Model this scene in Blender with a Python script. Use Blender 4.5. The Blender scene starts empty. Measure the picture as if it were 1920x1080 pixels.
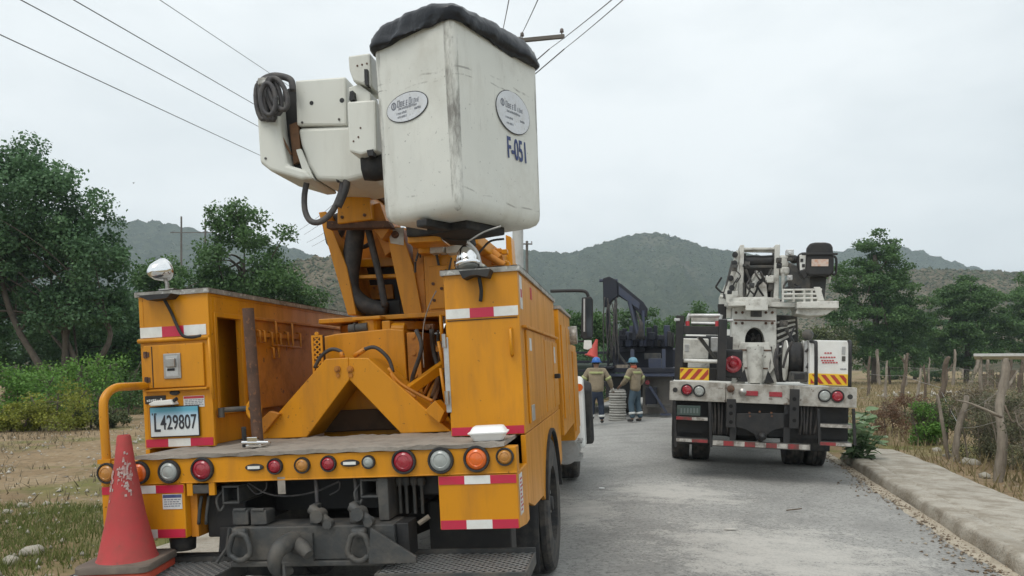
import bpy, math, random
import numpy as np
from mathutils import Vector, Matrix

# ------------------------------------------------------------------ scene, camera, light
S = bpy.context.scene
COL = S.collection
FPX, HX, HY, EYE = 1400.0, 960.0, 680.0, 1.6      # focal length and horizon of the photograph
cd = bpy.data.cameras.new('camera'); cam = bpy.data.objects.new('camera', cd); COL.objects.link(cam)
cam.location = (0, 0, EYE); cam.rotation_euler = (math.radians(90), 0, 0)
cd.sensor_fit = 'HORIZONTAL'; cd.sensor_width = 36; cd.lens = FPX / 1920 * 36
cd.shift_y = (HY - 540) / 1920; cd.clip_start = .05; cd.clip_end = 9000
S.camera = cam
SUN_EL, SUN_AZ = math.radians(58), math.radians(215)   # azimuth clockwise from +Y
w = bpy.data.worlds.new('World'); S.world = w; w.use_nodes = True
nt = w.node_tree; nt.nodes.clear()
out = nt.nodes.new('ShaderNodeOutputWorld'); bg = nt.nodes.new('ShaderNodeBackground')
sky = nt.nodes.new('ShaderNodeTexSky'); sky.sky_type = 'NISHITA'; sky.sun_disc = False
sky.sun_elevation = SUN_EL; sky.sun_rotation = SUN_AZ; sky.air_density = 1.0; sky.dust_density = 3.0
tc = nt.nodes.new('ShaderNodeTexCoord'); mp = nt.nodes.new('ShaderNodeMapping')
mp.inputs['Scale'].default_value = (1, 1, 2.6)
nz = nt.nodes.new('ShaderNodeTexNoise'); nz.inputs['Scale'].default_value = 2.3; nz.inputs['Detail'].default_value = 6
nz.inputs['Roughness'].default_value = .52
cr = nt.nodes.new('ShaderNodeValToRGB')
cr.color_ramp.elements[0].position = .30; cr.color_ramp.elements[0].color = (6.55, 7.05, 7.25, 1)
cr.color_ramp.elements[1].position = .58; cr.color_ramp.elements[1].color = (8.15, 8.55, 8.65, 1)
mx = nt.nodes.new('ShaderNodeMix'); mx.data_type = 'RGBA'; mx.inputs['Factor'].default_value = .93
L = nt.links.new
L(tc.outputs['Generated'], mp.inputs['Vector']); L(mp.outputs['Vector'], nz.inputs['Vector'])
L(nz.outputs['Fac'], cr.inputs['Fac']); L(sky.outputs['Color'], mx.inputs['A']); L(cr.outputs['Color'], mx.inputs['B'])
L(mx.outputs['Result'], bg.inputs['Color']); bg.inputs['Strength'].default_value = .1
L(bg.outputs['Background'], out.inputs['Surface'])
sd = bpy.data.lights.new('sun', 'SUN'); sd.energy = 1.1; sd.angle = math.radians(25); sd.color = (1, .96, .9)
sun = bpy.data.objects.new('sun', sd); COL.objects.link(sun)
sv = Vector((math.sin(SUN_AZ) * math.cos(SUN_EL), math.cos(SUN_AZ) * math.cos(SUN_EL), math.sin(SUN_EL)))
sun.rotation_euler = (-sv).to_track_quat('-Z', 'Y').to_euler()
S.view_settings.view_transform = 'Standard'; S.view_settings.look = 'None'
S.view_settings.exposure = 0.40; S.view_settings.gamma = 1; S.view_settings.use_curve_mapping = False
S.cycles.volume_bounces = 0; S.cycles.max_bounces = 6; S.cycles.diffuse_bounces = 3; S.cycles.transparent_max_bounces = 8

R = math.radians
pi = math.pi
HAZE = .0005

# ------------------------------------------------------------------ frames and pixels
class Frame:
    """A vehicle's own axes: x right, y forward (away from the camera), z up."""
    def __init__(s, loc, yaw, roll):
        s.loc, s.yaw, s.roll = loc, yaw, roll
        s.M = Matrix.Translation(loc) @ Matrix.Rotation(R(-yaw), 4, 'Z') @ Matrix.Rotation(R(roll), 4, 'Y')
        s.I = s.M.inverted()
    def hit(s, px, py, ax, v):
        o = s.I @ Vector((0, 0, EYE)); d = s.I.to_3x3() @ Vector(((px - HX) / FPX, 1, (HY - py) / FPX))
        return o + d * ((v - o[ax]) / d[ax])
    def y(s, px, py, y): p = s.hit(px, py, 1, y); return p.x, p.z
    def x(s, px, py, x): p = s.hit(px, py, 0, x); return p.y, p.z
    def p(s, px, py, y): return s.hit(px, py, 1, y)
def gp(px, py, z=0.0):           # a pixel on level ground at height z
    Y = FPX * (EYE - z) / (py - HY); return Vector(((px - HX) / FPX * Y, Y, z))
def wp(px, py, Y): return Vector(((px - HX) / FPX * Y, Y, EYE + (HY - py) / FPX * Y))

# ------------------------------------------------------------------ materials
MATS = {}
def nodes_of(m): return m.node_tree.nodes, m.node_tree.links.new
def pmat(name, col, rough=.5, metal=0, grime=None, amt=.5, scale=3, lo=.45, hi=.7, streak=False, bump=0, bscale=40, var=.06, spec=.5, coat=0, fine=None, bstretch=None):
    """Painted / dirty surface: base colour, soft variation, grime patches, fine relief."""
    if name in MATS: return MATS[name]
    m = bpy.data.materials.new(name); m.use_nodes = True; N, L = nodes_of(m); b = N['Principled BSDF']
    b.inputs['Roughness'].default_value = rough; b.inputs['Metallic'].default_value = metal
    b.inputs['Specular IOR Level'].default_value = spec; b.inputs['Coat Weight'].default_value = coat; b.inputs['Coat Roughness'].default_value = .22
    tc = N.new('ShaderNodeTexCoord'); co = tc.outputs['Object']
    n0 = N.new('ShaderNodeTexNoise'); n0.inputs['Scale'].default_value = scale * .7; n0.inputs['Detail'].default_value = 5; L(co, n0.inputs['Vector'])
    mr = N.new('ShaderNodeMapRange'); mr.inputs['From Min'].default_value = .3; mr.inputs['From Max'].default_value = .7
    mr.inputs['To Min'].default_value = 1 - var; mr.inputs['To Max'].default_value = 1 + var; L(n0.outputs['Fac'], mr.inputs['Value'])
    mul = N.new('ShaderNodeVectorMath'); mul.operation = 'SCALE'; mul.inputs[0].default_value = col[:3]; L(mr.outputs['Result'], mul.inputs['Scale'])
    last = mul.outputs['Vector']
    if grime:
        v = co
        if streak:
            mp = N.new('ShaderNodeMapping'); mp.inputs['Scale'].default_value = (1, 1, .16); L(co, mp.inputs['Vector']); v = mp.outputs['Vector']
        n1 = N.new('ShaderNodeTexNoise'); n1.inputs['Scale'].default_value = scale * (3 if streak else 1.6); n1.inputs['Detail'].default_value = 9
        n1.inputs['Roughness'].default_value = .66; L(v, n1.inputs['Vector'])
        m1 = N.new('ShaderNodeMapRange'); m1.inputs['From Min'].default_value = lo; m1.inputs['From Max'].default_value = hi
        m1.inputs['To Max'].default_value = amt; L(n1.outputs['Fac'], m1.inputs['Value'])
        mix = N.new('ShaderNodeMix'); mix.data_type = 'RGBA'; L(m1.outputs['Result'], mix.inputs['Factor'])
        L(last, mix.inputs['A']); mix.inputs['B'].default_value = (*grime, 1); last = mix.outputs['Result']
        rr = N.new('ShaderNodeMapRange'); rr.inputs['To Min'].default_value = rough; rr.inputs['To Max'].default_value = min(1, rough + .35)
        L(m1.outputs['Result'], rr.inputs['Value']); L(rr.outputs['Result'], b.inputs['Roughness'])
    if fine:                        # (colour, scale, threshold, amount): specks and chips
        n2 = N.new('ShaderNodeTexNoise'); n2.inputs['Scale'].default_value = fine[1]; n2.inputs['Detail'].default_value = 3; L(co, n2.inputs['Vector'])
        m2 = N.new('ShaderNodeMapRange'); m2.inputs['From Min'].default_value = fine[2]; m2.inputs['From Max'].default_value = fine[2] + .05
        m2.inputs['To Max'].default_value = fine[3]; L(n2.outputs['Fac'], m2.inputs['Value'])
        mix = N.new('ShaderNodeMix'); mix.data_type = 'RGBA'; L(m2.outputs['Result'], mix.inputs['Factor'])
        L(last, mix.inputs['A']); mix.inputs['B'].default_value = (*fine[0], 1); last = mix.outputs['Result']
    L(last, b.inputs['Base Color'])
    if bump:
        nb = N.new('ShaderNodeTexNoise'); nb.inputs['Scale'].default_value = bscale; nb.inputs['Detail'].default_value = 6; L(co, nb.inputs['Vector'])
        bp = N.new('ShaderNodeBump'); bp.inputs['Strength'].default_value = bump; bp.inputs['Distance'].default_value = .02
        L(nb.outputs['Fac'], bp.inputs['Height']); L(bp.outputs['Normal'], b.inputs['Normal'])
    MATS[name] = m; return m
def leaf_mat(name, c0, c1, c2=None, trans=.33, rough=.55):
    """Foliage: each leaf's own tint comes from the face attribute 'rnd'."""
    m = bpy.data.materials.new(name); m.use_nodes = True; N, L = nodes_of(m); b = N['Principled BSDF']
    a = N.new('ShaderNodeAttribute'); a.attribute_name = 'rnd'
    r = N.new('ShaderNodeValToRGB'); e = r.color_ramp.elements; e[0].color = (*c0, 1); e[1].color = (*c1, 1)
    if c2: x = e.new(.93); x.color = (*c1, 1); e[2].position = 1; e[2].color = (*c2, 1)
    L(a.outputs['Fac'], r.inputs['Fac'])
    L(r.outputs['Color'], b.inputs['Base Color']); b.inputs['Roughness'].default_value = rough; b.inputs['Specular IOR Level'].default_value = .3
    t = N.new('ShaderNodeBsdfTranslucent'); L(r.outputs['Color'], t.inputs['Color'])
    mx = N.new('ShaderNodeMixShader'); mx.inputs['Fac'].default_value = trans
    L(b.outputs['BSDF'], mx.inputs[1]); L(t.outputs['BSDF'], mx.inputs[2]); L(mx.outputs['Shader'], N['Material Output'].inputs['Surface'])
    MATS[name] = m; return m
DUST = (.36, .31, .24)
YEL = pmat('yellow_paint', (.62, .252, .006), .38, grime=(.29, .12, .025), amt=.7, scale=2.2, lo=.46, hi=.78, streak=True, var=.09, fine=((.13, .05, .02), 38, .685, .7), bump=.06, bscale=7, spec=.3, coat=.15)
YELD = pmat('worn_yellow_paint', (.54, .20, .010), .5, grime=(.17, .075, .028), amt=.75, scale=3.2, lo=.45, hi=.74, var=.1, fine=((.08, .035, .015), 20, .66, .7), bump=.15, bscale=22)
WHT = pmat('white_fibreglass', (.64, .64, .58), .42, grime=(.33, .30, .25), amt=.4, scale=2.4, lo=.5, hi=.85, streak=True, var=.04, fine=((.12, .11, .1), 34, .73, .5))
WHTD = pmat('dirty_white_paint', (.60, .59, .54), .5, grime=(.15, .125, .095), amt=.75, scale=3.4, lo=.47, hi=.72, var=.08, fine=((.1, .07, .05), 18, .68, .7), bump=.1)
WCAB = pmat('white_gloss_paint', (.78, .78, .75), .3, grime=(.5, .47, .4), amt=.3, scale=2, var=.03)
BLK = pmat('black_steel', (.014, .014, .015), .55, grime=(.065, .058, .05), amt=.55, scale=3, lo=.45, hi=.75, bump=.1)
GREYS = pmat('grey_dusty_steel', (.045, .047, .047), .6, grime=(.15, .13, .105), amt=.75, scale=4, lo=.42, hi=.72, bump=.2, bscale=30, var=.15)
RUB = pmat('black_rubber', (.018, .018, .019), .7, grime=(.12, .105, .085), amt=.5, scale=6, lo=.46, hi=.74)
TYRE = pmat('tyre_rubber', (.028, .028, .029), .8, grime=(.20, .17, .135), amt=.6, scale=5, lo=.42, hi=.75, bump=.3, bscale=60)
HOSE = pmat('hose_rubber', (.035, .033, .033), .6, grime=(.14, .12, .1), amt=.5, scale=8)
HOSEG = pmat('grey_hose', (.055, .052, .054), .6, grime=(.2, .18, .16), amt=.5, scale=8)
HOSEB = pmat('brown_dusty_hose', (.16, .075, .03), .65, grime=(.07, .045, .03), amt=.7, scale=8)
TARP = pmat('black_tarpaulin', (.010, .012, .017), .30, grime=(.022, .023, .026), amt=.5, scale=5, bump=.7, bscale=9, spec=.4)
GALV = pmat('galvanised_sheet', (.36, .35, .32), .5, .25, grime=(.15, .135, .11), amt=.7, scale=7, lo=.42, hi=.62, fine=((.62, .61, .58), 30, .58, .6))
CHROME = pmat('chrome', (.82, .82, .82), .09, 1.0, var=.02)
STEEL = pmat('bare_steel', (.42, .41, .39), .35, .9, grime=(.2, .15, .1), amt=.5, scale=6)
ALU = pmat('aluminium', (.55, .55, .54), .4, .8, grime=(.25, .22, .18), amt=.5, scale=6)
RUST = pmat('rusty_pipe', (.12, .062, .038), .8, grime=(.05, .035, .03), amt=.7, scale=7, lo=.4, hi=.65, bump=.3, fine=((.25, .11, .05), 40, .6, .6))
PLANK = pmat('weathered_deck_board', (.30, .265, .225), .8, grime=(.15, .13, .11), amt=.6, scale=5, bump=.25, bscale=50)
REDT = pmat('red_reflector', (.52, .02, .06), .3, grime=(.35, .06, .06), amt=.3, scale=8)
WHTT = pmat('white_reflector', (.72, .72, .68), .3, grime=(.5, .47, .42), amt=.4, scale=8)
YELT = pmat('yellow_reflector', (.80, .50, .02), .35, grime=(.5, .3, .05), amt=.3, scale=8)
LENSR = pmat('red_lens', (.30, .010, .024), .2, var=.12, scale=12, grime=(.3, .1, .08), amt=.35, coat=.4)
LENSO = pmat('orange_lens', (.72, .13, .01), .2, var=.1, scale=12, grime=(.4, .15, .05), amt=.35, coat=.4)
LENSA = pmat('amber_lens', (.45, .20, .04), .25, var=.12, scale=12, grime=(.25, .14, .06), amt=.4)
LENSG = pmat('clear_lens', (.34, .36, .34), .22, var=.1, scale=12, grime=(.2, .19, .16), amt=.4, coat=.4)
INK = pmat('black_ink', (.03, .032, .04), .6)
INKB = pmat('blue_ink', (.03, .05, .16), .6, grime=(.2, .22, .3), amt=.4, scale=12)
INKG = pmat('grey_ink', (.16, .17, .20), .6)
INKR = pmat('red_ink', (.45, .04, .05), .6)
PAPER = pmat('sticker_white', (.62, .63, .62), .45, grime=(.42, .38, .32), amt=.6, scale=9)
CONE = pmat('red_cone_rubber', (.50, .058, .045), .6, grime=(.30, .08, .06), amt=.55, scale=5, lo=.42, hi=.7, fine=((.16, .06, .05), 26, .66, .5), bump=.08)
CONEO = pmat('orange_cone_rubber', (.55, .075, .035), .6, grime=(.3, .1, .07), amt=.5, scale=6)
CONEB = pmat('dusty_cone_base', (.13, .105, .085), .85, grime=(.22, .18, .14), amt=.6, scale=6, bump=.2)
FOAM = pmat('white_foam', (.82, .82, .80), .45, var=.02)
GLASS = pmat('dark_glass', (.02, .025, .03), .08, spec=.6)
DARKY = pmat('dark_brown_tone', (.06, .03, .012), .8, grime=(.02, .015, .012), amt=.7, scale=4)  # near-black brown for backings, seams, deck and inner parts
BLUEP = pmat('dark_blue_paint', (.004, .006, .016), .5, grime=(.022, .021, .022), amt=.6, scale=2.5, lo=.46, hi=.75)
BLUEG = pmat('grey_blue_paint', (.035, .045, .08), .5, grime=(.08, .076, .072), amt=.5, scale=3)
PLATE = None

# ------------------------------------------------------------------ mesh builder
def arr(*a): return np.array(a, float)
def basis(d):
    d = Vector(d).normalized(); u = d.orthogonal().normalized(); return u, d.cross(u)
class MB:
    def __init__(s): s.v, s.f = [], []
    def add(s, v, f):
        k = len(s.v); s.v += [tuple(q) for q in v]; s.f += [tuple(i + k for i in g) for g in f]; return s
    def box(s, x0, x1, y0, y1, z0, z1):
        if x0 > x1: x0, x1 = x1, x0
        if y0 > y1: y0, y1 = y1, y0
        if z0 > z1: z0, z1 = z1, z0
        return s.add([(x, y, z) for z in (z0, z1) for y in (y0, y1) for x in (x0, x1)],
                     [(0, 2, 3, 1), (4, 5, 7, 6), (0, 1, 5, 4), (2, 6, 7, 3), (0, 4, 6, 2), (1, 3, 7, 5)])
    def prism(s, poly, ax, a, b):
        """poly in the two other axes (in xyz order), extruded along axis ax from a to b."""
        def mk(p, t): q = list(p); q.insert(ax, t); return q
        n = len(poly); ar = sum(poly[i][0] * poly[(i + 1) % n][1] - poly[(i + 1) % n][0] * poly[i][1] for i in range(n))
        if (ar < 0) != (ax == 1): poly = poly[::-1]
        if a > b: a, b = b, a
        v = [mk(p, a) for p in poly] + [mk(p, b) for p in poly]
        f = [tuple(range(n))[::-1], tuple(range(n, 2 * n))] + [(i, (i + 1) % n, n + (i + 1) % n, n + i) for i in range(n)]
        return s.add(v, f)
    def bar(s, p0, p1, w, h=None, up=(0, 0, 1)):
        p0, p1 = Vector(p0), Vector(p1); d = (p1 - p0).normalized(); h = h or w
        a = d.cross(Vector(up))
        if a.length < .05: a = d.cross(Vector((0, 1, 0)))
        a.normalize(); b = a.cross(d).normalized()
        v = []
        for p in (p0, p1):
            for i, j in ((-1, -1), (1, -1), (1, 1), (-1, 1)): v.append(p + a * (w / 2 * i) + b * (h / 2 * j))
        return s.add(v, [(3, 2, 1, 0), (4, 5, 6, 7), (0, 1, 5, 4), (1, 2, 6, 5), (2, 3, 7, 6), (3, 0, 4, 7)][:6])
    def cyl(s, p0, p1, r0, r1=None, n=16, caps=True):
        p0, p1 = Vector(p0), Vector(p1); r1 = r0 if r1 is None else r1
        u, t = basis(p1 - p0); v = []
        for p, r in ((p0, r0), (p1, r1)):
            for i in range(n): a = 2 * pi * i / n; v.append(p + u * (math.cos(a) * r) + t * (math.sin(a) * r))
        f = [(i, (i + 1) % n, n + (i + 1) % n, n + i) for i in range(n)]
        if caps: f += [tuple(range(n))[::-1], tuple(range(n, 2 * n))]
        return s.add(v, f)
    def tube(s, pts, r, n=8, smooth=0, caps=True):
        pts = [Vector(p) for p in pts]
        if smooth: pts = spline(pts, smooth)
        rs = r if isinstance(r, (list, tuple)) else [r] * len(pts)
        if len(rs) != len(pts): rs = list(np.interp(np.linspace(0, 1, len(pts)), np.linspace(0, 1, len(rs)), rs))
        u = None; v = []
        for i, p in enumerate(pts):
            d = (pts[min(i + 1, len(pts) - 1)] - pts[max(i - 1, 0)])
            if d.length < 1e-9: d = Vector((0, 0, 1))
            d.normalize()
            if u is None: u = d.orthogonal().normalized()
            else:
                u = u - d * u.dot(d)
                u = u.normalized() if u.length > 1e-6 else d.orthogonal().normalized()
            t = d.cross(u)
            for k in range(n): a = 2 * pi * k / n; v.append(p + u * (math.cos(a) * rs[i]) + t * (math.sin(a) * rs[i]))
        f = [(i * n + k, i * n + (k + 1) % n, (i + 1) * n + (k + 1) % n, (i + 1) * n + k) for i in range(len(pts) - 1) for k in range(n)]
        if caps: f += [tuple(range(n))[::-1], tuple(range((len(pts) - 1) * n, len(pts) * n))]
        return s.add(v, f)
    def lathe(s, prof, o, ax, n=32, close=False):
        """prof: (radius, distance along ax) pairs turned about the line o + t*ax."""
        o = Vector(o); d = Vector(ax).normalized(); u, t = basis(d); v = []; m = len(prof)
        for r, h in prof:
            for k in range(n): a = 2 * pi * k / n; v.append(o + d * h + u * (math.cos(a) * r) + t * (math.sin(a) * r))
        f = [(i * n + k, i * n + (k + 1) % n, ((i + 1) % m) * n + (k + 1) % n, ((i + 1) % m) * n + k) for i in range(m if close else m - 1) for k in range(n)]
        if not close:
            if prof[0][0] > 1e-4: f.append(tuple(range(n))[::-1])
            if prof[-1][0] > 1e-4: f.append(tuple(range((m - 1) * n, m * n)))
        return s.add(v, f)
    def loft(s, rings, caps=True):
        n = len(rings[0]); v = [p for r in rings for p in r]
        f = [(i * n + k, i * n + (k + 1) % n, (i + 1) * n + (k + 1) % n, (i + 1) * n + k) for i in range(len(rings) - 1) for k in range(n)]
        if caps: f += [tuple(range(n))[::-1], tuple(range((len(rings) - 1) * n, len(rings) * n))]
        return s.add(v, f)
    def xf(s, M): s.v = [tuple(M @ Vector(p)) for p in s.v]; return s
    def mesh(s, name):
        me = bpy.data.meshes.new(name); me.from_pydata(s.v, [], s.f); me.update(); return me
    def build(s, name, mat, parent=None, bev=0, smooth=None, loc=None, seg=2):
        me = s.mesh(name); return put(name, me, mat, parent, bev, smooth, loc, seg)
def put(name, me, mat, parent=None, bev=0, smooth=None, loc=None, seg=2):
    if mat is not None and not me.materials: me.materials.append(mat)
    o = bpy.data.objects.new(name, me); COL.objects.link(o); o.parent = parent
    if loc is not None: o.location = loc
    if smooth is not None:
        if smooth is True: me.shade_smooth()
        else:
            me.shade_smooth(); me.set_sharp_from_angle(angle=R(smooth))
    if bev:
        b = o.modifiers.new('bevel', 'BEVEL'); b.width = bev; b.segments = seg; b.limit_method = 'ANGLE'; b.angle_limit = R(40)
    return o
def spline(pts, k):
    o = []; n = len(pts)
    for i in range(n - 1):
        p0, p1, p2, p3 = pts[max(i - 1, 0)], pts[i], pts[i + 1], pts[min(i + 2, n - 1)]
        for j in range(k):
            t = j / k
            o.append(.5 * ((2 * p1) + (p2 - p0) * t + (2 * p0 - 5 * p1 + 4 * p2 - p3) * t * t + (3 * p1 - p0 - 3 * p2 + p3) * t ** 3))
    o.append(pts[-1]); return o
def tag(o, label=None, cat=None, group=None, kind=None):
    if label: o['label'] = label
    if cat: o['category'] = cat
    if group: o['group'] = group
    if kind: o['kind'] = kind
    return o
def empty(name, frame=None, loc=(0, 0, 0), rz=0):
    o = bpy.data.objects.new(name, None); COL.objects.link(o); o.empty_display_size = .3
    if frame: o.matrix_world = frame.M
    else: o.location = loc; o.rotation_euler = (0, 0, rz)
    return o
def copy_tree(o, parent=None):
    c = o.copy(); COL.objects.link(c); c.parent = parent
    for ch in list(o.children): copy_tree(ch, c)
    return c
def fast_mesh(name, V, Fq, rnd=None):
    """V (n,3), Fq (m,k) arrays, one random value for each face."""
    me = bpy.data.meshes.new(name); k = Fq.shape[1]; m = len(Fq)
    me.vertices.add(len(V)); me.vertices.foreach_set('co', np.ascontiguousarray(V, np.float32).ravel())
    me.loops.add(m * k); me.loops.foreach_set('vertex_index', np.ascontiguousarray(Fq, np.int32).ravel())
    me.polygons.add(m); me.polygons.foreach_set('loop_start', np.arange(0, m * k, k, dtype=np.int32))
    me.update(calc_edges=True)
    if rnd is not None:
        a = me.attributes.new('rnd', 'FLOAT', 'FACE'); a.data.foreach_set('value', np.asarray(rnd, np.float32))
    return me
def text_mesh(s, size, xs=1.0, bold=0.0):
    c = bpy.data.curves.new('lettering', 'FONT'); c.body = s; c.size = size; c.align_x = 'CENTER'; c.align_y = 'CENTER'
    c.extrude = .0015; c.offset = bold; c.resolution_u = 3
    o = bpy.data.objects.new('lettering', c); me = bpy.data.meshes.new_from_object(o)
    bpy.data.objects.remove(o); bpy.data.curves.remove(c); me.materials.clear()
    me.transform(Matrix.Diagonal((xs, 1, 1, 1))); return me
def rear_text(s, size, mat, parent, x, y, z, xs=1.0, bold=0, rz=0, name='lettering'):
    o = put(name, text_mesh(s, size, xs, bold), mat, parent); o.location = (x, y, z); o.rotation_euler = (R(90), 0, rz); return o
# ------------------------------------------------------------------ the setting: ground, road, pavements, hills
RA = math.atan(330 / 1400)                       # the road runs this far right of the camera's axis
rd = Vector((math.sin(RA), math.cos(RA), 0)); rn = Vector((math.cos(RA), -math.sin(RA), 0))
def road(u, v, z=0): return rn * u + rd * v + Vector((0, 0, z))
UL, UR, UC = -3.55, 2.52, -.5
def road_z(u): return -(UC - u) * math.tan(R(2.9)) if u < UC else -(u - UC) * math.tan(R(1.6))
rng = random.Random(7); nrg = np.random.default_rng(7)
def vnoise(x, y, s=1.0, seed=0):                  # cheap smooth noise
    a = np.sin(x * 1.7 * s + seed) * np.cos(y * 1.3 * s + seed * 2.1) + .5 * np.sin(x * 3.9 * s + y * 2.7 * s + seed) + .25 * np.sin(x * 7.3 * s - y * 8.1 * s + 1.3 * seed)
    return a / 1.75
def grid_mesh(name, us, vs, zf, mat, smooth=True):
    U, V = np.meshgrid(us, vs); Z = zf(U, V)
    X = rn.x * U + rd.x * V; Y = rn.y * U + rd.y * V
    P = np.stack([X, Y, Z], -1).reshape(-1, 3); nu, nv = len(us), len(vs)
    i = (np.arange(nv - 1)[:, None] * nu + np.arange(nu - 1)).reshape(-1)
    F = np.stack([i, i + 1, i + 1 + nu, i + nu], -1); me = fast_mesh(name, P, F)
    if smooth: me.shade_smooth()
    return put(name, me, mat)
# ground: dry field, stony earth, patchy grass
m = bpy.data.materials.new('dry_field'); m.use_nodes = True; N, L = nodes_of(m); b = N['Principled BSDF']; b.inputs['Roughness'].default_value = .95
b.inputs['Specular IOR Level'].default_value = .15
tcn = N.new('ShaderNodeTexCoord')
def noise(sc, det=6, rough=.55, vec=None):
    n = N.new('ShaderNodeTexNoise'); n.inputs['Scale'].default_value = sc; n.inputs['Detail'].default_value = det; n.inputs['Roughness'].default_value = rough
    L(vec if vec else tcn.outputs['Object'], n.inputs['Vector']); return n.outputs['Fac']
def ramp(fac, *st):
    r = N.new('ShaderNodeValToRGB'); e = r.color_ramp.elements
    while len(e) < len(st): e.new(.5)
    for q, (p, c) in zip(e, st): q.position = p; q.color = (*c, 1)
    L(fac, r.inputs['Fac']); return r.outputs['Color']
def mixc(fac, a, c, mode='MIX'):
    q = N.new('ShaderNodeMix'); q.data_type = 'RGBA'; q.blend_type = mode
    if isinstance(fac, float): q.inputs['Factor'].default_value = fac
    else: L(fac, q.inputs['Factor'])
    for s_, val in (('A', a), ('B', c)):
        if isinstance(val, tuple): q.inputs[s_].default_value = (*val, 1)
        else: L(val, q.inputs[s_])
    return q.outputs['Result']
earth = ramp(noise(.9, 8, .62), (.3, (.21, .15, .085)), (.5, (.29, .21, .125)), (.72, (.36, .28, .18)))
earth = mixc(ramp(noise(9, 4), (.5, (0, 0, 0)), (.66, (.6, .6, .6))), earth, (.15, .115, .075))
grass = ramp(noise(3, 6), (.3, (.085, .105, .03)), (.6, (.17, .17, .055)), (.8, (.26, .22, .10)))
col = mixc(ramp(noise(.33, 7, .62), (.50, (0, 0, 0)), (.60, (.9, .9, .9))), earth, grass)
peb = N.new('ShaderNodeTexVoronoi'); peb.inputs['Scale'].default_value = 5.5; L(tcn.outputs['Object'], peb.inputs['Vector'])
col = mixc(ramp(peb.outputs['Distance'], (.10, (.75, .75, .75)), (.2, (0, 0, 0))), col, (.40, .36, .29))
L(col, b.inputs['Base Color'])
bp = N.new('ShaderNodeBump'); bp.inputs['Strength'].default_value = .8; bp.inputs['Distance'].default_value = .06; L(noise(6, 10, .7), bp.inputs['Height']); L(bp.outputs['Normal'], b.inputs['Normal'])
FIELD = m
def ground_z(U, V):
    e = np.where(U < 0, np.clip((-4.62 - U) / .25, 0, 1), np.clip((U - 3.68) / .25, 0, 1))
    roadside = np.clip(V, 0, None)
    near = np.where((U > -8) & (U < 8) & (e <= 0), -.35, 0)
    hum = .05 * vnoise(U, V, .8, 1) + .025 * vnoise(U, V, 2.6, 4)
    fall = np.clip((np.abs(U + .5) - 5) / 40, 0, 1)
    return np.where(e <= 0, -.35, -.07 + hum * e * np.clip(1.4 - V / 120, 0, 1) + fall * .0)
us = np.concatenate([-np.geomspace(2500, 8, 60), np.linspace(-7.8, -4.9, 24), [-4.75, -4.64, -4.615, -2, 0, 2, 3.675, 3.70, 3.85], np.linspace(4, 12, 50), np.geomspace(12.5, 2500, 50)])
vs = np.concatenate([[-60, -20, -5], np.linspace(0, 30, 170), np.geomspace(30.5, 4000, 90)])
tag(grid_mesh('ground', us, vs, ground_z, FIELD), kind='structure')
# road: crowned asphalt with pale dust
m = bpy.data.materials.new('asphalt'); m.use_nodes = True; N, L = nodes_of(m); b = N['Principled BSDF']; b.inputs['Roughness'].default_value = .85
b.inputs['Specular IOR Level'].default_value = .25
tcn = N.new('ShaderNodeTexCoord')
base = ramp(noise(.55, 8, .6), (.3, (.285, .281, .265)), (.7, (.36, .352, .33)))
base = mixc(ramp(noise(30, 5, .85), (.45, (0, 0, 0)), (.66, (.7, .7, .7))), base, (.42, .41, .385))
base = mixc(ramp(noise(24, 5, .85), (.38, (.7, .7, .7)), (.50, (0, 0, 0))), base, (.105, .105, .10))
base = mixc(ramp(noise(1.1, 9, .65), (.40, (.3, .3, .3)), (.52, (0, 0, 0))), base, (.17, .166, .157))
mpn = N.new('ShaderNodeMapping'); mpn.inputs['Rotation'].default_value = (0, 0, .35); mpn.inputs['Scale'].default_value = (.8, 1.25, 1); L(tcn.outputs['Object'], mpn.inputs['Vector'])
dn = noise(2.6, 12, .74, mpn.outputs['Vector'])
sx = N.new('ShaderNodeSeparateXYZ'); L(tcn.outputs['Object'], sx.inputs['Vector'])
def spot(cx, cy, rx, ry):
    vm = N.new('ShaderNodeVectorMath'); vm.operation = 'SUBTRACT'; vm.inputs[1].default_value = (cx, cy, 0); L(tcn.outputs['Object'], vm.inputs[0])
    v2 = N.new('ShaderNodeVectorMath'); v2.operation = 'MULTIPLY'; v2.inputs[1].default_value = (1 / rx, 1 / ry, 0); L(vm.outputs['Vector'], v2.inputs[0])
    ln = N.new('ShaderNodeVectorMath'); ln.operation = 'LENGTH'; L(v2.outputs['Vector'], ln.inputs[0])
    mr = N.new('ShaderNodeMapRange'); mr.inputs['From Min'].default_value = 1; mr.inputs['From Max'].default_value = .25; L(ln.outputs['Value'], mr.inputs['Value']); return mr.outputs['Result']
def math_(op, a, c):
    q = N.new('ShaderNodeMath'); q.operation = op
    for i, val in enumerate((a, c)):
        if isinstance(val, (int, float)): q.inputs[i].default_value = val
        else: L(val, q.inputs[i])
    return q.outputs[0]
sp = math_('MAXIMUM', spot(2.3, 6.4, 1.7, 2.0), spot(2.0, 9.3, 1.5, 1.4)); sp = math_('MAXIMUM', sp, spot(.75, 8.2, .6, 1.5)); sp = math_('MAXIMUM', sp, spot(2.9, 4.4, 1.6, 1.8))
th = math_('ADD', math_('ADD', math_('ADD', math_('MULTIPLY', dn, .42), math_('MULTIPLY', noise(9, 12, .8), .28)), math_('MULTIPLY', noise(48, 6, .8), .30)), math_('MULTIPLY', sp, .17))
base = mixc(ramp(th, (.585, (0, 0, 0)), (.625, (.5, .5, .5)), (.71, (.9, .9, .9))), base, (.52, .50, .46))
L(base, b.inputs['Base Color'])
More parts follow.
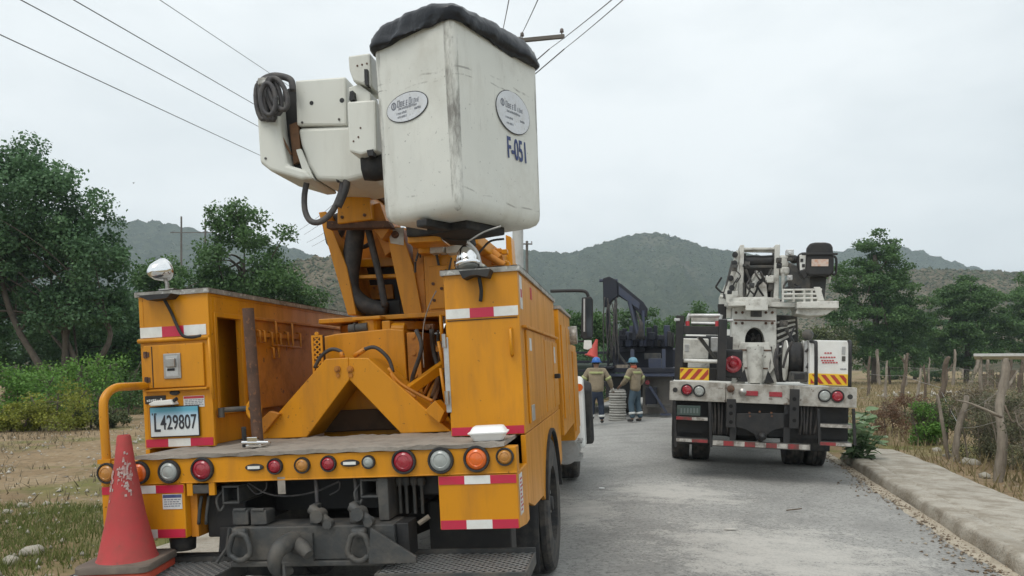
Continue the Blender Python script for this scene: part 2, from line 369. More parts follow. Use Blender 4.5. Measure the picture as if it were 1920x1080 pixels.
bp = N.new('ShaderNodeBump'); bp.inputs['Strength'].default_value = .5; bp.inputs['Distance'].default_value = .012; L(noise(120, 4, .7), bp.inputs['Height']); L(bp.outputs['Normal'], b.inputs['Normal'])
us = np.concatenate([[UL - .03], np.linspace(UL, UR, 26), [UR + .05]])
vs = np.concatenate([np.linspace(-30, 0, 10), np.linspace(.5, 40, 90), np.linspace(45, 220, 30)])
def rz(U, V):
    z = np.where(U < UC, -(UC - U) * math.tan(R(2.9)), -(U - UC) * math.tan(R(1.6)))
    return z + .004 * vnoise(U, V, .7, 2)
tag(grid_mesh('road', us, vs, rz, m), kind='structure')
# pavements with rounded kerbs
CONC = pmat('pavement_concrete', (.42, .385, .325), .9, grime=(.24, .205, .155), amt=.8, scale=2.3, lo=.42, hi=.62, bump=1.0, bscale=34, var=.12, fine=((.20, .17, .13), 38, .63, .6))
def pavement(name, prof, v0, v1, dv, endround):
    vs = list(np.arange(v0, v1, dv)); rings = []
    for v in vs:
        k = max(0, v - (v1 - endround)) / endround if endround else 0
        r = []
        for j, (u, z) in enumerate(prof):
            uu = u + .012 * math.sin(v * 2.1) + .008 * math.sin(v * 5.3 + j * .3) + rng.uniform(-.004, .004)
            if endround: uu = uu + (prof[-1][0] - .12 - uu) * (k ** 3) * .62
            r.append(road(uu, v, z + .007 * math.sin(v * 1.7) + .004 * math.sin(v * 4.1 + j) + rng.uniform(-.0035, .0035)))
        rings.append(r)
    n = len(prof); V = [p for r in rings for p in r]
    F = [(i * n + k, i * n + k + 1, (i + 1) * n + k + 1, (i + 1) * n + k) for i in range(len(rings) - 1) for k in range(n - 1)]
    e = (len(rings) - 1) * n; F.append(tuple(range(e, e + n)))
    o = MB().add(V, F).build(name, CONC, smooth=50); return tag(o, kind='structure')
kz = road_z(UR)
pavement('pavement', [(2.53, kz - .2), (2.545, kz + .0), (2.558, kz + .10), (2.566, kz + .122), (2.582, kz + .138), (2.605, kz + .146), (2.70, kz + .148), (2.79, kz + .147), (2.805, kz + .132), (2.825, kz + .134), (2.84, kz + .146), (3.0, kz + .14), (3.3, kz + .138), (3.55, kz + .135), (3.68, kz + .12), (3.71, kz - .3)], -8, 14.6, .16, 1.2)
kl = road_z(UL)
pavement('pavement', [(-3.52, kl - .2), (-3.55, kl + .06), (-3.6, kl + .12), (-3.7, kl + .135), (-4.1, kl + .135), (-4.5, kl + .13), (-4.62, kl + .115), (-4.65, kl - .3)], -8, 30, .25, 0)
# gutter grit and fallen leaves along the right kerb: beyond counting
def scatter_chips(name, pts, size, mat, seed, flat=.6):
    g = np.random.default_rng(seed); n = len(pts)
    s = size * g.uniform(.4, 1.5, n)[:, None, None]; base = np.array([[1, 0, 0], [-.5, .85, 0], [-.5, -.85, 0], [0, 0, flat * 1.1]])
    a = g.uniform(0, 2 * pi, n); c, q = np.cos(a), np.sin(a); B = np.repeat(base[None], n, 0) * (1 + .35 * g.normal(size=(n, 4, 3)))
    Rm = np.zeros((n, 3, 3)); Rm[:, 0, 0] = c; Rm[:, 0, 1] = -q; Rm[:, 1, 0] = q; Rm[:, 1, 1] = c; Rm[:, 2, 2] = 1
    V = (np.einsum('nij,nkj->nki', Rm, B * s) + np.array(pts)[:, None, :]).reshape(-1, 3)
    f = np.array([[0, 1, 3], [1, 2, 3], [2, 0, 3], [0, 2, 1]]); F = (np.arange(n)[:, None, None] * 4 + f).reshape(-1, 3)
    return put(name, fast_mesh(name, V, F, np.repeat(g.uniform(0, 1, n), 4)), mat)
GRIT = leaf_mat('grit_and_dead_leaves', (.12, .08, .05), (.42, .36, .28), trans=0, rough=.9)
STONE = leaf_mat('field_stones', (.26, .23, .19), (.52, .49, .43), trans=0, rough=.9)
pts = []
for _ in range(1900):
    v = rng.uniform(3, 16); u = UR - abs(rng.gauss(0, .11)) * (1.2 + .5 * math.sin(v * 1.9)) + rng.uniform(-.02, .04); pts.append(road(u, v, road_z(u) + .006))
tag(scatter_chips('gutter_grit', pts, .017, GRIT, 3), 'pale grit and dead leaves gathered along the kerb', 'grit', kind='stuff')
m_sand = pmat('sandy_silt', (.44, .385, .30), .95, grime=(.2, .165, .12), amt=.6, scale=5, bump=.5, bscale=30)
us = np.array([2.18, 2.26, 2.34, 2.42, 2.5, 2.545]); vs = np.linspace(2, 15, 90)
tag(grid_mesh('gutter_silt', us, vs, lambda U, V: -(U - UC) * math.tan(R(1.6)) + .004 - .03 * np.clip((2.36 + .07 * vnoise(U * 0, V, 1.6, 3) - U) / .1, -1, 1) * .6 - .01, m_sand), 'sandy silt strip lying in the gutter along the kerb', 'silt', kind='stuff')
pts = []
for _ in range(3600):
    v = 4 + 24 * rng.random() ** 1.6; u = -4.75 - 13 * rng.random() ** 1.1
    if vnoise(np.array(u), np.array(v), .9, 9) > -.25: pts.append(road(u, v, -.065 + .05 * float(vnoise(np.array(u), np.array(v), .8, 1))))
tag(scatter_chips('field_stones', pts, .028, STONE, 4, .8), 'small pale stones strewn over the dry field', 'stones', kind='stuff')
def rock_mesh(name, r, seed, sq=(1, 1, .6)):
    g = np.random.default_rng(seed); me = bpy.data.meshes.new(name)
    import bmesh
    bm = bmesh.new(); bmesh.ops.create_icosphere(bm, subdivisions=2, radius=r)
    ph = g.uniform(0, 6, 6)
    for v in bm.verts:
        c = v.co / r; d = 1 + .22 * math.sin(c.x * 3 + ph[0]) * math.cos(c.y * 2.6 + ph[1]) + .14 * math.sin(c.z * 5 + ph[2] + c.x * 4) + g.normal() * .035
        v.co = Vector((v.co.x * d * sq[0], v.co.y * d * sq[1], v.co.z * d * sq[2]))
    bm.to_mesh(me); bm.free(); return me
ROCK = pmat('pale_rock', (.36, .335, .28), .9, grime=(.25, .22, .17), amt=.6, scale=6, bump=.5, bscale=18)
for i, (px, py, rp, lab) in enumerate([(62, 1035, 26, 'biggest pale rock lying in the grass by the photo edge'), (22, 1052, 22, 'pale rock at the very edge beside the biggest rock'), (42, 948, 13, 'small flat pale rock in the dry field'),
        (88, 945, 11, 'roundish small rock between grass and dry earth'), (14, 960, 11, 'small pale rock at the photo edge above the big rocks'),
        (1755, 845, 13, 'pale rock at the pavement edge nearest the end of the pavement'), (1775, 855, 11, 'flat pale rock beside the slanting fence post foot'), (1820, 868, 20, 'rounded grey rock between the two stout fence posts'), (1846, 893, 14, 'flat rock in front of the tall forked post')]):
    p = gp(px, py, -.05); o = put('rock', rock_mesh('rock', rp * .78 / FPX * p.y, i), ROCK, smooth=True, loc=p)
    tag(o, lab, 'rock', 'pale rocks on the ground')
# hills: ridges with real depth
def hill(name, prof, D, depth, mat, seed, rough=.03, nx=150, ny=46):
    px = np.linspace(prof[0][0], prof[-1][0], nx); ry = np.interp(px, [q[0] for q in prof], [q[1] for q in prof])
    k = np.array([.1, .2, .4, .2, .1]); ry = np.convolve(np.pad(ry, 2, mode='edge'), k, 'valid')
    Hh = (HY - ry) / FPX * D + EYE + .6; X = (px - HX) / FPX * D
    t = np.linspace(0, 1.6, ny); P = np.zeros((ny, nx, 3))
    for j, tt in enumerate(t):
        s = tt if tt <= 1 else 2 - tt
        fall = s ** 1.25 * (1 - .12 * np.sin(s * pi))
        Yv = D - depth * (1 - tt)
        gully = rough * np.sin(px / 37 + seed + 2.2 * tt) * np.sin(px / 13.7 + seed * 2) * s * (1 - s) * 2.4
        jig = rough * .25 * vnoise(px / 9, np.full_like(px, tt * 14), 1, seed) * min(1, s * 2)
        P[j, :, 0] = X * (.72 + .28 * tt); P[j, :, 1] = Yv + X * 0
        # keep the ridge line where the photograph has it
        P[j, :, 2] = Hh * np.clip(fall + gully + jig, 0, 1.2) - 2.0 * (1 - s)
    i = (np.arange(ny - 1)[:, None] * nx + np.arange(nx - 1)).reshape(-1)
    me = fast_mesh(name, P.reshape(-1, 3), np.stack([i, i + 1, i + 1 + nx, i + nx], -1)); me.shade_smooth()
    HILLP.append(P); return tag(put(name, me, mat), kind='structure')
HILLP = []
def hill_mat(name, g0, g1, bare, amount, sc):
    global N, L, tcn
    m = bpy.data.materials.new(name); m.use_nodes = True; N, L = nodes_of(m); b = N['Principled BSDF']; b.inputs['Roughness'].default_value = 1; b.inputs['Specular IOR Level'].default_value = .05
    tcn = N.new('ShaderNodeTexCoord')
    c = ramp(noise(sc, 8, .7), (.36, g0), (.64, g1))
    c = mixc(ramp(noise(sc * .12, 6, .6), (amount, (0, 0, 0)), (amount + .14, (.8, .8, .8))), c, bare)
    v = N.new('ShaderNodeTexVoronoi'); v.inputs['Scale'].default_value = sc * 1.6; L(tcn.outputs['Object'], v.inputs['Vector'])
    c = mixc(ramp(v.outputs['Distance'], (.2, (.75, .75, .75)), (.5, (0, 0, 0))), c, g0)
    L(c, b.inputs['Base Color'])
    bp = N.new('ShaderNodeBump'); bp.inputs['Strength'].default_value = 1; bp.inputs['Distance'].default_value = 2.0 / max(sc * 10, .4); L(noise(sc, 10, .75), bp.inputs['Height']); L(bp.outputs['Normal'], b.inputs['Normal'])
    return m
HG = hill_mat('scrub_hillside', (.035, .047, .026), (.085, .10, .058), (.14, .13, .09), .58, .09)
HB = hill_mat('bare_scrub_slope', (.05, .055, .03), (.15, .125, .085), (.20, .165, .115), .45, .22)
hill('hill', [(520, 660), (620, 600), (760, 520), (880, 480), (960, 468), (1010, 470), (1070, 476), (1110, 462), (1160, 445), (1200, 437), (1240, 438), (1290, 450), (1330, 466), (1380, 473), (1440, 480), (1520, 500), (1640, 560), (1740, 640)], 760, 430, HG, 1, .11)
hill('hill', [(-260, 480), (-60, 440), (120, 420), (220, 414), (300, 415), (360, 428), (430, 445), (520, 458), (570, 470), (640, 505), (760, 575), (900, 650)], 820, 420, HG, 3, .09)
hill('hill', [(1300, 620), (1400, 545), (1470, 500), (1530, 478), (1600, 466), (1660, 461), (1710, 466), (1760, 482), (1820, 500), (1900, 514), (2050, 518), (2300, 540)], 950, 420, HG, 5, .09)
hill('hill', [(1320, 660), (1420, 612), (1500, 545), (1560, 516), (1640, 510), (1720, 505), (1800, 507), (1920, 512), (2060, 505), (2300, 530)], 330, 230, HB, 7, .12)
hill('hill', [(330, 640), (420, 575), (520, 506), (580, 484), (640, 482), (720, 500), (820, 545), (960, 600), (1060, 655)], 260, 170, HB, 9, .12)

SCRUB = leaf_mat('hillside_scrub_leaves', (.035, .05, .022), (.10, .115, .06), (.17, .155, .10), trans=0, rough=.9)
def scrub(P, n, size, seed, label, power=1.0):
    g = np.random.default_rng(seed); ny, nx = P.shape[:2]; t = g.uniform(.12, 1, n) ** power * (ny - 1) / 1.6; s = g.uniform(0, nx - 1.01, n); j = t.astype(int); i = s.astype(int); a = (t - j)[:, None]; c = (s - i)[:, None]
    Q = (P[j, i] * (1 - c) + P[j, i + 1] * c) * (1 - a) + (P[j + 1, i] * (1 - c) + P[j + 1, i + 1] * c) * a
    tag(scatter_chips('hillside_scrub', list(Q - np.array([0, 0, size * .2])), size, SCRUB, seed, .7), label, 'scrub', kind='stuff')
scrub(HILLP[3], 12000, .6, 71, 'scrub dotting the bare brown slope beyond the fence'); scrub(HILLP[4], 5000, .65, 72, 'scrub dotting the bare slope behind the yellow truck')
scrub(HILLP[0], 12000, 1.15, 73, 'low woodland covering the central hill', .7); scrub(HILLP[1], 9000, 1.2, 74, 'low woodland covering the hill behind the tallest tree', .7); scrub(HILLP[2], 7000, 1.3, 75, 'low woodland on the farthest hill', .6)

# ------------------------------------------------------------------ vegetation
BARK = pmat('grey_bark', (.115, .095, .075), .95, grime=(.06, .05, .04), amt=.7, scale=4, bump=.5, bscale=14)
BARKL = pmat('pale_dry_wood', (.29, .25, .20), .9, grime=(.14, .115, .09), amt=.7, scale=5, streak=True, bump=.5, bscale=20, lo=.4, hi=.62)
BARKB = pmat('brown_dry_wood', (.15, .115, .085), .9, grime=(.07, .055, .042), amt=.7, scale=5, streak=True, bump=.5, bscale=20, lo=.4, hi=.62)
LF = dict(dark=leaf_mat('dark_leaves', (0.055, 0.109, 0.053), (0.146, 0.264, 0.119), (0.234, 0.376, 0.179)), mid=leaf_mat('mid_green_leaves', (0.050, 0.102, 0.034), (0.119, 0.217, 0.071), (0.196, 0.300, 0.119)),
          olive=leaf_mat('olive_leaves', (0.060, 0.084, 0.034), (0.156, 0.182, 0.077), (0.247, 0.257, 0.126)), yellow=leaf_mat('yellow_green_leaves', (0.135, 0.169, 0.026), (0.351, 0.364, 0.065), (0.459, 0.416, 0.104)),
          dry=leaf_mat('dry_leaves', (.10, .085, .05), (.22, .18, .12), (.3, .25, .18)), brown=leaf_mat('brown_leaves', (.12, .07, .04), (.22, .13, .08)), bright=leaf_mat('bright_green_leaves', (0.073, 0.169, 0.030), (0.179, 0.338, 0.067), (0.277, 0.439, 0.101)),
          grey=leaf_mat('grey_green_leaves', (0.072, 0.081, 0.046), (0.186, 0.188, 0.109), (0.264, 0.250, 0.161)), lush=leaf_mat('milkweed_leaves', (.12, .20, .09), (.27, .38, .21), (.38, .47, .32)))
def leaf_cloud(C, rad, per, size, seed, squash=.75, up=.35):
    """Leaves spread through clumps: C (n,3) centres, rad (n,) radii."""
    g = np.random.default_rng(seed); n = len(C)
    cnt = np.maximum(3, (per * 1.7 * (rad / rad.mean()) ** 2).astype(int)); idx = np.repeat(np.arange(n), cnt); M = len(idx)
    d = g.normal(size=(M, 3)); d /= np.linalg.norm(d, axis=1)[:, None]
    r = g.uniform(.15, 1, M) ** .55 * (1 + .25 * g.normal(size=M) * .6)
    P = C[idx] + d * (r * rad[idx])[:, None] * np.array([1, 1, squash])
    t = g.normal(size=(M, 3)); t += d * .8; t[:, 2] -= .15; t /= np.linalg.norm(t, axis=1)[:, None]
    nn = g.normal(size=(M, 3)) * .55 + d * .5 + np.array([0, 0, up * 2.6]); s = np.cross(t, nn); s /= (np.linalg.norm(s, axis=1)[:, None] + 1e-9)
    ln = size * .62 * g.uniform(.6, 1.5, M)[:, None]; wd = ln * .38
    V = np.stack([P - t * ln * .5, P + s * wd, P + t * ln * .5, P - s * wd], 1).reshape(-1, 3)
    F = np.arange(M * 4).reshape(-1, 4); cl = g.uniform(0, 1, n)
    return V, F, np.clip(.55 * g.uniform(0, 1, M) + .45 * cl[idx], 0, 1)
def crown_points(lobes, n, seed, shell=.55):
    g = np.random.default_rng(seed); vol = np.array([l[1][0] * l[1][1] * l[1][2] for l in lobes]) ** .7; k = g.choice(len(lobes), n, p=vol / vol.sum())
    d = g.normal(size=(n, 3)); d /= np.linalg.norm(d, axis=1)[:, None]; r = shell + (1 - shell) * g.uniform(0, 1, n); r *= 1 + .16 * g.normal(size=n)
    return np.array([lobes[i][0] for i in k]) + d * r[:, None] * np.array([lobes[i][1] for i in k])
def tree(name, base, lobes, clumps, per, size, leaf, seed, label, cat='tree', group=None, trunks=(), crad=.6, bark=None, limbs=14, r0=.16, sc=1.0, squash=.75):
    """base: world point; lobes: [(centre offset), (radii)]; trunks: list of point lists (offsets)."""
    base = Vector(base); rg = random.Random(seed)
    lobes = [(tuple(q * sc for q in a), tuple(q * sc for q in c)) for a, c in lobes]; crad *= sc; r0 *= sc; size *= (sc + 1) / 2
    if name == 'tree': clumps = int(clumps * 1.35); per *= .72; crad *= .84
    o = empty(name, loc=base); C = crown_points(lobes, clumps, seed); C[:, 2] = np.maximum(C[:, 2], crad * .4)
    rad = crad * np.random.default_rng(seed + 1).uniform(.55, 1.35, clumps)
    V, F, q = leaf_cloud(C, rad, per, size, seed + 2, squash)
    mk = V[:, 2].reshape(-1, 4).min(1) > -.05
    put('crown', fast_mesh('crown', V, F[mk], q[mk]), LF[leaf], o)
    mb = MB()
    if not trunks: trunks = [[(0, 0, -.2), (.05, 0, lobes[0][0][2] * .5), Vector(lobes[0][0])]]
    tops = []
    for tr in trunks:
        pts = spline([Vector(p) for p in tr], 5); k = len(pts); mb.tube(pts, [r0 * (1 - .62 * i / (k - 1)) for i in range(k)], 8); tops += pts[int(k * .45):]
    for _ in range(limbs):
        a = rg.choice(tops); c = Vector(C[rg.randrange(clumps)]); c2 = a.lerp(c, .5) + Vector((rg.uniform(-.2, .2), rg.uniform(-.2, .2), rg.uniform(0, .3)))
        mb.tube([a, c2, c], [r0 * .28, r0 * .16, r0 * .05], 5, smooth=3)
    mb.v = [tuple(q + rg.uniform(-.07, .07) * r0 for q in p_) for p_ in mb.v]
    mb.build('trunk', bark or BARK, o, smooth=True)
    return tag(o, label, cat, group)
G = 'trees around the field'
# left bank: big tree, its neighbours, the dark thicket
B = lambda px, Y, z=-.05: Vector(((px - HX) / FPX * Y, Y, z))
tree('tree', B(95, 25), [((-.9, 0, 6.6), (2.3, 2.0, 2.2)), ((1.0, .2, 5.0), (1.75, 1.7, 1.9)), ((-2.9, 0, 5.0), (2.0, 2.0, 2.7)), ((.4, .3, 3.5), (1.9, 1.6, 1.1)), ((-1.2, .4, 8.0), (1.1, 1.1, .9))], 190, 190, .17, 'dark', 11,
     'tallest dark tree leaning over the photo edge, bare trunks showing below', group=G, crad=.62, limbs=34, r0=.14,
     trunks=[[(.15, 0, -.2), (-.25, 0, 1.3), (-1.2, 0, 3.0), (-1.7, 0, 5.0), (-1.0, 0, 6.8)], [(.3, .2, -.2), (.35, .2, 1.5), (.5, .1, 3.2), (.9, .1, 5.2)], [(1.0, .2, -.2), (1.2, .2, 1.2), (1.9, .2, 2.6), (1.3, .1, 4.0)], [(1.0, .3, -.2), (.75, .3, 1.4), (.2, .3, 2.8)]])
tree('tree', B(-90, 27), [((0, 0, 5.2), (2.4, 2, 3.2)), ((1.2, 0, 3.0), (2.2, 2, 1.6))], 90, 150, .18, 'dark', 12, 'dark tree mostly cut off by the photo edge beside the tallest tree', group=G, crad=.7, limbs=12, r0=.18)
tree('tree', B(455, 33), [((0, 0, 5.4), (1.9, 1.8, 1.9)), ((-1.1, 0, 3.9), (1.7, 1.6, 1.5)), ((1.2, 0, 3.9), (1.6, 1.6, 1.5)), ((-.35, 0, 7.0), (.9, .9, .9)), ((0, 0, 2.4), (2.4, 1.8, 1.4))], 150, 170, .19, 'mid', 13, 'rounded green tree rising behind the open-topped yellow locker', group=G, crad=.62, limbs=20, r0=.18, sc=1.14)
tree('tree', B(300, 36), [((0, 0, 5.0), (1.2, 1.2, 1.4)), ((-.6, 0, 3.6), (1.6, 1.5, 1.6)), ((.9, 0, 3.0), (1.6, 1.5, 1.4))], 70, 140, .2, 'mid', 14, 'small tree behind the chrome work lamp on the yellow locker', group=G, crad=.6, limbs=12, r0=.14, sc=1.12)
tree('tree', B(215, 29), [((0, 0, 2.4), (2.0, 1.5, 1.6)), ((-1.4, 0, 2.0), (1.6, 1.4, 1.5)), ((1.4, 0, 2.2), (1.6, 1.4, 1.5))], 110, 150, .17, 'dark', 15, 'dark thicket tree filling the shade between tall tree and yellow locker', group=G, crad=.6, limbs=16, r0=.12)
tree('tree', B(360, 30), [((0, 0, 2.3), (2.0, 1.5, 1.9)), ((1.9, 0, 2.3), (1.6, 1.4, 1.5))], 90, 140, .17, 'dark', 16, 'low dark tree directly behind the yellow locker top', group=G, crad=.6, limbs=12, r0=.12)
tree('tree', B(620, 40), [((0, 0, 3.1), (1.5, 1.4, 1.6)), ((-.9, 0, 2.0), (1.6, 1.4, 1.5)), ((1.6, 0, 2.3), (1.6, 1.4, 1.4))], 80, 130, .19, 'mid', 17, 'small green tree glimpsed beside the yellow turret', group=G, crad=.55, limbs=10, r0=.12)
tree('tree', B(540, 52), [((0, 0, 3.0), (2.4, 1.6, 1.7)), ((3.0, 0, 3.2), (2.2, 1.6, 1.7))], 80, 120, .24, 'olive', 18, 'olive scrub tree on the slope beyond the yellow locker', group=G, crad=.7, limbs=8, r0=.12)
tree('tree', B(120, 33), [((0, 0, 2.2), (2.2, 1.6, 2.0)), ((-2.2, 0, 2.2), (2.0, 1.5, 2.0)), ((2.2, 0, 2.4), (2.0, 1.5, 2.1))], 120, 150, .17, 'dark', 19, 'shady thicket tree behind the bare trunks of the tallest tree', group=G, crad=.65, limbs=14, r0=.12)
tree('tree', B(255, 34), [((0, 0, 2.5), (2.0, 1.5, 2.2)), ((1.6, 0, 2.3), (1.9, 1.5, 1.8))], 100, 150, .17, 'dark', 20, 'dark thicket tree just past the handrail side of the yellow locker', group=G, crad=.65, limbs=12, r0=.12)
# right bank
tree('tree', B(1640, 58), [((0, 0, 6.9), (1.2, 1.2, 1.2)), ((-.4, 0, 5.3), (1.8, 1.6, 1.5)), ((1.0, 0, 5.2), (1.4, 1.4, 1.2)), ((-.6, 0, 3.4), (2.1, 1.9, 1.6)), ((1.2, 0, 3.3), (1.9, 1.8, 1.5)), ((.2, 0, 1.8), (2.6, 1.9, 1.0))], 175, 170, .21, 'mid', 21, 'tall dark tree just behind the white cabinet of the derrick truck', group=G, crad=.6, limbs=26, r0=.2, sc=1.45, squash=.5)
tree('tree', B(1812, 60), [((0, 0, 4.6), (1.5, 1.4, 1.2)), ((-.9, 0, 3.4), (1.7, 1.6, 1.1)), ((1.0, 0, 3.3), (1.7, 1.6, 1.1)), ((0, 0, 2.0), (2.6, 1.8, 1.1))], 150, 170, .20, 'mid', 22, 'layered green tree standing behind the tin-roofed shed', group=G, crad=.55, limbs=18, r0=.16, sc=1.45, squash=.5)
tree('tree', B(1935, 63), [((0, 0, 4.6), (1.7, 1.6, 1.7)), ((-.6, 0, 2.8), (1.9, 1.7, 1.4))], 90, 150, .2, 'mid', 23, 'green tree cut by the photo edge beside the layered tree', group=G, crad=.6, limbs=12, r0=.16, sc=1.45, squash=.5)
tree('tree', B(1715, 75), [((0, 0, 2.6), (2.4, 1.8, 1.6)), ((2.6, 0, 2.2), (2.2, 1.8, 1.4)), ((-2.4, 0, 2.2), (2.2, 1.6, 1.5))], 110, 130, .24, 'dark', 24, 'low dark tree in the gap between the two right-hand trees', group=G, crad=.7, limbs=12, r0=.14, sc=1.45, squash=.5)
tree('tree', B(1298, 50), [((0, 0, 3.8), (1.9, 1.7, 1.5)), ((-1.6, 0, 2.9), (1.6, 1.6, 1.4)), ((1.7, 0, 3.1), (1.8, 1.6, 1.5)), ((.2, 0, 1.9), (3.4, 2, 1.2))], 130, 150, .24, 'mid', 25, 'broad green tree behind the black ladder rack of the white truck', group=G, crad=.65, limbs=14, r0=.16)
tree('tree', B(1195, 48), [((0, 0, 3.6), (1.5, 1.5, 1.5)), ((-1.0, 0, 2.4), (2.0, 1.6, 1.4))], 80, 140, .23, 'mid', 26, 'green tree behind the dark blue crane boom', group=G, crad=.6, limbs=10, r0=.14)
tree('tree', B(1092, 40), [((0, 0, 3.1), (1.5, 1.4, 1.6)), ((-1.2, 0, 2.6), (1.3, 1.4, 1.6)), ((.8, 0, 1.6), (1.7, 1.5, 1.3))], 110, 150, .2, 'mid', 27, 'dense green tree seen through the black wing mirror frame', group=G, crad=.55, limbs=12, r0=.14)
tree('tree', B(1105, 34), [((0, 0, 1.35), (1.3, 1.0, 1.2)), ((-.9, 0, 1.2), (1.0, 1.0, 1.1))], 80, 140, .14, 'dark', 28, 'dark bushy tree in the shade behind the worker with the blue helmet', group=G, crad=.42, limbs=8, r0=.1)
tree('tree', B(1480, 55), [((0, 0, 2.4), (2.4, 1.6, 1.6)), ((2.6, 0, 2.6), (2.0, 1.6, 1.7))], 80, 120, .25, 'olive', 29, 'olive tree behind the white derrick turret', group=G, crad=.7, limbs=8, r0=.14)
# shrubs and weeds
def shrub(px, py, wpx, hpx, leaf, seed, label, size=.1, per=110, clumps=None, twig=10, z=-.05, group='shrubs along the field edge', name='shrub', crad=None, bark=None, depth=.8, r0=.03):
    p = gp(px, py, z); s = p.y / FPX; W, Hh = wpx * s / 2, hpx * s
    cr_ = crad or max(.12, Hh * .22); n = clumps or int(max(10, min(90, W * Hh / (cr_ * cr_) * 1.6)))
    return tree(name, p, [((0, 0, Hh * .48), (W, W * depth, Hh * .46)), ((W * .3, 0, Hh * .35), (W * .7, W * .6, Hh * .36))], n, per, size, leaf, seed, label, 'shrub', group, crad=cr_, limbs=twig, r0=r0, bark=bark,
                trunks=[[(W * a, 0, -.05), (W * a * 1.3, .05, Hh * .4), (W * a * 1.9, .1, Hh * .75)] for a in (-.4, 0, .35)])
shrub(30, 800, 200, 125, 'bright', 41, 'fresh green weedy shrub at the photo edge before the tallest tree', .11)
shrub(150, 790, 165, 140, 'bright', 42, 'bushy bright green shrub below the bare trunks', .11)
shrub(215, 775, 140, 130, 'mid', 43, 'green shrub half hidden behind the yellow handrail', .11)
shrub(240, 762, 130, 125, 'bright', 44, 'green creeper-covered shrub touching the yellow locker outline', .11)
shrub(105, 806, 150, 95, 'yellow', 45, 'yellowish weed clump in front of the green shrubs', .08, per=90)
shrub(20, 808, 130, 55, 'yellow', 46, 'low olive weeds at the field edge', .08, per=80)
shrub(170, 802, 130, 42, 'olive', 47, 'low olive weeds beside the handrail', .08, per=80)
shrub(50, 745, 150, 60, 'brown', 48, 'reddish brown dry shrub in the shade of the tallest tree', .10, per=70)
shrub(100, 770, 140, 95, 'bright', 49, 'tall bright weeds between the two trunks', .11)
# right: brush along the fence
shrub(1900, 876, 120, 165, 'grey', 51, 'tall twiggy grey brush around the forked post', .045, per=110, twig=120, crad=.17, bark=BARKL, r0=.015)
shrub(1838, 862, 110, 130, 'grey', 52, 'twiggy brush between the two stout posts', .045, per=110, twig=100, crad=.17, bark=BARKL, r0=.015)
shrub(1950, 915, 100, 190, 'grey', 53, 'grey-green brush cut by the photo edge', .045, per=110, twig=100, crad=.17, bark=BARKL, r0=.015)
shrub(1755, 832, 110, 95, 'olive', 54, 'dark green bush at the foot of the leaning brown post', .06, per=110, twig=20, crad=.2)
shrub(1700, 810, 110, 70, 'brown', 55, 'reddish dry brush at the end of the pavement', .06, per=60, twig=50, crad=.18, bark=BARKB, r0=.015)
shrub(1660, 815, 70, 70, 'brown', 56, 'rust-coloured twigs beside the broad-leaved plant', .05, per=45, twig=40, crad=.15, bark=BARKB, r0=.015)
shrub(1800, 800, 190, 80, 'dry', 57, 'straw-coloured brush behind the leaning post', .07, per=60, twig=60, crad=.25, bark=BARKL, r0=.015)
shrub(1880, 790, 180, 90, 'grey', 58, 'grey brush in front of the tin-roofed shed', .07, per=60, twig=60, crad=.28, bark=BARKL, r0=.015)
shrub(1745, 716, 60, 26, 'mid', 59, 'small round green bush at the far fence', .14, per=90, crad=.35)
shrub(1670, 712, 90, 22, 'mid', 60, 'low green bushes before the far fence', .14, per=80, crad=.3)
shrub(1735, 835, 60, 80, 'bright', 61, 'yellow-green weed behind the slanting post', .06, per=90, twig=14, crad=.15)
# the broad-leaved plant against the white truck: each leaf a piece
pl = empty('broad_leaved_plant', loc=gp(1603, 872, -.06)); rp = random.Random(5)
lv = []; prof = [(0, .02), (.15, .42), (.4, .62), (.7, .5), (.92, .2), (1, .02)]
for i, (t, wv) in enumerate(prof):
    for j in (-1, 0, 1): lv.append((t, j * wv * .5, -.18 * t * t + .06 * abs(j)))
lf_me = MB().add(lv, [(i * 3 + j, i * 3 + j + 1, i * 3 + j + 4, i * 3 + j + 3) for i in range(5) for j in (0, 1)]).mesh('leaf'); lf_me.shade_smooth()
a_ = lf_me.attributes.new('rnd', 'FLOAT', 'FACE'); a_.data.foreach_set('value', [rp.random() for _ in range(10)])
lf_me.materials.append(LF['lush']); lf2 = lf_me.copy(); lf2.attributes['rnd'].data.foreach_set('value', [rp.uniform(.5, .65)] * 10); lf3 = lf_me.copy(); lf3.attributes['rnd'].data.foreach_set('value', [1.0] * 10)
st = MB(); nl = 0
for k in range(11):
    a = rp.uniform(0, 2 * pi); tip = Vector((rp.uniform(-.34, .40) + .1, rp.uniform(-.35, .3), rp.uniform(.4, 1.05))); b0 = Vector((rp.uniform(-.08, .1), rp.uniform(-.08, .08), -.05))
    ps = spline([b0, b0.lerp(tip, .5) + Vector((0, 0, .05)), tip], 6); st.tube(ps, [.016, .006], 6)
    for i in range(3, len(ps)):
        for s_ in (0, 1):
            o = put('leaf', rp.choice((lf_me, lf2, lf3)), None, pl); o.location = ps[i]
            o.rotation_euler = (rp.uniform(-.5, .5), rp.uniform(-.75, .35), rp.uniform(0, 2 * pi)); sc = rp.uniform(.13, .23); o.scale = (sc, sc, sc); nl += 1
st.build('stem', LF['lush'], pl, smooth=True)
tag(pl, 'broad-leaved pale green plant growing at the kerb beside the white truck', 'plant')
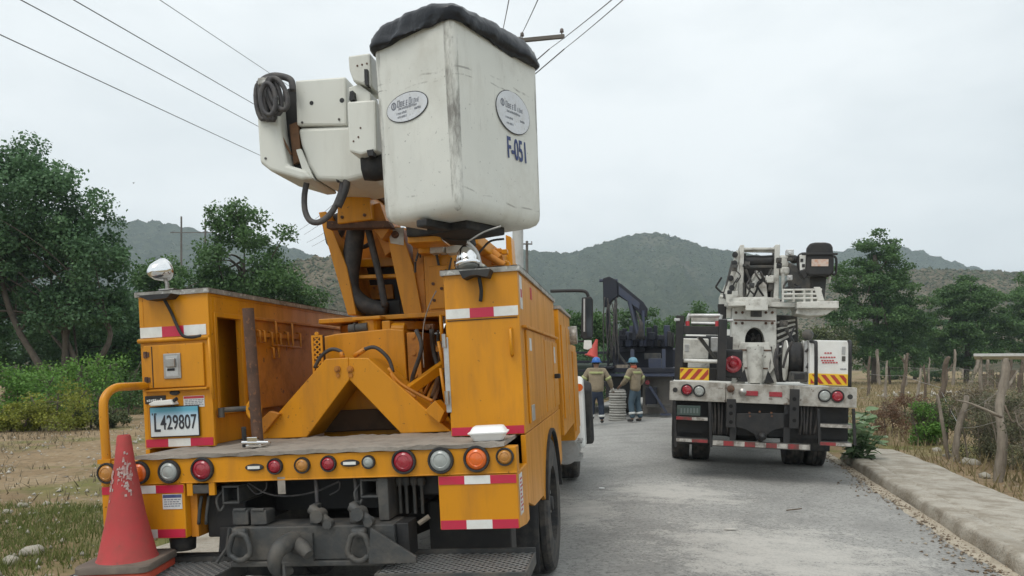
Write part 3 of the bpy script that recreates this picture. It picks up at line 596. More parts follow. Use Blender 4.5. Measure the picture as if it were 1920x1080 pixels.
# grass: dry stubble and green verge
def grass(name, pts, hgt, mat, seed, label, wid=.006):
    g = np.random.default_rng(seed); P = np.array(pts); n = len(P); h = hgt * g.uniform(.4, 1.4, n)[:, None]
    a = g.uniform(0, 2 * pi, n); s = np.stack([np.cos(a), np.sin(a), 0 * a], 1); ln = g.normal(size=(n, 3)) * .38; ln[:, 2] = 1
    wv = wid * g.uniform(.6, 1.5, n)[:, None]; V = np.stack([P - s * wv, P + s * wv, P + ln * h], 1).reshape(-1, 3)
    o = put(name, fast_mesh(name, V, np.arange(n * 3).reshape(-1, 3), g.uniform(0, 1, n)), mat); return tag(o, label, 'grass', kind='stuff')
def gz(u, v): return float(ground_z(np.array(u), np.array(v)))
pts = []
while len(pts) < 26000:
    v = 4.6 + 9 * rng.random() ** 1.5; u = -4.68 - 5 * rng.random()
    k = float(vnoise(np.array(u), np.array(v), .55, 6)) + (.5 if v < 7.2 else -.35)
    if k > rng.uniform(-.2, .6): pts.append(road(u, v, gz(u, v) - .01))
VERGE = leaf_mat('verge_grass_blades', (.09, .12, .03), (.20, .23, .075), (.30, .29, .13))
grass('verge_grass', pts, .085, VERGE, 31, 'patchy green grass on the stony verge', .005)
pts = []
while len(pts) < 30000:
    v = 6 + 30 * rng.random() ** 1.2; u = -4.8 - 22 * rng.random()
    if float(vnoise(np.array(u), np.array(v), .35, 8)) > rng.uniform(-.5, .7): pts.append(road(u, v, gz(u, v) - .01))
grass('field_grass', pts, .10, LF['dry'], 32, 'thin dry grass over the field beside the yellow truck', .009)
pts = []
while len(pts) < 42000:
    v = 7 + 60 * rng.random() ** 1.1; u = 3.8 + 34 * rng.random() ** 1.3
    pts.append(road(u, v, gz(u, v) - .01))
STRAW = leaf_mat('straw_grass', (.15, .125, .055), (.34, .28, .15), (.40, .35, .22))
grass('straw_grass', pts, .24, STRAW, 33, 'straw-coloured dry grass in the fenced field', .014)
pts = [gp(rng.uniform(1615, 1900), rng.uniform(728, 748), -.03) for _ in range(90)]
tag(scatter_chips('pale_stones', pts, .12, STONE, 6, .7), 'pale stones dotting the fenced field', 'stones', kind='stuff')
# fences: rough posts of cut branches with wires
def fence(name, posts, label, wires=(), seed=1):
    rg = random.Random(seed); o = empty(name, loc=gp(posts[0][0], posts[0][1], -.05)); org = o.location.copy(); tops = []
    for (bx, by, tx, ty, rp_, fork, mt) in posts:
        b = gp(bx, by, -.05); s = b.y / FPX; t = wp(tx, ty, b.y + rg.uniform(-.15, .15)); r = rp_ * s; d = t - b
        mid = [b + d * k + Vector((rg.uniform(-1, 1) * r * .5, rg.uniform(-1, 1) * r * .5, 0)) for k in (.3, .6, .85)]
        mb = MB().tube([b - org - Vector((0, 0, .15)), *[q - org for q in mid], t - org], [r * q_ * rg.uniform(.82, 1.12) for q_ in (1.15, 1.1, 1.05, 1, .97, .93, .9, .86, .8, .72, .5)], 9, smooth=6)
        for k in range(fork):
            q = b + d * rg.uniform(.6, .9); e = q + Vector((rg.choice((-1, 1)) * rg.uniform(2, 4.5) * r, rg.uniform(-2, 2) * r, d.length * rg.uniform(.12, .25)))
            mb.tube([q - org, q.lerp(e, .5) - org + Vector((0, 0, -.02)), e - org], [r * .38, r * .3, r * .12], 7, smooth=3)
        mb.v = [tuple(q + rg.uniform(-.13, .13) * r for q in p_) for p_ in mb.v]
        mb.build('post', mt, o, smooth=60); tops.append((b, t))
    for (i, j, h) in wires:
        p, q = tops[i][0].lerp(tops[i][1], h), tops[j][0].lerp(tops[j][1], h)
        MB().tube([p - org, (p + q) / 2 - org - Vector((0, 0, .03)), q - org], .004 + .00012 * p.y, 5, smooth=4).build('wire', STEEL, o)
    return tag(o, label, 'fence'), org
fn, org = fence('post_fence', [(1868, 905, 1886, 672, 8.5, 1, BARKL), (1790, 863, 1812, 742, 6, 0, BARKL), (1779, 858, 1757, 740, 3.5, 0, BARKL), (1752, 800, 1779, 668, 5.5, 1, BARKB), (1691, 757, 1702, 662, 3.6, 2, BARKB), (1627, 742, 1631, 668, 2.8, 1, BARKB), (1716, 772, 1726, 690, 2.6, 0, BARKL), (1660, 748, 1664, 676, 2.4, 0, BARKL), (1735, 752, 1733, 684, 2.2, 1, BARKB), (1846, 800, 1838, 690, 3.4, 0, BARKL), (1905, 820, 1915, 700, 4, 0, BARKB)],
      'rustic fence of crooked grey branch posts beside the pavement', [(0, 1, .5), (1, 3, .5), (0, 1, .75), (3, 4, .55), (4, 5, .55)], 2)
p0 = wp(1878, 782, 9.9) - org
MB().tube([p0, wp(1848, 768, 9.9) - org, wp(1815, 755, 10.0) - org, wp(1792, 750, 10.1) - org], [.022, .018, .014, .007], 7, smooth=4).build('branch', BARKL, fn, smooth=True)
MB().tube([wp(1884, 760, 9.9) - org, wp(1897, 790, 9.85) - org, wp(1904, 788, 9.85) - org], [.014, .01, .005], 6, smooth=4).build('branch', BARKB, fn, smooth=True)
fence('post_fence', [(1649, 722, 1645, 655, 3.5, 0, BARKL), (1669, 720, 1664, 668, 2.2, 1, BARKB), (1699, 724, 1696, 665, 2.4, 0, BARKL), (1742, 722, 1742, 670, 1.8, 0, BARKL), (1787, 722, 1790, 655, 2.8, 0, BARKL), (1818, 722, 1838, 668, 4.0, 0, BARKL), (1852, 722, 1852, 672, 3, 0, BARKL), (1805, 708, 1806, 680, 2.2, 0, BARKL), (1893, 720, 1895, 662, 3, 1, BARKB), (1912, 722, 1917, 668, 4, 0, BARKB)],
      'far fence of thin pale poles across the straw field', [(0, 1, .6), (1, 2, .6), (2, 3, .6), (3, 4, .5), (4, 5, .5), (5, 6, .5)], 4)
# tin-roofed shed behind the far fence
sh = empty('shed', loc=B(1890, 46), rz=-R(33)); sx0 = [(-1.4, 0), (1.9, 0), (-1.4, 2.2), (1.9, 2.2)]
for x, y in sx0: MB().cyl((x, y, -.1), (x, y, 1.98), .06, .05, 8).build('post', BARKL, sh)
MB().prism([(-.3, 2.05), (2.6, 1.86), (2.6, 1.98), (-.3, 2.22)], 0, -1.8, 3.2).build('roof', pmat('tin_roof', (.62, .62, .60), .4, .4, grime=(.35, .3, .26), amt=.4), sh)
for k in range(9): MB().box(-1.38 + k * .37, -1.08 + k * .37, .02, .05, 0, rng.uniform(.9, 1.25)).build('board', BARKB, sh)
tag(sh, 'low open shed with a pale tin roof behind the far fence', 'shed')

# ------------------------------------------------------------------ power line: poles, cross-arms, wires
PCON = pmat('concrete_pole', (.46, .46, .44), .8, grime=(.3, .28, .25), amt=.5, scale=1.5)
PWOOD = pmat('pole_timber', (.13, .115, .10), .9, grime=(.07, .06, .05), amt=.6, scale=2)
WIRE = pmat('wire', (.16, .165, .17), .6)
INS = pmat('insulator_porcelain', (.16, .13, .12), .3)
def pole(px, Y, ytop, r, mat, arms, label, group='utility poles'):
    b = B(px, Y, -.1); t = wp(px, ytop, Y); o = empty('utility_pole', loc=b); h = (t - b).z
    MB().cyl((0, 0, -.3), (0, 0, h), r * 1.25, r * .8, 14).build('shaft', mat, o, smooth=40)
    for (x0, x1, z, yaw) in arms:
        d = Vector((math.cos(yaw), math.sin(yaw), 0)); a = d * x0 + Vector((0, -r, h + z)); c = d * x1 + Vector((0, -r, h + z))
        arm = MB().bar(a, c, .10, .12).build('cross_arm', PWOOD, o, bev=.01)
        for k in (.06, .94):
            q = a.lerp(c, k) + Vector((0, 0, .06)); MB().lathe([(.02, 0), (.02, .06), (.07, .08), (.05, .12), (.065, .14), (.04, .19), (.0, .2)], q, (0, 0, 1), 12).build('insulator', INS, arm, smooth=True)
    return tag(o, label, 'pole', group), b, h
pole(971, 24, 72, .17, PCON, [(.05, 1.5, -.15, -.22)], 'pale concrete utility pole behind the white bucket, cross-arm at its top')
pole(340, 120, 406, .17, PWOOD, [(-1.7, 5.5, -2.6, 0)], 'thin dark pole nearer the tallest tree, one of two carrying a cross-arm')
pole(385, 121, 410, .17, PWOOD, [], 'thin dark pole beside the rounded green tree, one of two carrying a cross-arm')
pole(988, 70, 452, .15, PWOOD, [(-.5, .5, -.3, 0)], 'short dark pole peeking past the pale concrete pole')
def wire(p, q, sag, r, label, n=24):
    p, q = Vector(p), Vector(q); pts = [p.lerp(q, i / n) - Vector((0, 0, sag * 4 * (i / n) * (1 - i / n))) for i in range(n + 1)]
    o = MB().tube(pts, r, 5).build('wire', WIRE); return tag(o, label, 'wire', 'overhead wires')
# three wires along the road, from overhead left into the distance
for (x0, y0, x1, y1, Y0, Y1, lab) in [(-60, 37, 640, 362, 12, 40, 'lowest of the overhead wires crossing the sky at the photo edge'), (0, -21, 640, 320, 12, 40, 'middle overhead wire of those crossing the sky above the tallest tree'),
        (90, -28, 640, 290, 12, 40, 'upper overhead wire slanting down to the grey hose coil'), (270, -20, 660, 240, 14, 40, 'faint highest overhead wire slanting towards the white boom tip')]:
    p, q = wp(x0, y0, Y0), wp(x1, y1, Y1); wire(p + (p - q) * .15, q + (q - p) * 1.2, .0, .0105 if Y0 == 12 else .008, lab)
pt = wp(971, 78, 24)
for (ox, tx, ty, ex, ey, lab) in [(1058, 1185, -20, 585, 462, 'overhead wire meeting the outer end of the concrete pole cross-arm'), (1030, 1160, -16, 575, 455, 'overhead wire running just inside the cross-arm end'),
        (975, 1015, -20, 570, 440, 'overhead wire dropping behind the tarpaulin cover near the pole'), (940, 958, -25, 560, 432, 'overhead wire leaving the tarpaulin cover nearest the boom')]:
    q = wp(ox, 92 if ox > 1000 else 70, 23.9); p = wp(tx, ty, 13); wire(q + (p - q) * 1.6, q, .05, .011, lab); 
    e = wp(ex, ey, 95); wire(q, e, .6, .02, lab.replace('overhead wire', 'far span of the wire'))
# a small bird in the sky
bd = wp(250, 343, 60); tag(MB().add([(-.16, 0, .06), (-.05, .05, .02), (0, .14, 0), (0, -.12, -.01), (.05, .05, .02), (.17, -.01, .07), (-.05, -.04, .01), (.05, -.04, .01), (0, .02, .05), (0, .02, -.05)],
    [(0, 1, 6), (1, 8, 6), (4, 5, 7), (8, 4, 7), (1, 2, 8), (2, 4, 8), (1, 9, 2), (2, 9, 4), (6, 8, 3), (8, 7, 3), (6, 3, 9), (7, 9, 3), (1, 6, 9), (4, 9, 7)]).build('bird', INK, loc=bd), 'tiny dark bird flying in the pale sky', 'bird')
# ------------------------------------------------------------------ wheels shared by the trucks
def wheel_parts(parent, cx, cy, cz, r, wd, side, rim_mat, name='wheel'):
    """A wheel with its tyre and rim; side +1 shows the outer face to +x."""
    wl = MB().lathe([(r * .52, -wd * .42), (r * .56, -wd * .46), (r * .58, wd * .1), (r * .30, wd * .12), (r * .28, wd * .30), (r * .12, wd * .32), (r * .10, wd * .45), (0, wd * .46)], (0, 0, 0), (side, 0, 0), 28).build(name, rim_mat, parent, smooth=40)
    wl.location = (cx, cy, cz)
    p = [(r * .56, -wd * .48), (r * .80, -wd * .52), (r * .95, -wd * .48), (r * .99, -wd * .40)]
    for k in (-.24, 0, .24): p += [(r, wd * (k - .10)), (r, wd * (k - .02)), (r * .965, wd * (k - .015)), (r * .965, wd * (k + .015)), (r, wd * (k + .02))]
    p += [(r * .99, wd * .40), (r * .95, wd * .48), (r * .80, wd * .52), (r * .56, wd * .48)]
    MB().lathe(p, (0, 0, 0), (side, 0, 0), 44, close=True).build('tyre', TYRE, wl, smooth=35)
    nb = MB()
    for k in range(8): a = 2 * pi * k / 8; nb.cyl((side * wd * .10, math.cos(a) * r * .2, math.sin(a) * r * .2), (side * wd * .36, math.cos(a) * r * .2, math.sin(a) * r * .2), .016, n=6)
    nb.build('wheel_nuts', STEEL, wl); return wl
def rear_box(x0, x1, z0, z1, y, t, name, mat, parent, bev=0): return MB().box(x0, x1, y - t, y, z0, z1).build(name, mat, parent, bev)
def tape(parent, x0, x1, z0, z1, y, pat, t=.003, dirty=False):
    n = len(pat); ws = [{'r': 1.0, 'w': 1.0, 'y': 1}[c] for c in pat]; tot = sum(ws); x = x0
    for c, wv in zip(pat, ws):
        x2 = x + (x1 - x0) * wv / tot; rear_box(x, x2, z0, z1, y, t, 'reflective_strip', {'r': REDD if dirty else REDT, 'w': WHTK if dirty else WHTT, 'y': YELT}[c], parent); x = x2
REDD = pmat('dirty_red_reflector', (.30, .03, .035), .5, grime=(.10, .06, .05), amt=.85, scale=7, lo=.40, hi=.62); WHTK = pmat('dirty_white_reflector', (.46, .44, .40), .5, grime=(.12, .10, .085), amt=.85, scale=7, lo=.42, hi=.62)
def sticker(parent, x0, x1, z0, z1, y, head=INKR, lines=5, seed=1, t=.002, ink=None, name='warning_sticker'):
    s = rear_box(x0, x1, z0, z1, y, t, name, PAPER, parent); rg = random.Random(seed); mb = MB(); h = (z1 - z0)
    if head: rear_box(x0 + .003, x1 - .003, z1 - h * .24, z1 - h * .03, y - t, .001, 'sticker_heading', head, s if parent.parent is None else parent)
    for k in range(lines):
        zz = z1 - h * (.36 + .58 * k / max(1, lines)); x = x0 + (x1 - x0) * .08
        while x < x1 - (x1 - x0) * .12:
            wv = (x1 - x0) * rg.uniform(.06, .16); mb.box(x, min(x + wv, x1 - .004), y - t - .001, y - t, zz - h * .03, zz + h * .03); x += wv + (x1 - x0) * .04
    mb.build('small_print', ink or INKG, s if parent.parent is None else parent); return s
def round_light(parent, x, z, y, r, lens, name='tail_light', bez=RUB):
    b = MB().lathe([(r * 1.02, 0), (r * 1.04, .012), (r * .98, .022), (r * .86, .022), (r * .82, .012)], (0, 0, 0), (0, -1, 0), 26).build(name, bez, parent, smooth=40); b.location = (x, y, z)
    MB().lathe([(r * .84, .010), (r * .78, .020), (r * .55, .027), (r * .5, .024), (r * .3, .029), (0, .031)], (0, 0, 0), (0, -1, 0), 24).build('lens', lens, b, smooth=50); return b

# ------------------------------------------------------------------ yellow bucket truck
TF = Frame((-1.124, 4.148, -.087), 8.3, -3.0)
T = empty('bucket_truck', TF)
tag(T, 'yellow utility bucket truck with white bucket under a black tarpaulin cover', 'truck')
W2 = 1.22; DZ = 1.2; CY = .42; CT = 2.18; LI = -.745; RI = .772
ty = TF.y
# rear lamp bar and deck board
bar = MB().box(-W2, W2, 0, .10, 1.04, 1.178).box(-W2, W2, -.004, .10, 1.036, 1.045).build('lamp_bar', YEL, T, bev=.005)
pb = []
for k in range(60): x = -.985 + 2.145 * k / 59; pb.append((x, 1.181 + .003 * math.sin(k * 1.3), 1.203 + .004 * math.sin(k * .7) + .003 * math.sin(k * 2.9)))
v = []
for x, z0, z1 in pb: v += [(x, -.014 + .006 * math.sin(x * 9), z0), (x, -.016 + .006 * math.sin(x * 7), z1), (x, .84, z1), (x, .84, z0)]
MB().add(v, [(i * 4 + j, i * 4 + (j + 1) % 4, i * 4 + 4 + (j + 1) % 4, i * 4 + 4 + j) for i in range(59) for j in range(4)] + [(0, 1, 2, 3), (236, 237, 238, 239)]).build('deck_board', PLANK, T)
for px, py, rp, ln in [(203, 887, 20, LENSA), (262, 886, 22, LENSO), (319, 884, 22, LENSG), (381, 880, 22.5, LENSR), (517, 874, 15, LENSR), (568, 872, 15, LENSA), (617, 869, 15, LENSR), (692, 866, 12.5, LENSG), (758, 865, 22.5, LENSR), (827, 863, 23.5, LENSG), (894, 860, 23.5, LENSO), (947, 856, 16, LENSA)]:
    x, z = ty(px, py, 0); round_light(T, x, z, -.001, rp / FPX * 4.15, ln)
for px, py in ((478, 876), (657, 868)):
    x, z = ty(px, py, 0); b = MB().prism([(x + .055 * math.cos(a) * (1.0) + (.0 if abs(math.cos(a)) > .3 else 0), z + .02 * math.sin(a)) for a in np.linspace(0, 2 * pi, 20)[:-1]], 1, -.012, -.001).build('marker_light', RUB, T, bev=.003)
    MB().box(x - .036, x + .036, -.016, -.011, z - .008, z + .008).build('lens', WHTT, b)
# deck, chassis and the dark running gear below
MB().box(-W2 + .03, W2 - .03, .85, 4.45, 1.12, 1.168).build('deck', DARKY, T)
for s_ in (-1, 1): MB().box(s_ * .40, s_ * .48, .16, 7.6, .74, 1.03).build('frame_rail', BLK, T, bev=.004)
for a, c, d_ in ((.5, .62, .78), (2.4, 2.5, .78), (3.8, 3.9, .78), (5.4, 5.6, .62)): MB().box(-.40, .40, a, c, d_, 1.02).build('cross_member', BLK, T)
MB().box(-1.12, 1.12, .66, .70, .80, 1.115).build('underbody_shade_sheet', BLK, T)  # black sheet standing in for the darkness under the body
WY = 1.92
for s_ in (-1, 1):
    wheel_parts(T, s_ * 1.09, WY, .52, .52, .27, s_, BLK); wheel_parts(T, s_ * .77, WY, .52, .52, .27, -s_, BLK)
    wheel_parts(T, s_ * 1.0, WY + 4.75, .50, .50, .27, s_, WCAB)
MB().lathe([(.09, -.95), (.09, -.3), (.16, -.22), (.24, 0), (.16, .22), (.09, .3), (.09, .95)], (0, WY, .5), (1, 0, 0), 18).build('rear_axle', BLK, T, smooth=40)
MB().cyl((-.9, WY + 4.75, .5), (.9, WY + 4.75, .5), .06).build('front_axle', BLK, T)
for s_ in (-1, 1): MB().tube([(s_ * .58, WY - .75, .78), (s_ * .58, WY, .62), (s_ * .58, WY + .75, .78)], .045, 8, smooth=5).build('leaf_spring', BLK, T)
# mud flaps behind the body boxes
for s_ in (-1, 1):
    vv, ff = [], []; n = 14
    for i in range(n + 1):
        x = s_ * (.50 + .68 * i / n)
        for j, (z, yy) in enumerate(((.92, 1.22), (.65, 1.20), (.40, 1.16), (.20, 1.11))): vv.append((x, yy + .012 * math.sin(i * 1.9 + j), z))
    for i in range(n):
        for j in range(3): ff.append((i * 4 + j, i * 4 + 4 + j, i * 4 + 5 + j, i * 4 + 1 + j))
    o = MB().add(vv, ff).build('mud_flap', RUB, T, smooth=True); sm = o.modifiers.new('thick', 'SOLIDIFY'); sm.thickness = .012
# ---- side lockers
def locker(name, x0, x1, y0, y1, z0, z1, extra=None, mat=YEL):
    return MB().box(x0, x1, y0, y1, z0, z1).build(name, mat, T, bev=.006)
# left locker: open-sided shell
t_ = .03; LY1 = 3.25
oy0, oy1, oz0, oz1 = .50, .80, 1.455, 2.02
m_ = MB().box(-W2, -W2 + t_, CY, LY1, DZ + .005, CT).box(-W2 + t_, LI, CY, CY + t_, DZ + .005, CT).box(-W2 + t_, LI, LY1 - t_, LY1, DZ + .005, CT).box(-W2 + t_, LI, CY + t_, LY1 - t_, CT - t_, CT)
m_.box(LI - t_, LI, CY + t_, oy0, oz0 - .03, CT - t_).box(LI - t_, LI, oy0, oy1, oz1, CT - t_).box(LI - t_, LI, oy1, LY1 - t_, oz0 - .03, CT - t_)
m_.box(-W2 + t_, LI - t_, CY + t_, LY1 - t_, oz0 - .06, oz0 - .03)
m_.box(LI - .10, LI - .07, CY + t_, LY1 - t_, DZ + .005, oz0 - .06)
lock = m_.build('locker', YEL, T, bev=.004)
MB().box(LI - .2, LI - .18, CY + t_ + .002, 1.248, oz0 - .028, CT - t_ - .002).build('compartment_back', YEL, lock)
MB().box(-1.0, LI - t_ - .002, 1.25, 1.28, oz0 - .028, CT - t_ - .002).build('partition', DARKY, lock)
# opening frame, raised panel and rod hooks on its inner side
MB().box(LI, LI + .012, oy0 - .03, oy0, oz0 - .03, oz1 + .03).box(LI, LI + .012, oy1, oy1 + .035, oz0 - .03, oz1 + .03).box(LI, LI + .012, oy0, oy1, oz1, oz1 + .03).build('opening_frame', YEL, lock, bev=.003)
MB().box(LI + .0, LI + .02, .87, LY1 - .25, oz0 - .05, 2.03).build('side_panel', YELD, lock, bev=.004)
MB().box(LI + .02, LI + .045, .87, LY1 - .25, 2.025, 2.045).build('panel_rail', YELD, lock, bev=.003)
for px0, px1, ya, yb in [(482, 492, 618, 642), (505, 522, 622, 648), (508, 518, 650, 672), (535, 560, 622, 652), (512, 545, 602, 650)]:
    (a, za), (b, zb) = TF.x(px0, ya, LI + .03), TF.x(px1, yb, LI + .03)
    MB().tube([(LI + .02, a, za), (LI + .05, a, za - .01), (LI + .05, a, zb), (LI + .05, b, zb), (LI + .05, b, za - .01), (LI + .02, b, za)], .009, 6).build('rod_hook', YELD, lock, smooth=True)
MB().bar((LI + .035, TF.x(476, 620, LI)[0], 1.925), (LI + .035, TF.x(560, 632, LI)[0], 1.925), .02, .03).build('hook_rail', YELD, lock)
# rear face of the left locker
y = CY - .001
MB().tube([(-W2 - .005, CY - .012, 1.888), (LI, CY - .012, 1.888)], .014, 8).tube([(LI, CY - .012, 1.888), (LI + .004, CY - .01, 1.75), (LI + .004, CY - .01, 1.60), (LI + .015, CY - .01, 1.50)], .010, 6).build('rain_lip', YEL, lock, smooth=True)
dr = MB().box(-1.19, -.785, CY - .018, CY - .002, 1.585, 1.858).build('locker_door', YEL, lock, bev=.005)
MB().box(-1.20, -.765, CY - .03, CY - .002, 1.565, 1.578).build('door_sill', YEL, lock, bev=.003)
for z in (1.64, 1.80): MB().cyl((-1.175, CY - .022, z - .02), (-1.175, CY - .022, z + .02), .011, n=8).box(-1.19, -1.15, CY - .022, CY - .018, z - .016, z + .016).build('hinge', RUST, lock)
MB().box(-1.135, -1.128, CY - .0195, CY - .0175, 1.59, 1.85).build('door_seam', DARKY, lock)
pdl = MB().box(-1.052, -.935, CY - .026, CY - .018, 1.64, 1.80).build('paddle_latch', STEEL, lock, bev=.006)
MB().box(-1.035, -.952, CY - .0275, CY - .0255, 1.655, 1.785).build('latch_pocket', ALU, lock, bev=.003)
MB().box(-1.025, -.965, CY - .045, CY - .027, 1.712, 1.77).build('latch_handle', STEEL, lock, bev=.006)
MB().box(-1.025, -.975, CY - .030, CY - .027, 1.69, 1.706).build('latch_slot', BLK, lock)
MB().lathe([(.035, 0), (.033, .008), (0, .009)], (0, 0, 0), (0, -1, 0), 18).build('grommet', RUB, lock, loc=(-.998, CY - .001, 1.552)).scale = (1, 1, .5)
x0, z0 = ty(273, 758, y); x1, z1 = ty(311, 741, y)
bdg = rear_box(x0, x1, z0, z1, y, .006, 'badge', BLK, lock, .003)
mb = MB(); rg = random.Random(3)
for k in range(8): mb.box(x0 + .014 + k * .0135, x0 + .024 + k * .0135, y - .0075, y - .006, z0 + .014, z0 + .028 + rg.uniform(-.004, .006))
mb.build('badge_marks', PAPER, lock)
x0, z0 = ty(345, 764, y); x1, z1 = ty(383, 741, y); sticker(lock, x0, x1, z0, z1, y, INKR, 4, 2)
lmp = MB().prism([(-1.125, 1.475), (-1.14, 1.492), (-1.1, 1.506), (-.985, 1.512), (-.97, 1.478)], 1, CY - .07, CY - .002).build('plate_lamp', WHTT, lock, bev=.006)
MB().tube([(-1.0, CY - .03, 1.47), (-.985, CY - .045, 1.50), (-.955, CY - .05, 1.515)], .012, 6).build('lamp_wire', RUB, lock)
# licence plate
m = bpy.data.materials.new('licence_plate_print'); m.use_nodes = True; N, L = nodes_of(m); b = N['Principled BSDF']; b.inputs['Roughness'].default_value = .35
tcn = N.new('ShaderNodeTexCoord'); sxz = N.new('ShaderNodeSeparateXYZ'); L(tcn.outputs['Object'], sxz.inputs['Vector'])
mrp = N.new('ShaderNodeMapRange'); mrp.inputs['From Min'].default_value = 1.28; mrp.inputs['From Max'].default_value = 1.465; L(sxz.outputs['Z'], mrp.inputs['Value'])
L(ramp(mrp.outputs['Result'], (.35, (.66, .70, .70)), (.7, (.42, .58, .70)), (.86, (.11, .36, .48))), b.inputs['Base Color'])
PLATE = m
px0, px1, pz0, pz1 = -1.163, -.838, 1.28, 1.462
plt = MB().box(px0 - .006, px1 + .006, y - .016, y - .008, pz0 - .006, pz1 + .006).box(px0, px0 + .01, y - .008, y, 1.3, 1.4).build('licence_plate', BLK, lock, bev=.004)
MB().box(px0, px1, y - .018, y - .0155, pz0, pz1).build('plate_face', PLATE, lock, bev=.002)
rear_text('L', .150, INK, lock, px0 + .044, y - .0195, 1.356, .66, .0012); rear_text('429807', .128, INK, lock, px0 + .192, y - .0195, 1.362, .64, .0012)
mb = MB()
for xx in (.012, .026, .036): mb.box(px0 + xx, px0 + xx + .007, y - .0192, y - .018, 1.415, 1.428)
mb.build('plate_crest', INK, lock)
tape(lock, -W2 + .005, LI - .02, 1.885 + .022, 1.885 + .088, y, 'wrw'); tape(lock, -W2 + .01, LI - .008, 1.212, 1.262, y, 'rwr')
# galvanised lid
def lid(x0, x1, y0, y1, z, parent, nm='lid', over=.03):
    nx, ny = 14, 40; vv = []; rr = random.Random(4)
    for j in range(ny + 1):
        for i in range(nx + 1): vv.append((x0 - over + (x1 - x0 + 2 * over) * i / nx + rr.uniform(-.002, .002), y0 - over + (y1 - y0 + over) * j / ny, z + .022 + rr.uniform(-.003, .003)))
    n0 = len(vv); q = [(x0 - over, y0 - over), (x1 + over, y0 - over), (x1 + over, y1), (x0 - over, y1)]
    mb = MB().add(vv, [(j * (nx + 1) + i, j * (nx + 1) + i + 1, (j + 1) * (nx + 1) + i + 1, (j + 1) * (nx + 1) + i) for j in range(ny) for i in range(nx)])
    mb.box(x0 - over, x1 + over, y0 - over, y0 - over + .012, z - .012, z + .018).box(x0 - over, x0 - over + .012, y0 - over + .012, y1, z - .012, z + .018).box(x1 + over - .012, x1 + over, y0 - over + .012, y1, z - .012, z + .018).box(x0 - over + .013, x1 + over - .013, y0 - over + .013, y1, z + .003, z + .017)
    return mb.build(nm, GALV, parent)
lid(-W2, LI, CY, LY1, CT, lock, over=.016)
# lamp brackets and bullet lamps
def bullet_lamp(parent, o, aim, r, nm='work_lamp'):
    aim = Vector(aim).normalized()
    b = MB().lathe([(0, -r * 1.45), (r * .35, -r * 1.38), (r * .72, -r * .95), (r * .94, -r * .35), (r, 0), (r * 1.05, .004), (r * 1.05, .02), (r * .97, .026)], o, aim, 28).build(nm, CHROME, parent, smooth=45)
    MB().lathe([(r * .96, .022), (r * .6, .036), (0, .045)], o, aim, 24).build('lens', LENSG, b, smooth=True); return b
xb, zb = ty(300, 551, CY - .06)
MB().prism([(-1.16, CT - .012), (-.93, CT - .012), (-.96, CT - .04), (-1.09, CT - .045)], 1, CY - .10, CY - .003).build('lamp_bracket', BLK, lock)
bullet_lamp(T, (-1.055, CY + .02, 2.335), (.35, .9, .25), .07)
MB().tube([(-1.03, CY + .02, 2.20), (-1.03, CY + .02, 2.25), (-1.055, CY + .02, 2.29)], .012, 8, smooth=4).box(-1.07, -.97, CY - .01, CY + .05, 2.203, 2.212).build('lamp_stem', STEEL, T, smooth=40)
MB().tube([(-1.02, CY - .04, 2.15), (-.99, CY - .012, 2.06), (-.955, CY - .02, 1.985), (-.915, CY - .02, 1.91), (-.85, CY - .025, 1.893), (-.79, CY - .02, 1.90)], .010, 6, smooth=5).build('lamp_cable', RUB, T, smooth=True)
# right locker
rl = MB().box(RI, W2, CY, 2.80, DZ + .005, CT).build('locker', YEL, T, bev=.007)
lid(RI, W2, CY, 2.80, CT, rl, over=.016)
tape(rl, RI + .006, W2 - .006, 1.908, 1.965, y, 'wrw'); tape(rl, RI + .006, W2 - .006, 1.210, 1.258, y, 'rwr')
MB().tube([(1.165, CY, 1.83), (1.165, CY - .03, 1.82), (1.165, CY - .03, 1.68), (1.165, CY, 1.67)], .009, 8).build('grab_handle', YEL, rl, smooth=True)
MB().box(RI + .012, W2 - .012, CY - .004, CY - .001, 1.893, 1.899).build('door_seam', DARKY, rl)
MB().box(RI - .02, RI + .012, CY - .006, CY + .05, 1.35, 1.80).build('hinge', ALU, rl, bev=.004)
for z in (1.44, 1.78): MB().cyl((RI - .01, CY - .018, z - .04), (RI - .01, CY - .018, z + .04), .014, n=8).build('hinge_pin', STEEL, rl)
MB().prism([(.895, CT - .005), (1.08, CT - .005), (1.06, CT - .05), (1.0, CT - .035), (.96, CT - .035), (.915, CT - .05)], 1, CY - .12, CY - .003).build('lamp_bracket', BLK, rl)
MB().tube([(1.0, CY - .05, 2.14), (1.005, CY - .03, 2.06), (.995, CY - .02, 2.0)], .012, 6, smooth=4).build('lamp_cable', RUB, rl, smooth=True)
bullet_lamp(T, (.925, CY + .0, 2.24), (.1, -.15, -1), .072)
MB().tube([(1.0, CY + .02, 2.2), (.98, CY + .02, 2.3), (.93, CY + .0, 2.36)], .012, 8, smooth=4).tube([(.93, CY, 2.36), (1.02, CY + .05, 2.42), (1.13, CY + .06, 2.45)], .006, 6, smooth=4).build('lamp_stem', STEEL, T, smooth=True)
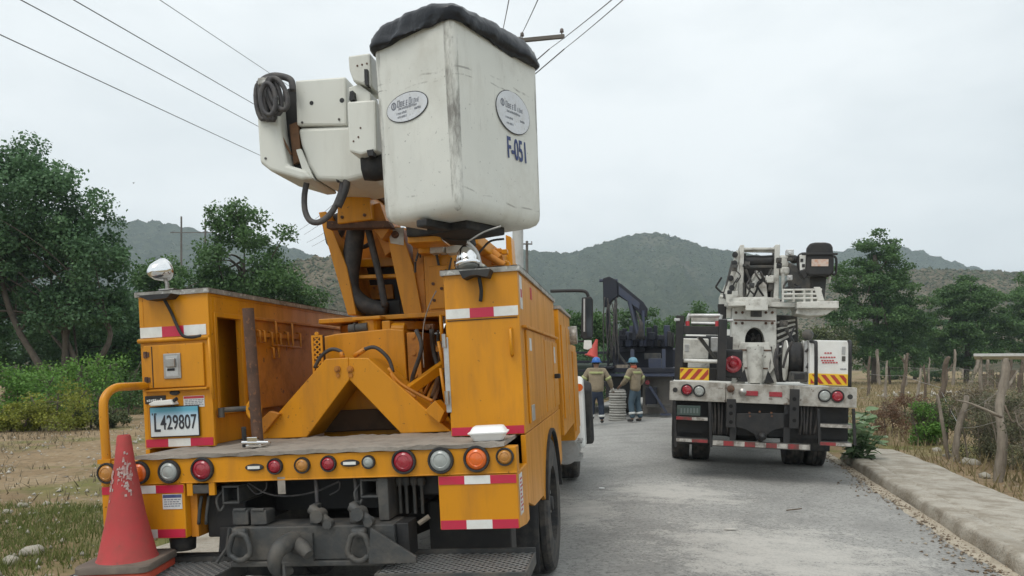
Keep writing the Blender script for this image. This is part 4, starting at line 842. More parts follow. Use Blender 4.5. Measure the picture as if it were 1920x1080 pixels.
# doors, stickers and seams on its outer side
X = W2
def side_box(y0, y1, z0, z1, t, name, mat, parent, bev=0, x=X): return MB().box(x, x + t, y0, y1, z0, z1).build(name, mat, parent, bev)
for y0, y1, z0, z1 in [(.62, 1.62, 1.25, 1.83), (1.68, 2.30, 1.25, 1.80), (2.36, 2.76, 1.25, 1.80)]: side_box(y0, y1, z0, z1, .014, 'locker_door', YEL, rl, .004)
MB().box(X, X + .03, .50, 2.79, 1.835, 1.852).build('rain_lip', YEL, rl, bev=.004)
side_box(.48, .58, 1.95, 2.15, .003, 'warning_sticker', PAPER, rl); side_box(.50, .56, 2.02, 2.07, .004, 'small_print', INKR, rl)
side_box(1.02, 1.10, 2.05, 2.13, .003, 'warning_sticker', INKR, rl); side_box(.72, .82, 1.70, 1.78, .003, 'warning_sticker', PAPER, rl, x=X + .014); side_box(2.42, 2.52, 1.62, 1.76, .003, 'warning_sticker', PAPER, rl, x=X + .014)
side_box(2.36, 2.42, 1.49, 1.53, .05, 'door_handle', BLK, rl, .008, X + .014); side_box(.66, .80, 1.26, 1.36, .006, 'latch', ALU, rl, .003, X + .014)
# forward lockers, wheel arch, skirt
r2 = MB().box(RI, W2 + .03, 2.93, 4.42, .95, 2.12).build('locker', YEL, T, bev=.008)
MB().box(RI - .01, W2 + .05, 2.92, 4.44, 2.122, 2.15).build('lid', GALV, r2); side_box(3.05, 3.6, 1.1, 1.98, .014, 'locker_door', YEL, r2, .004, W2 + .03); side_box(3.68, 4.3, 1.1, 1.98, .014, 'locker_door', YEL, r2, .004, W2 + .03)
MB().cyl((W2 + .03, 4.2, 1.92), (W2 + .12, 4.2, 1.92), .10, n=18).build('round_vent', GALV, r2)
r3 = MB().box(RI, W2 + .03, 4.44, 5.35, .75, 1.83).build('locker', YEL, T, bev=.008); side_box(4.52, 5.25, .85, 1.75, .014, 'locker_door', YEL, r3, .004, W2 + .03)
MB().box(-W2, -.80, 3.3, 5.3, .8, 1.95).build('locker', YEL, T, bev=.008)
def arch(n=18): return [(WY + .60 * math.cos(a), .50 + .60 * math.sin(a)) for a in np.linspace(pi - .25, .12, n)]
for s_ in (1, -1):
    poly = [(.42, 1.2), (.42, .80), (.70, .73), (1.22, .70)] + [p for p in arch() if p[1] > .6] + [(2.70, .70), (2.90, .74), (2.90, 1.2)]
    a_, b_ = (W2 - .03, W2) if s_ > 0 else (-W2, -W2 + .03)
    MB().prism(poly, 0, a_, b_).build('side_skirt', YEL, T, bev=.004)
    rim = MB(); ar = arch(); 
    for (a, c), (a2, c2) in zip(ar[:-1], ar[1:]): rim.bar((s_ * (W2 + .005), a, c), (s_ * (W2 + .005), a2, c2), .03, .02)
    rim.build('arch_trim', RUB, T)
    MB().add([(s_ * .56, a, c) for a, c in ar] + [(s_ * (W2 - .03), a, c) for a, c in ar], [(i, i + 1, len(ar) + i + 1, len(ar) + i) for i in range(len(ar) - 1)]).build('wheel_housing', RUB, T, smooth=True)
# boxes hanging below the lamp bar
bx = MB().prism([(0, 1.034), (0, .742), (.30, .70), (.42, .70), (.42, 1.034)], 0, .785, W2 - .001).build('corner_box', YEL, T, bev=.006)
tape(bx, .79, W2 - .006, .985, 1.03, -.001, 'rwr'); tape(bx, .79, W2 - .006, .744, .792, -.001, 'rwr')
MB().box(W2, W2 + .003, .05, .16, .80, 1.02).build('warning_sticker', PAPER, bx)
mb = MB(); rg = random.Random(8)
for k in range(9): mb.box(W2 + .003, W2 + .0045, .07, .07 + rg.uniform(.04, .08), .82 + k * .021, .829 + k * .021)
mb.build('small_print', INKR, bx)
bx = MB().box(-W2 + .001, -.70, 0, .42, .725, 1.034).build('corner_box', YEL, T, bev=.006)
tape(bx, -W2 + .006, -.705, .985, 1.03, -.001, 'rwr'); tape(bx, -W2 + .006, -.705, .73, .778, -.001, 'rwr')
x0, z0 = ty(306, 955, -.001); x1, z1 = ty(341, 926, -.001); sticker(bx, x0, x1, z0, z1, -.001, INKB, 4, 5)
MB().lathe([(.06, 0), (.075, -.02), (.07, -.09), (.0, -.095)], (-.80, .12, .725), (0, 0, 1), 16).build('drain_cup', RUB, bx, smooth=True)
MB().box(-.70, -.655, .05, .44, .72, 1.03).build('bracket_plate', YELD, T, bev=.003)
# yellow socket bracket
x, z = ty(380, 918, .02); 
[MB().box(x + a, x + a + .035, 0, .02, z - .03, z + .045).build('socket_bracket', YEL, T) for a in (-.085, .05)]; MB().box(x - .05, x + .05, .0, .06, z - .02, z + .03).build('socket', GREYS, T, bev=.006)
x, z = ty(531, 910, .02); MB().box(x - .022, x + .022, -.002, .004, z - .045, z + .05).cyl((x, -.004, z - .02), (x, .006, z - .02), .009, n=10).build('hanger_tab', PLANK, T)
for px in (378, 392):
    x, z = ty(px, 930, .06); MB().tube([(x, .06, z), (x - .01, .05, z - .08), (x - .02, .05, z - .16)], .010, 6, smooth=3).build('rod', GREYS, T, smooth=True)
MB().box(-.64, -.40, .12, .40, .70, .98).build('battery_box', BLK, T, bev=.01)
# handrail at the left corner
MB().tube([(-W2 + .02, .03, 1.17), (-W2 + .015, .03, 1.46), (-W2 + .015, .05, 1.55), (-W2 + .03, .12, 1.60), (-W2 + .035, .26, 1.605), (-W2 + .035, CY, 1.605)], .025, 12, smooth=6).box(-W2 - .01, -W2 + .07, -.01, .07, 1.165, 1.19).build('handrail', YEL, T, smooth=40)
# ---- hitch plate, rings, hook, couplings
hx0, hx1, hz0, hz1, hy = -.395, .545, .605, .79, -.06
hp = MB().box(hx0, hx1, hy, .16, hz0, hz1).box(hx0 - .0, hx1, hy - .02, .1, .575, hz0 - .002).build('hitch_plate', GREYS, T, bev=.006)
MB().prism([(hx1 + .002, hz1), (hx1 + .07, hz1 - .0), (hx1 + .07, .60), (hx1 + .002, .60)], 1, -.03, .14).build('hitch_gusset', BLK, T, bev=.004); MB().box(hx0 - .16, hx0 - .002, .1, .16, .60, .76).build('hitch_gusset', BLK, T, bev=.004)
MB().prism([(.44, .79), (.42, .60), (.68, .60), (.68, .635)], 1, -.14, -.12).build('step_gusset', GREYS, T, bev=.003)
MB().tube([(hx0 - .01, -.05, .79), (hx0 - .03, -.05, .68), (hx0 - .09, -.06, .60)], .012, 6).build('brace', GREYS, T)
for px in (456, 677):
    x, z = ty(px, 1003, hy)
    rg_ = MB().box(x - .042, x + .042, hy - .055, hy, z - .005, z + .045).build('ring_lug', GREYS, hp, bev=.014)
    pts = [(x + .062 * math.sin(a), hy - .045, z - .055 + (.075 * math.cos(a)) - (.02 if abs(math.sin(a)) > .8 else 0)) for a in np.linspace(0, 2 * pi, 20)]
    MB().tube(pts, .016, 8, caps=False).build('tow_ring', GREYS, hp, smooth=True)
x, z = ty(560, 1030, hy)
hk = MB().tube([(x - .02, hy, z + .05), (x - .02, hy - .12, z + .055), (x - .03, hy - .19, z + .035), (x - .045, hy - .2, z - .03), (x - .035, hy - .16, z - .085), (x - .01, hy - .09, z - .09)], [.055, .05, .042, .036, .03, .022], 12, smooth=5)
hk.tube([(x - .0, hy - .03, z + .03), (x + .07, hy - .10, z + .03), (x + .115, hy - .13, z + .0)], [.05, .04, .028], 10, smooth=4).box(x - .09, x + .09, hy - .018, hy, z - .07, z + .09).build('pintle_hook', GREYS, hp, smooth=50)
MB().tube([(x - .0, hy - .19, z - .03), (x + .012, hy - .21, z - .10), (x - .01, hy - .19, z - .16)], .010, 6, smooth=4).build('hook_pin', GREYS, hp, smooth=True)
for px in (457, 491):
    x, z = ty(px, 972, .0); MB().box(x - .048, x + .036, -.02, .10, hz1, z + .045).build('trailer_socket', GREYS, T, bev=.014); MB().box(x - .052, x + .042, -.03, -.02, z - .03, z + .05).box(x - .045, x + .03, -.035, -.012, z + .045, z + .062).build('socket_flap', GREYS, T, bev=.008)
for px, py in ((597, 962), (672, 958)):
    x, z = ty(px, py, -.02)
    MB().box(x - .055, x - .01, -.02, .06, hz1, z + .045).build('coupling_post', GREYS, T, bev=.008)
    MB().tube([(x - .03, -.04, z + .03), (x + .03, -.06, z - .01), (x + .085, -.06, z - .055)], [.03, .028, .024], 10, smooth=4).cyl((x + .02, -.10, z - .005), (x + .02, -.02, z - .005), .036, n=14).cyl((x + .075, -.09, z - .05), (x + .075, -.04, z - .05), .026, n=12).build('air_coupling', GREYS, T, smooth=45)
    MB().tube([(x - .03, .04, z + .04), (x - .035, .05, z + .12), (x - .06, .10, z + .22)], .011, 6, smooth=4).build('air_line', HOSEG, T, smooth=True)
for px, py, s_ in ((432, 928, 1), (692, 916, 1)):
    x, z = ty(px, py, .03); w_ = .052
    MB().box(x - w_, x + w_, .03, .36, z + w_ - .012, z + w_).box(x - w_, x + w_, .03, .36, z - w_, z - w_ + .012).box(x - w_, x - w_ + .012, .03, .36, z - w_ + .012, z + w_ - .012).box(x + w_ - .012, x + w_, .03, .36, z - w_ + .012, z + w_ - .012).build('receiver_tube', GREYS, T, bev=.003)
    MB().tube([(x - s_ * .06, .06, z + .02), (x - s_ * .085, .03, z - .02), (x - s_ * .07, .03, z - .09), (x - s_ * .05, .05, z - .06)], .008, 6, smooth=4).build('safety_chain_hook', GREYS, T, smooth=True)
for pts, r_ in [([(465, 905), (500, 925), (540, 930), (590, 922), (635, 903)], .006), ([(463, 908), (480, 926), (498, 918), (500, 905)], .005), ([(637, 903), (635, 918), (618, 928)], .004)]:
    MB().tube([TF.p(a, c, .10) for a, c in pts], r_, 5, smooth=5).build('loose_wire', HOSEG, T, smooth=True)
# dark housings and levers at the right of the hitch
MB().box(.435, .495, .02, .2, .795, 1.03).build('tail_post', GREYS, T, bev=.006)
vb = MB().box(.63, .775, .20, .36, .90, 1.02).build('valve_bank', BLK, T, bev=.008)
for px in (751, 763, 778, 792):
    x, z = ty(px, 905, .18); MB().cyl((x, .16, z + .01), (x, .16, z - .17), .010, n=8).lathe([(.022, 0), (.026, .02), (.02, .045), (.0, .05)], (x, .16, z - .01), (0, 0, 1), 10).build('control_lever', GREYS, T, smooth=40)
MB().tube([TF.p(785, 982, .1), TF.p(805, 968, .12)], .014, 8).build('lever_stub', BARKL, T)
MB().box(.60, 1.10, .45, .64, .46, .82).build('outrigger_housing', BLK, T, bev=.01)
# step trays of expanded metal
def step_tray(x0, x1, y0, y1, z, nm='step_tray'):
    o = MB().box(x0, x1, y0, y0 + .012, z - .065, z + .006).box(x0, x1, y1 - .012, y1, z - .065, z + .03).box(x0, x0 + .012, y0 + .012, y1 - .012, z - .065, z + .006).box(x1 - .012, x1, y0 + .012, y1 - .012, z - .065, z + .006).build(nm, GREYS, T, bev=.003)
    mb = MB(); n = int((x1 - x0) / .052); d = (y1 - y0)
    for i in range(-int(d / .05) - 1, n + 1):
        for s_ in (1, -1):
            a = Vector((x0 + i * .052 if s_ > 0 else x0 + i * .052 + d, y0 + .012, z)); b = Vector((a.x + s_ * d, y1 - .012, z))
            def clip(p, q):
                t0, t1 = 0, 1; dx = q.x - p.x
                for lim, sg in ((x0 + .012, 1), (x1 - .012, -1)):
                    u0, u1 = (p.x - lim) * sg, (q.x - lim) * sg
                    if u0 < 0 and u1 < 0: return None
                    if u0 < 0: t0 = max(t0, u0 / (u0 - u1))
                    elif u1 < 0: t1 = min(t1, u0 / (u0 - u1))
                return None if t1 - t0 < .02 else (p.lerp(q, t0), p.lerp(q, t1))
            c = clip(a, b)
            if c: mb.bar(c[0], c[1], .009, .004 if s_ > 0 else .0035)
    mb.build('grating', ALU, o); MB().box(x0 + .013, x1 - .013, y0 + .013, y1 - .013, z - .06, z - .05).build('tray_shade_sheet', BLK, o); return o  # black sheet added below the grating, standing in for shade
step_tray(.47, 1.27, -.20, .22, .558)
step_tray(-1.33, -.42, -.24, .14, .555)
MB().box(-1.22, -.45, .14, .18, .45, .60).build('tray_support', BLK, T)
# ---- A-frame stabiliser, pedestal
ay = .80
pt = lambda q: [ty(a, c, ay) for a, c in q]
outer = pt([(478, 830), (610, 673), (690, 671), (846, 813)]); inner = pt([(752, 816), (655, 712), (575, 829)])
zb_ = 1.206
outer[0] = (outer[0][0], zb_); outer[3] = (outer[3][0], zb_); inner[0] = (inner[0][0], zb_); inner[2] = (inner[2][0], zb_)
af = MB().prism([outer[0], outer[1], (inner[1][0], outer[1][1]), inner[1], inner[2]], 1, ay, ay + .30).prism([(inner[1][0], outer[1][1] - .001), outer[2], outer[3], inner[0], inner[1]], 1, ay + .001, ay + .299).build('stabiliser_frame', YEL, T, bev=.006)
for px in (633, 657):
    x, z = ty(px, 692, ay); MB().lathe([(.022, 0), (.022, .012), (.013, .013), (.013, .022), (0, .023)], (x, ay, z), (0, -1, 0), 12).lathe([(.014, 0), (.014, .008), (0, .009)], (x + .002, ay, z - .042), (0, -1, 0), 8).build('bolt', YELD, T)
for a, c, d_, e in [((800, 757), (838, 785), (0, 0), .10)]:
    q = pt([(820, 750), (838, 770), (828, 792), (800, 770)]); MB().prism(q, 1, ay - .06, ay + .1).build('stop_block', YEL, T, bev=.004)
q = pt([(490, 790), (512, 770), (530, 775), (500, 812)]); MB().prism(q, 1, ay - .05, ay - .003).build('foot_plate', YELD, T, bev=.004)
for pts in ([(590, 690), (602, 668), (622, 655), (640, 660), (643, 672)], [(664, 668), (684, 655), (705, 652), (728, 672), (737, 698)]):
    ps = [TF.p(a, c, ay + .1) for a, c in pts]; MB().tube(ps, .013, 8, smooth=5).build('hydraulic_hose', HOSE, T, smooth=True)
    e = ps[-2:] if pts[0][0] == 590 else ps[:2]; MB().tube([e[0], e[0].lerp(e[1], .5), e[1]], .017, 8).build('hose_fitting', YELD, T, smooth=True)
for pts in ([(733, 700), (745, 722), (765, 735), (780, 745)], [(728, 690), (750, 718), (790, 742), (812, 752)]): MB().tube([TF.p(a, c, ay + .03) for a, c in pts], .011, 8, smooth=4).build('hydraulic_hose', YELD, T, smooth=True)
py_ = 1.18
(x0, z1), (x1, _) = ty(598, 628, py_), ty(757, 620, py_)
ped = MB().prism([(x0, 1.17), (x1 + .01, 1.17), (x1, z1 + .0), (x1 - .10, z1 + .015), (x0 + .12, z1), (x0, z1 - .02)], 1, py_, 2.2).build('pedestal', YEL, T, bev=.008)
MB().box(x1 + .012, x1 + .11, py_ + .02, 2.15, 1.18, z1 - .02).build('pedestal_side', YELD, T, bev=.006)
for z in (1.42, 1.58, 1.74, 1.86): MB().lathe([(.018, 0), (.018, .01), (0, .011)], (x1 + .06, py_ + .02, z), (0, -1, 0), 8).build('bolt', YELD, T)
# perforated guard: a plate with a diamond lattice
gx0, gz1 = ty(583, 629, 1.0); gx1, gz0 = ty(607, 700, 1.0)
gd = MB().box(gx0, gx0 + .014, 1.0, 1.012, gz0, gz1).box(gx1 - .014, gx1, 1.0, 1.012, gz0, gz1).box(gx0 + .014, gx1 - .014, 1.0, 1.012, gz1 - .014, gz1).cyl(((gx0 + gx1) / 2, 1.0, gz1 + .01), ((gx0 + gx1) / 2, 1.015, gz1 + .01), .014, n=10)
for k in range(7):
    z = gz0 + (gz1 - gz0 - .02) * k / 7; gd.bar((gx0 + .012, 1.006, z), (gx1 - .012, 1.006, z + .05), .006, .009).bar((gx0 + .012, 1.0062, z + .05), (gx1 - .012, 1.0062, z), .006, .0085)
gd.build('mesh_guard', YEL, T)
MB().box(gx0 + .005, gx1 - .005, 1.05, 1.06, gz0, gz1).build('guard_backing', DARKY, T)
MB().box(-.40, .28, 1.10, 1.16, 1.21, 1.36).build('cross_beam', DARKY, T, bev=.01)
MB().bar(TF.p(766, 733, .95), TF.p(850, 672, 1.25), .065, .065).build('strut', YEL, T, bev=.005)
# top of the pedestal: rotation gear, motor, swivel
MB().lathe([(.36, 0), (.40, .01), (.40, .07), (.34, .08)], (.04, 1.72, z1 + .005), (0, 0, 1), 36).build('turntable_ring', YELD, T, smooth=40)
x, z = ty(695, 612, 1.25); MB().cyl((x - .02, 1.3, z - .04), (x - .02, 1.3, z + .05), .085, n=18).box(x - .12, x + .09, 1.2, 1.42, z + .045, z + .07).cyl((x + .16, 1.25, z - .03), (x + .26, 1.25, z - .035), .045, n=14).box(x + .1, x + .16, 1.2, 1.3, z - .08, z + .03).build('rotation_gearbox', YEL, T, bev=.006)
x, z = ty(680, 616, 1.22); MB().cyl((x - .10, 1.22, z + .0), (x + .04, 1.22, z + .008), .034, n=12).cyl((x - .06, 1.22, z), (x - .05, 1.22, z), .045, n=14).build('swivel_motor', GREYS, T, smooth=40)
# clutter of hoses and valves between pedestal and right locker
rg = random.Random(12)
MB().box(x1 + .115, RI - .004, 2.25, 2.3, 1.17, 2.06).build('dark_backing', DARKY, T)  # dark sheet added behind the hoses in place of deep shade
for k in range(15):
    a = Vector((rg.uniform(x1 + .13, RI - .06), rg.uniform(.98, 1.7), rg.uniform(1.7, 1.98))); b = Vector((rg.uniform(x1 + .13, RI - .05), rg.uniform(.98, 1.7), rg.uniform(1.2, 1.45)))
    MB().tube([a, a.lerp(b, .3) + Vector((rg.uniform(-.07, .07), rg.uniform(-.1, .1), .03)), a.lerp(b, .7) + Vector((rg.uniform(-.08, .08), rg.uniform(-.1, .1), 0)), b], rg.uniform(.010, .022), 7, smooth=4).build('hydraulic_hose', rg.choice((HOSE, HOSEB, YELD, HOSE)), T, smooth=True)
for k in range(7):
    p = Vector((rg.uniform(x1 + .14, RI - .1), rg.uniform(1.0, 1.5), rg.uniform(1.3, 1.95))); s_ = rg.uniform(.03, .06)
    MB().box(p.x - s_, p.x + s_, p.y - s_, p.y + s_, p.z - s_ * .7, p.z + s_ * .7).cyl((p.x, p.y - s_ * 1.6, p.z), (p.x, p.y, p.z), s_ * .5, n=10).build('valve', rg.choice((YELD, HOSEB, GREYS)), T, bev=.006)
MB().tube([TF.p(818, 545, 1.1), TF.p(802, 580, 1.1), TF.p(793, 625, 1.1), TF.p(795, 690, 1.1)], .005, 6, smooth=5).build('thin_rope', PLANK, T, smooth=True)
for a, c in (((826, 590), (829, 640)), ((822, 640), (832, 690)), ((826, 690), (838, 770))): MB().tube([TF.p(*a, .9), TF.p(*c, .9)], .012, 7).build('pipe', YEL, T, smooth=True)
# rusty pipe post standing on the deck board
bx_, bz_ = ty(484, 833, .26); tx_, tz_ = ty(465, 578, .22)
po = MB().cyl((bx_, .26, 1.206), (tx_, .22, tz_), .033, n=16).build('pipe_post', RUST, T, smooth=40)
MB().box(bx_ - .05, bx_ + .05, .20, .33, 1.207, 1.225).box(bx_ - .035, bx_ + .03, .19, .215, 1.226, 1.27).cyl((bx_ - .07, .2, 1.24), (bx_ + .1, .2, 1.235), .012, n=8).build('post_clamp', CHROME, po, bev=.004)
MB().tube([(bx_ - .065, .22, 1.21), (bx_ - .06, .21, 1.33)], .014, 6).build('clamp_strap', BLK, po)
MB().cyl((LI + .01, .5, 1.425), (bx_ - .12, .46, 1.43), .017, n=10).cyl((LI + .02, .48, 1.38), (LI + .02, .48, 1.44), .02, n=10).build('cross_rod', GREYS, T, smooth=40)
MB().tube([(bx_ - .12 + .04 * math.sin(a), .46, 1.42 + .055 * math.cos(a)) for a in np.linspace(0, 2 * pi, 14)], .014, 8).build('shackle', YEL, T, smooth=True)
# ---- turret
uy = 1.40
P2 = lambda q, yy: [ty(a, c, yy) for a, c in q]
MB().prism([(-.40, z1 + .09), (.72, z1 + .09), (.72, z1 + .125), (-.40, z1 + .125)], 1, 1.32, 2.15).build('turntable_plate', YEL, T, bev=.006)
zt = z1 + .127
def plate(q, ya, yb, nm, mat, yref=None, bev=.005):
    pl_ = P2(q, yref or ya); return MB().prism(pl_, 1, ya, yb).build(nm, mat, T, bev=bev)
plate([(597, 398), (610, 396), (650, 500), (668, 590), (652, 591)], uy, uy + .55, 'turret_side', YEL)
plate([(722, 425), (750, 425), (775, 500), (792, 592), (758, 592), (742, 520)], uy, uy + .55, 'turret_side', YEL)
plate([(612, 420), (740, 420), (746, 496), (640, 500)], uy + .38, uy + .42, 'turret_back', YELD); plate([(625, 432), (762, 426), (780, 590), (660, 590)], uy + .56, uy + 1.0, 'lower_boom_root', YELD, bev=.02)
plate([(655, 486), (748, 482), (752, 498), (655, 502)], uy + .30, uy + .36, 'turret_bar', YEL)
plate([(652, 516), (752, 513), (753, 520), (652, 523)], uy + .10, uy + .2, 'turret_bar', YEL)
plate([(640, 500), (760, 500), (772, 590), (655, 590)], uy + .46, uy + .5, 'turret_back', BLK)
plate([(692, 535), (735, 533), (738, 560), (694, 562)], uy + .42, uy + .458, 'cylinder_cap', YELD)
plate([(676, 570), (748, 562), (752, 590), (680, 590)], uy + .2, uy + .45, 'boom_foot', BLK)
plate([(728, 428), (757, 426), (757, 460), (732, 456)], uy - .006, uy - .001, 'worn_patch', WHTD)
x, z = ty(741, 440, uy - .01); MB().lathe([(.028, 0), (.028, .012), (.018, .014), (0, .02)], (x, uy - .006, z), (0, -1, 0), 12).build('pivot_pin', RUST, T)
tb = plate([(792, 452), (846, 448), (848, 592), (800, 592)], uy - .02, uy + .5, 'turret_box', YEL, bev=.008)
plate([(772, 452), (792, 452), (800, 592), (784, 592)], uy + .03, uy + .4, 'turret_web', YELD)
plate([(803, 500), (840, 496), (842, 578), (806, 580)], uy - .035, uy - .021, 'cover_panel', YEL)
for a, c in ((812, 532), (828, 541), (814, 563), (836, 508), (808, 470), (838, 468)):
    x, z = ty(a, c, uy - .04); MB().lathe([(.012, 0), (.012, .01), (0, .011)], (x, uy - .034, z), (0, -1, 0), 8).build('bolt', RUST, T)
plate([(770, 450), (855, 445), (855, 456), (772, 462)], uy - .10, uy + .1, 'turret_ledge', YEL)
plate([(784, 462), (806, 461), (806, 474), (784, 475)], uy - .14, uy - .02, 'control_block', YEL); plate([(806, 460), (831, 458), (831, 473), (806, 475)], uy - .145, uy - .02, 'control_block', WHTD); plate([(836, 462), (866, 458), (866, 473), (836, 475)], uy - .14, uy - .02, 'control_block', WHTD)
for k in range(9):
    p = TF.p(rg.uniform(775, 855), rg.uniform(455, 500), uy - .06); MB().tube([p, p + Vector((rg.uniform(-.04, .06), rg.uniform(-.03, .03), -rg.uniform(.03, .10)))], rg.uniform(.007, .014), 6).build('hose_end', rg.choice((RUST, YELD, HOSE, GREYS)), T)
# thick black hose loom inside the turret and beside it
MB().tube([TF.p(a, c, uy + .08) for a, c in ((668, 425), (662, 470), (655, 520), (660, 550), (685, 572), (725, 582))], [.068, .072, .072, .07, .065, .06], 12, smooth=6).build('hose_loom', HOSE, T, smooth=True)
MB().tube([TF.p(a, c, uy + .15) for a, c in ((610, 408), (616, 440), (622, 455), (640, 430), (632, 402))], .034, 8, smooth=5).build('hose_loom', HOSE, T, smooth=True)
MB().tube([TF.p(a, c, uy + .2) for a, c in ((672, 462), (685, 462), (700, 452))], .018, 8, smooth=4).build('hose', HOSE, T, smooth=True)
plate([(612, 402), (628, 400), (668, 500), (684, 590), (668, 591), (650, 500)], uy + .2, uy + .56, 'turret_inner', YELD)
MB().tube([TF.p(a, c, uy + .02) for a, c in ((690, 428), (700, 470), (712, 520), (722, 575))], .026, 10, smooth=5).build('hose_loom', HOSE, T, smooth=True)
plate([(752, 400), (800, 405), (806, 455), (770, 458)], uy - .05, uy + .35, 'knuckle', YEL, bev=.015)
# elbow block over the turret, rusty shoulder plates
plate([(632, 372), (692, 362), (697, 412), (632, 420)], 1.22, 1.55, 'elbow_block', YEL, bev=.01)
plate([(640, 352), (702, 345), (700, 364), (636, 374)], 1.25, 1.6, 'elbow_cap', DARKY)
for a, c in ((641, 407), (683, 403)):
    x, z = ty(a, c, 1.21); MB().lathe([(.012, 0), (.012, .01), (0, .011)], (x, 1.22, z), (0, -1, 0), 8).build('bolt', RUST, T)
plate([(690, 385), (712, 380), (730, 430), (716, 450), (700, 430)], 1.3, 1.7, 'shoulder_plate', YELD); plate([(612, 414), (728, 414), (735, 426), (612, 428)], 1.24, 1.34, 'shoulder_bar', RUST)
plate([(700, 425), (724, 425), (735, 470), (722, 480)], 1.45, 1.6, 'shoulder_plate', YELD)
# lower boom and lift cylinder reaching forward past the right locker
q0, q1 = TF.p(880, 440, 1.6), TF.p(985, 560, 5.2)
MB().prism([ty(948, 440, 2.3), ty(958, 444, 2.3), ty(963, 520, 2.3), ty(950, 520, 2.3)], 1, 2.3, 2.5).build('boom_stay', YEL, T, bev=.006)
MB().bar(TF.p(878, 448, 1.7), TF.p(960, 512, 2.6), .16, .10).build('lower_boom', YEL, T, bev=.01)
MB().cyl(TF.p(890, 452, 2.0), TF.p(935, 486, 2.0), .045, n=16).cyl(TF.p(900, 470, 1.95), TF.p(945, 498, 1.95), .03, n=14).build('lift_cylinder', YELD, T, smooth=40)
for k in range(8):
    p = TF.p(rg.uniform(925, 955), rg.uniform(462, 500), 2.05); MB().box(p.x - .025, p.x + .025, p.y - .03, p.y + .03, p.z - .02, p.z + .02).build('valve', rg.choice((YEL, YELD, RUST)), T, bev=.006)
MB().tube([TF.p(a, c, .9) for a, c in ((895, 478), (905, 466), (920, 452), (945, 448))], .008, 6, smooth=4).build('hose', HOSE, T, smooth=True)
# black rest pads under the bucket
plate([(760, 422), (824, 420), (826, 440), (762, 444)], .95, 1.25, 'bucket_rest', RUB, bev=.012); plate([(822, 432), (878, 436), (880, 452), (826, 448)], .85, 1.1, 'bucket_rest', RUB, bev=.012); plate([(764, 444), (824, 441), (830, 452), (764, 456)], .98, 1.22, 'rest_bracket', YEL)
# ---- white boom tip housing
hy0 = .72
hh = lambda q: P2(q, hy0)
hs = MB().prism(hh([(553, 150), (648, 143), (650, 235), (556, 235)]), 1, hy0, hy0 + .62).build('boom_tip_cover', WHT, T, bev=.014)
MB().prism(hh([(556, 238), (652, 233), (700, 290), (694, 328), (650, 339), (592, 337), (575, 312), (562, 270)]), 1, hy0 + .01, hy0 + .60).build('boom_tip_shell', WHT, T, bev=.03, seg=3)
MB().prism(hh([(486, 192), (526, 182), (532, 250), (545, 312), (580, 322), (590, 338), (570, 340), (512, 323), (493, 308)]), 1, hy0 - .05, hy0 + .42).build('boom_tip_fairing', WHT, T, bev=.022, seg=3)
MB().prism(hh([(522, 165), (552, 152), (557, 240), (560, 275), (575, 310), (545, 312), (532, 250)]), 1, hy0 + .06, hy0 + .3).build('strap_recess', BLK, T)
MB().prism(hh([(540, 232), (556, 226), (562, 300), (548, 306)]), 1, hy0 + .02, hy0 + .05).build('strap', HOSEB, T)
MB().prism(hh([(557, 282), (566, 280), (590, 336), (572, 330)]), 1, hy0 - .02, hy0 + .005).build('trim_flap', WHT, T, bev=.004)
for a, c, r_ in ((584, 193, .014), (641, 188, .016)):
    x, z = ty(a, c, hy0 - .002); MB().cyl((x, hy0 - .002, z), (x, hy0 + .004, z), r_, n=14).build('bolt_hole', BLK, T)
for a, c in ((567, 230), (636, 224), (505, 301)):
    x, z = ty(a, c, hy0); MB().lathe([(.008, 0), (.008, .006), (0, .007)], (x, hy0 + (-.05 if a == 505 else 0), z), (0, -1, 0), 8).build('rivet', GREYS, T)
MB().prism(hh([(566, 331), (584, 333), (586, 338), (568, 337)]), 1, hy0 - .03, hy0 + .1).build('hose_collar', RUST, T)
# main boom carrying on forward above the cab
MB().prism([(-.22, 3.02), (.04, 3.02), (.04, 3.32), (-.22, 3.32)], 1, hy0 + .63, 6.2).build('upper_boom', WHT, T, bev=.03, seg=3)
MB().box(-.16, .0, 1.32, 1.5, 2.72, 3.02).build('boom_saddle', YELD, T, bev=.01)
# coiled hoses over the tip
for k, (a, c, r1, r2, tl) in enumerate([(490, 190, 10, 34, -.1), (498, 188, 9, 38, -.16), (506, 186, 10, 40, -.12), (514, 180, 12, 34, -.2), (522, 176, 15, 30, -.3), (503, 186, 14, 30, -.05)]):
    ps = []
    for i in range(19):
        an = 2 * pi * i / 18; ps.append(TF.p(a + r1 * math.cos(an) + tl * r2 * math.sin(an), c - r2 * math.sin(an), hy0 - .07 - .022 * k))
    MB().tube(ps, .016, 9, caps=False).build('hose_coil', HOSEG, T, smooth=True)
MB().tube([TF.p(a, c, hy0 - .06) for a, c in ((485, 158), (500, 146), (520, 142), (545, 150), (549, 170))], .022, 9, smooth=5).build('hose_coil', HOSEG, T, smooth=True)
MB().tube([TF.p(a, c, hy0 - .02) for a, c in ((513, 222), (528, 255), (546, 290))], .008, 6, smooth=3).build('hose', HOSEB, T, smooth=True)
MB().box(ty(500, 165, hy0)[0], ty(522, 165, hy0)[0], hy0 - .13, hy0 - .05, ty(510, 172, hy0)[1], ty(510, 158, hy0)[1]).build('hose_clamp', GALV, T, bev=.01)
MB().tube([TF.p(a, c, hy0 + .06) for a, c in ((577, 334), (571, 365), (572, 395), (582, 414), (600, 416), (622, 398), (638, 365), (643, 338))], .020, 10, smooth=6).build('hose_loop', HOSEG, T, smooth=True)
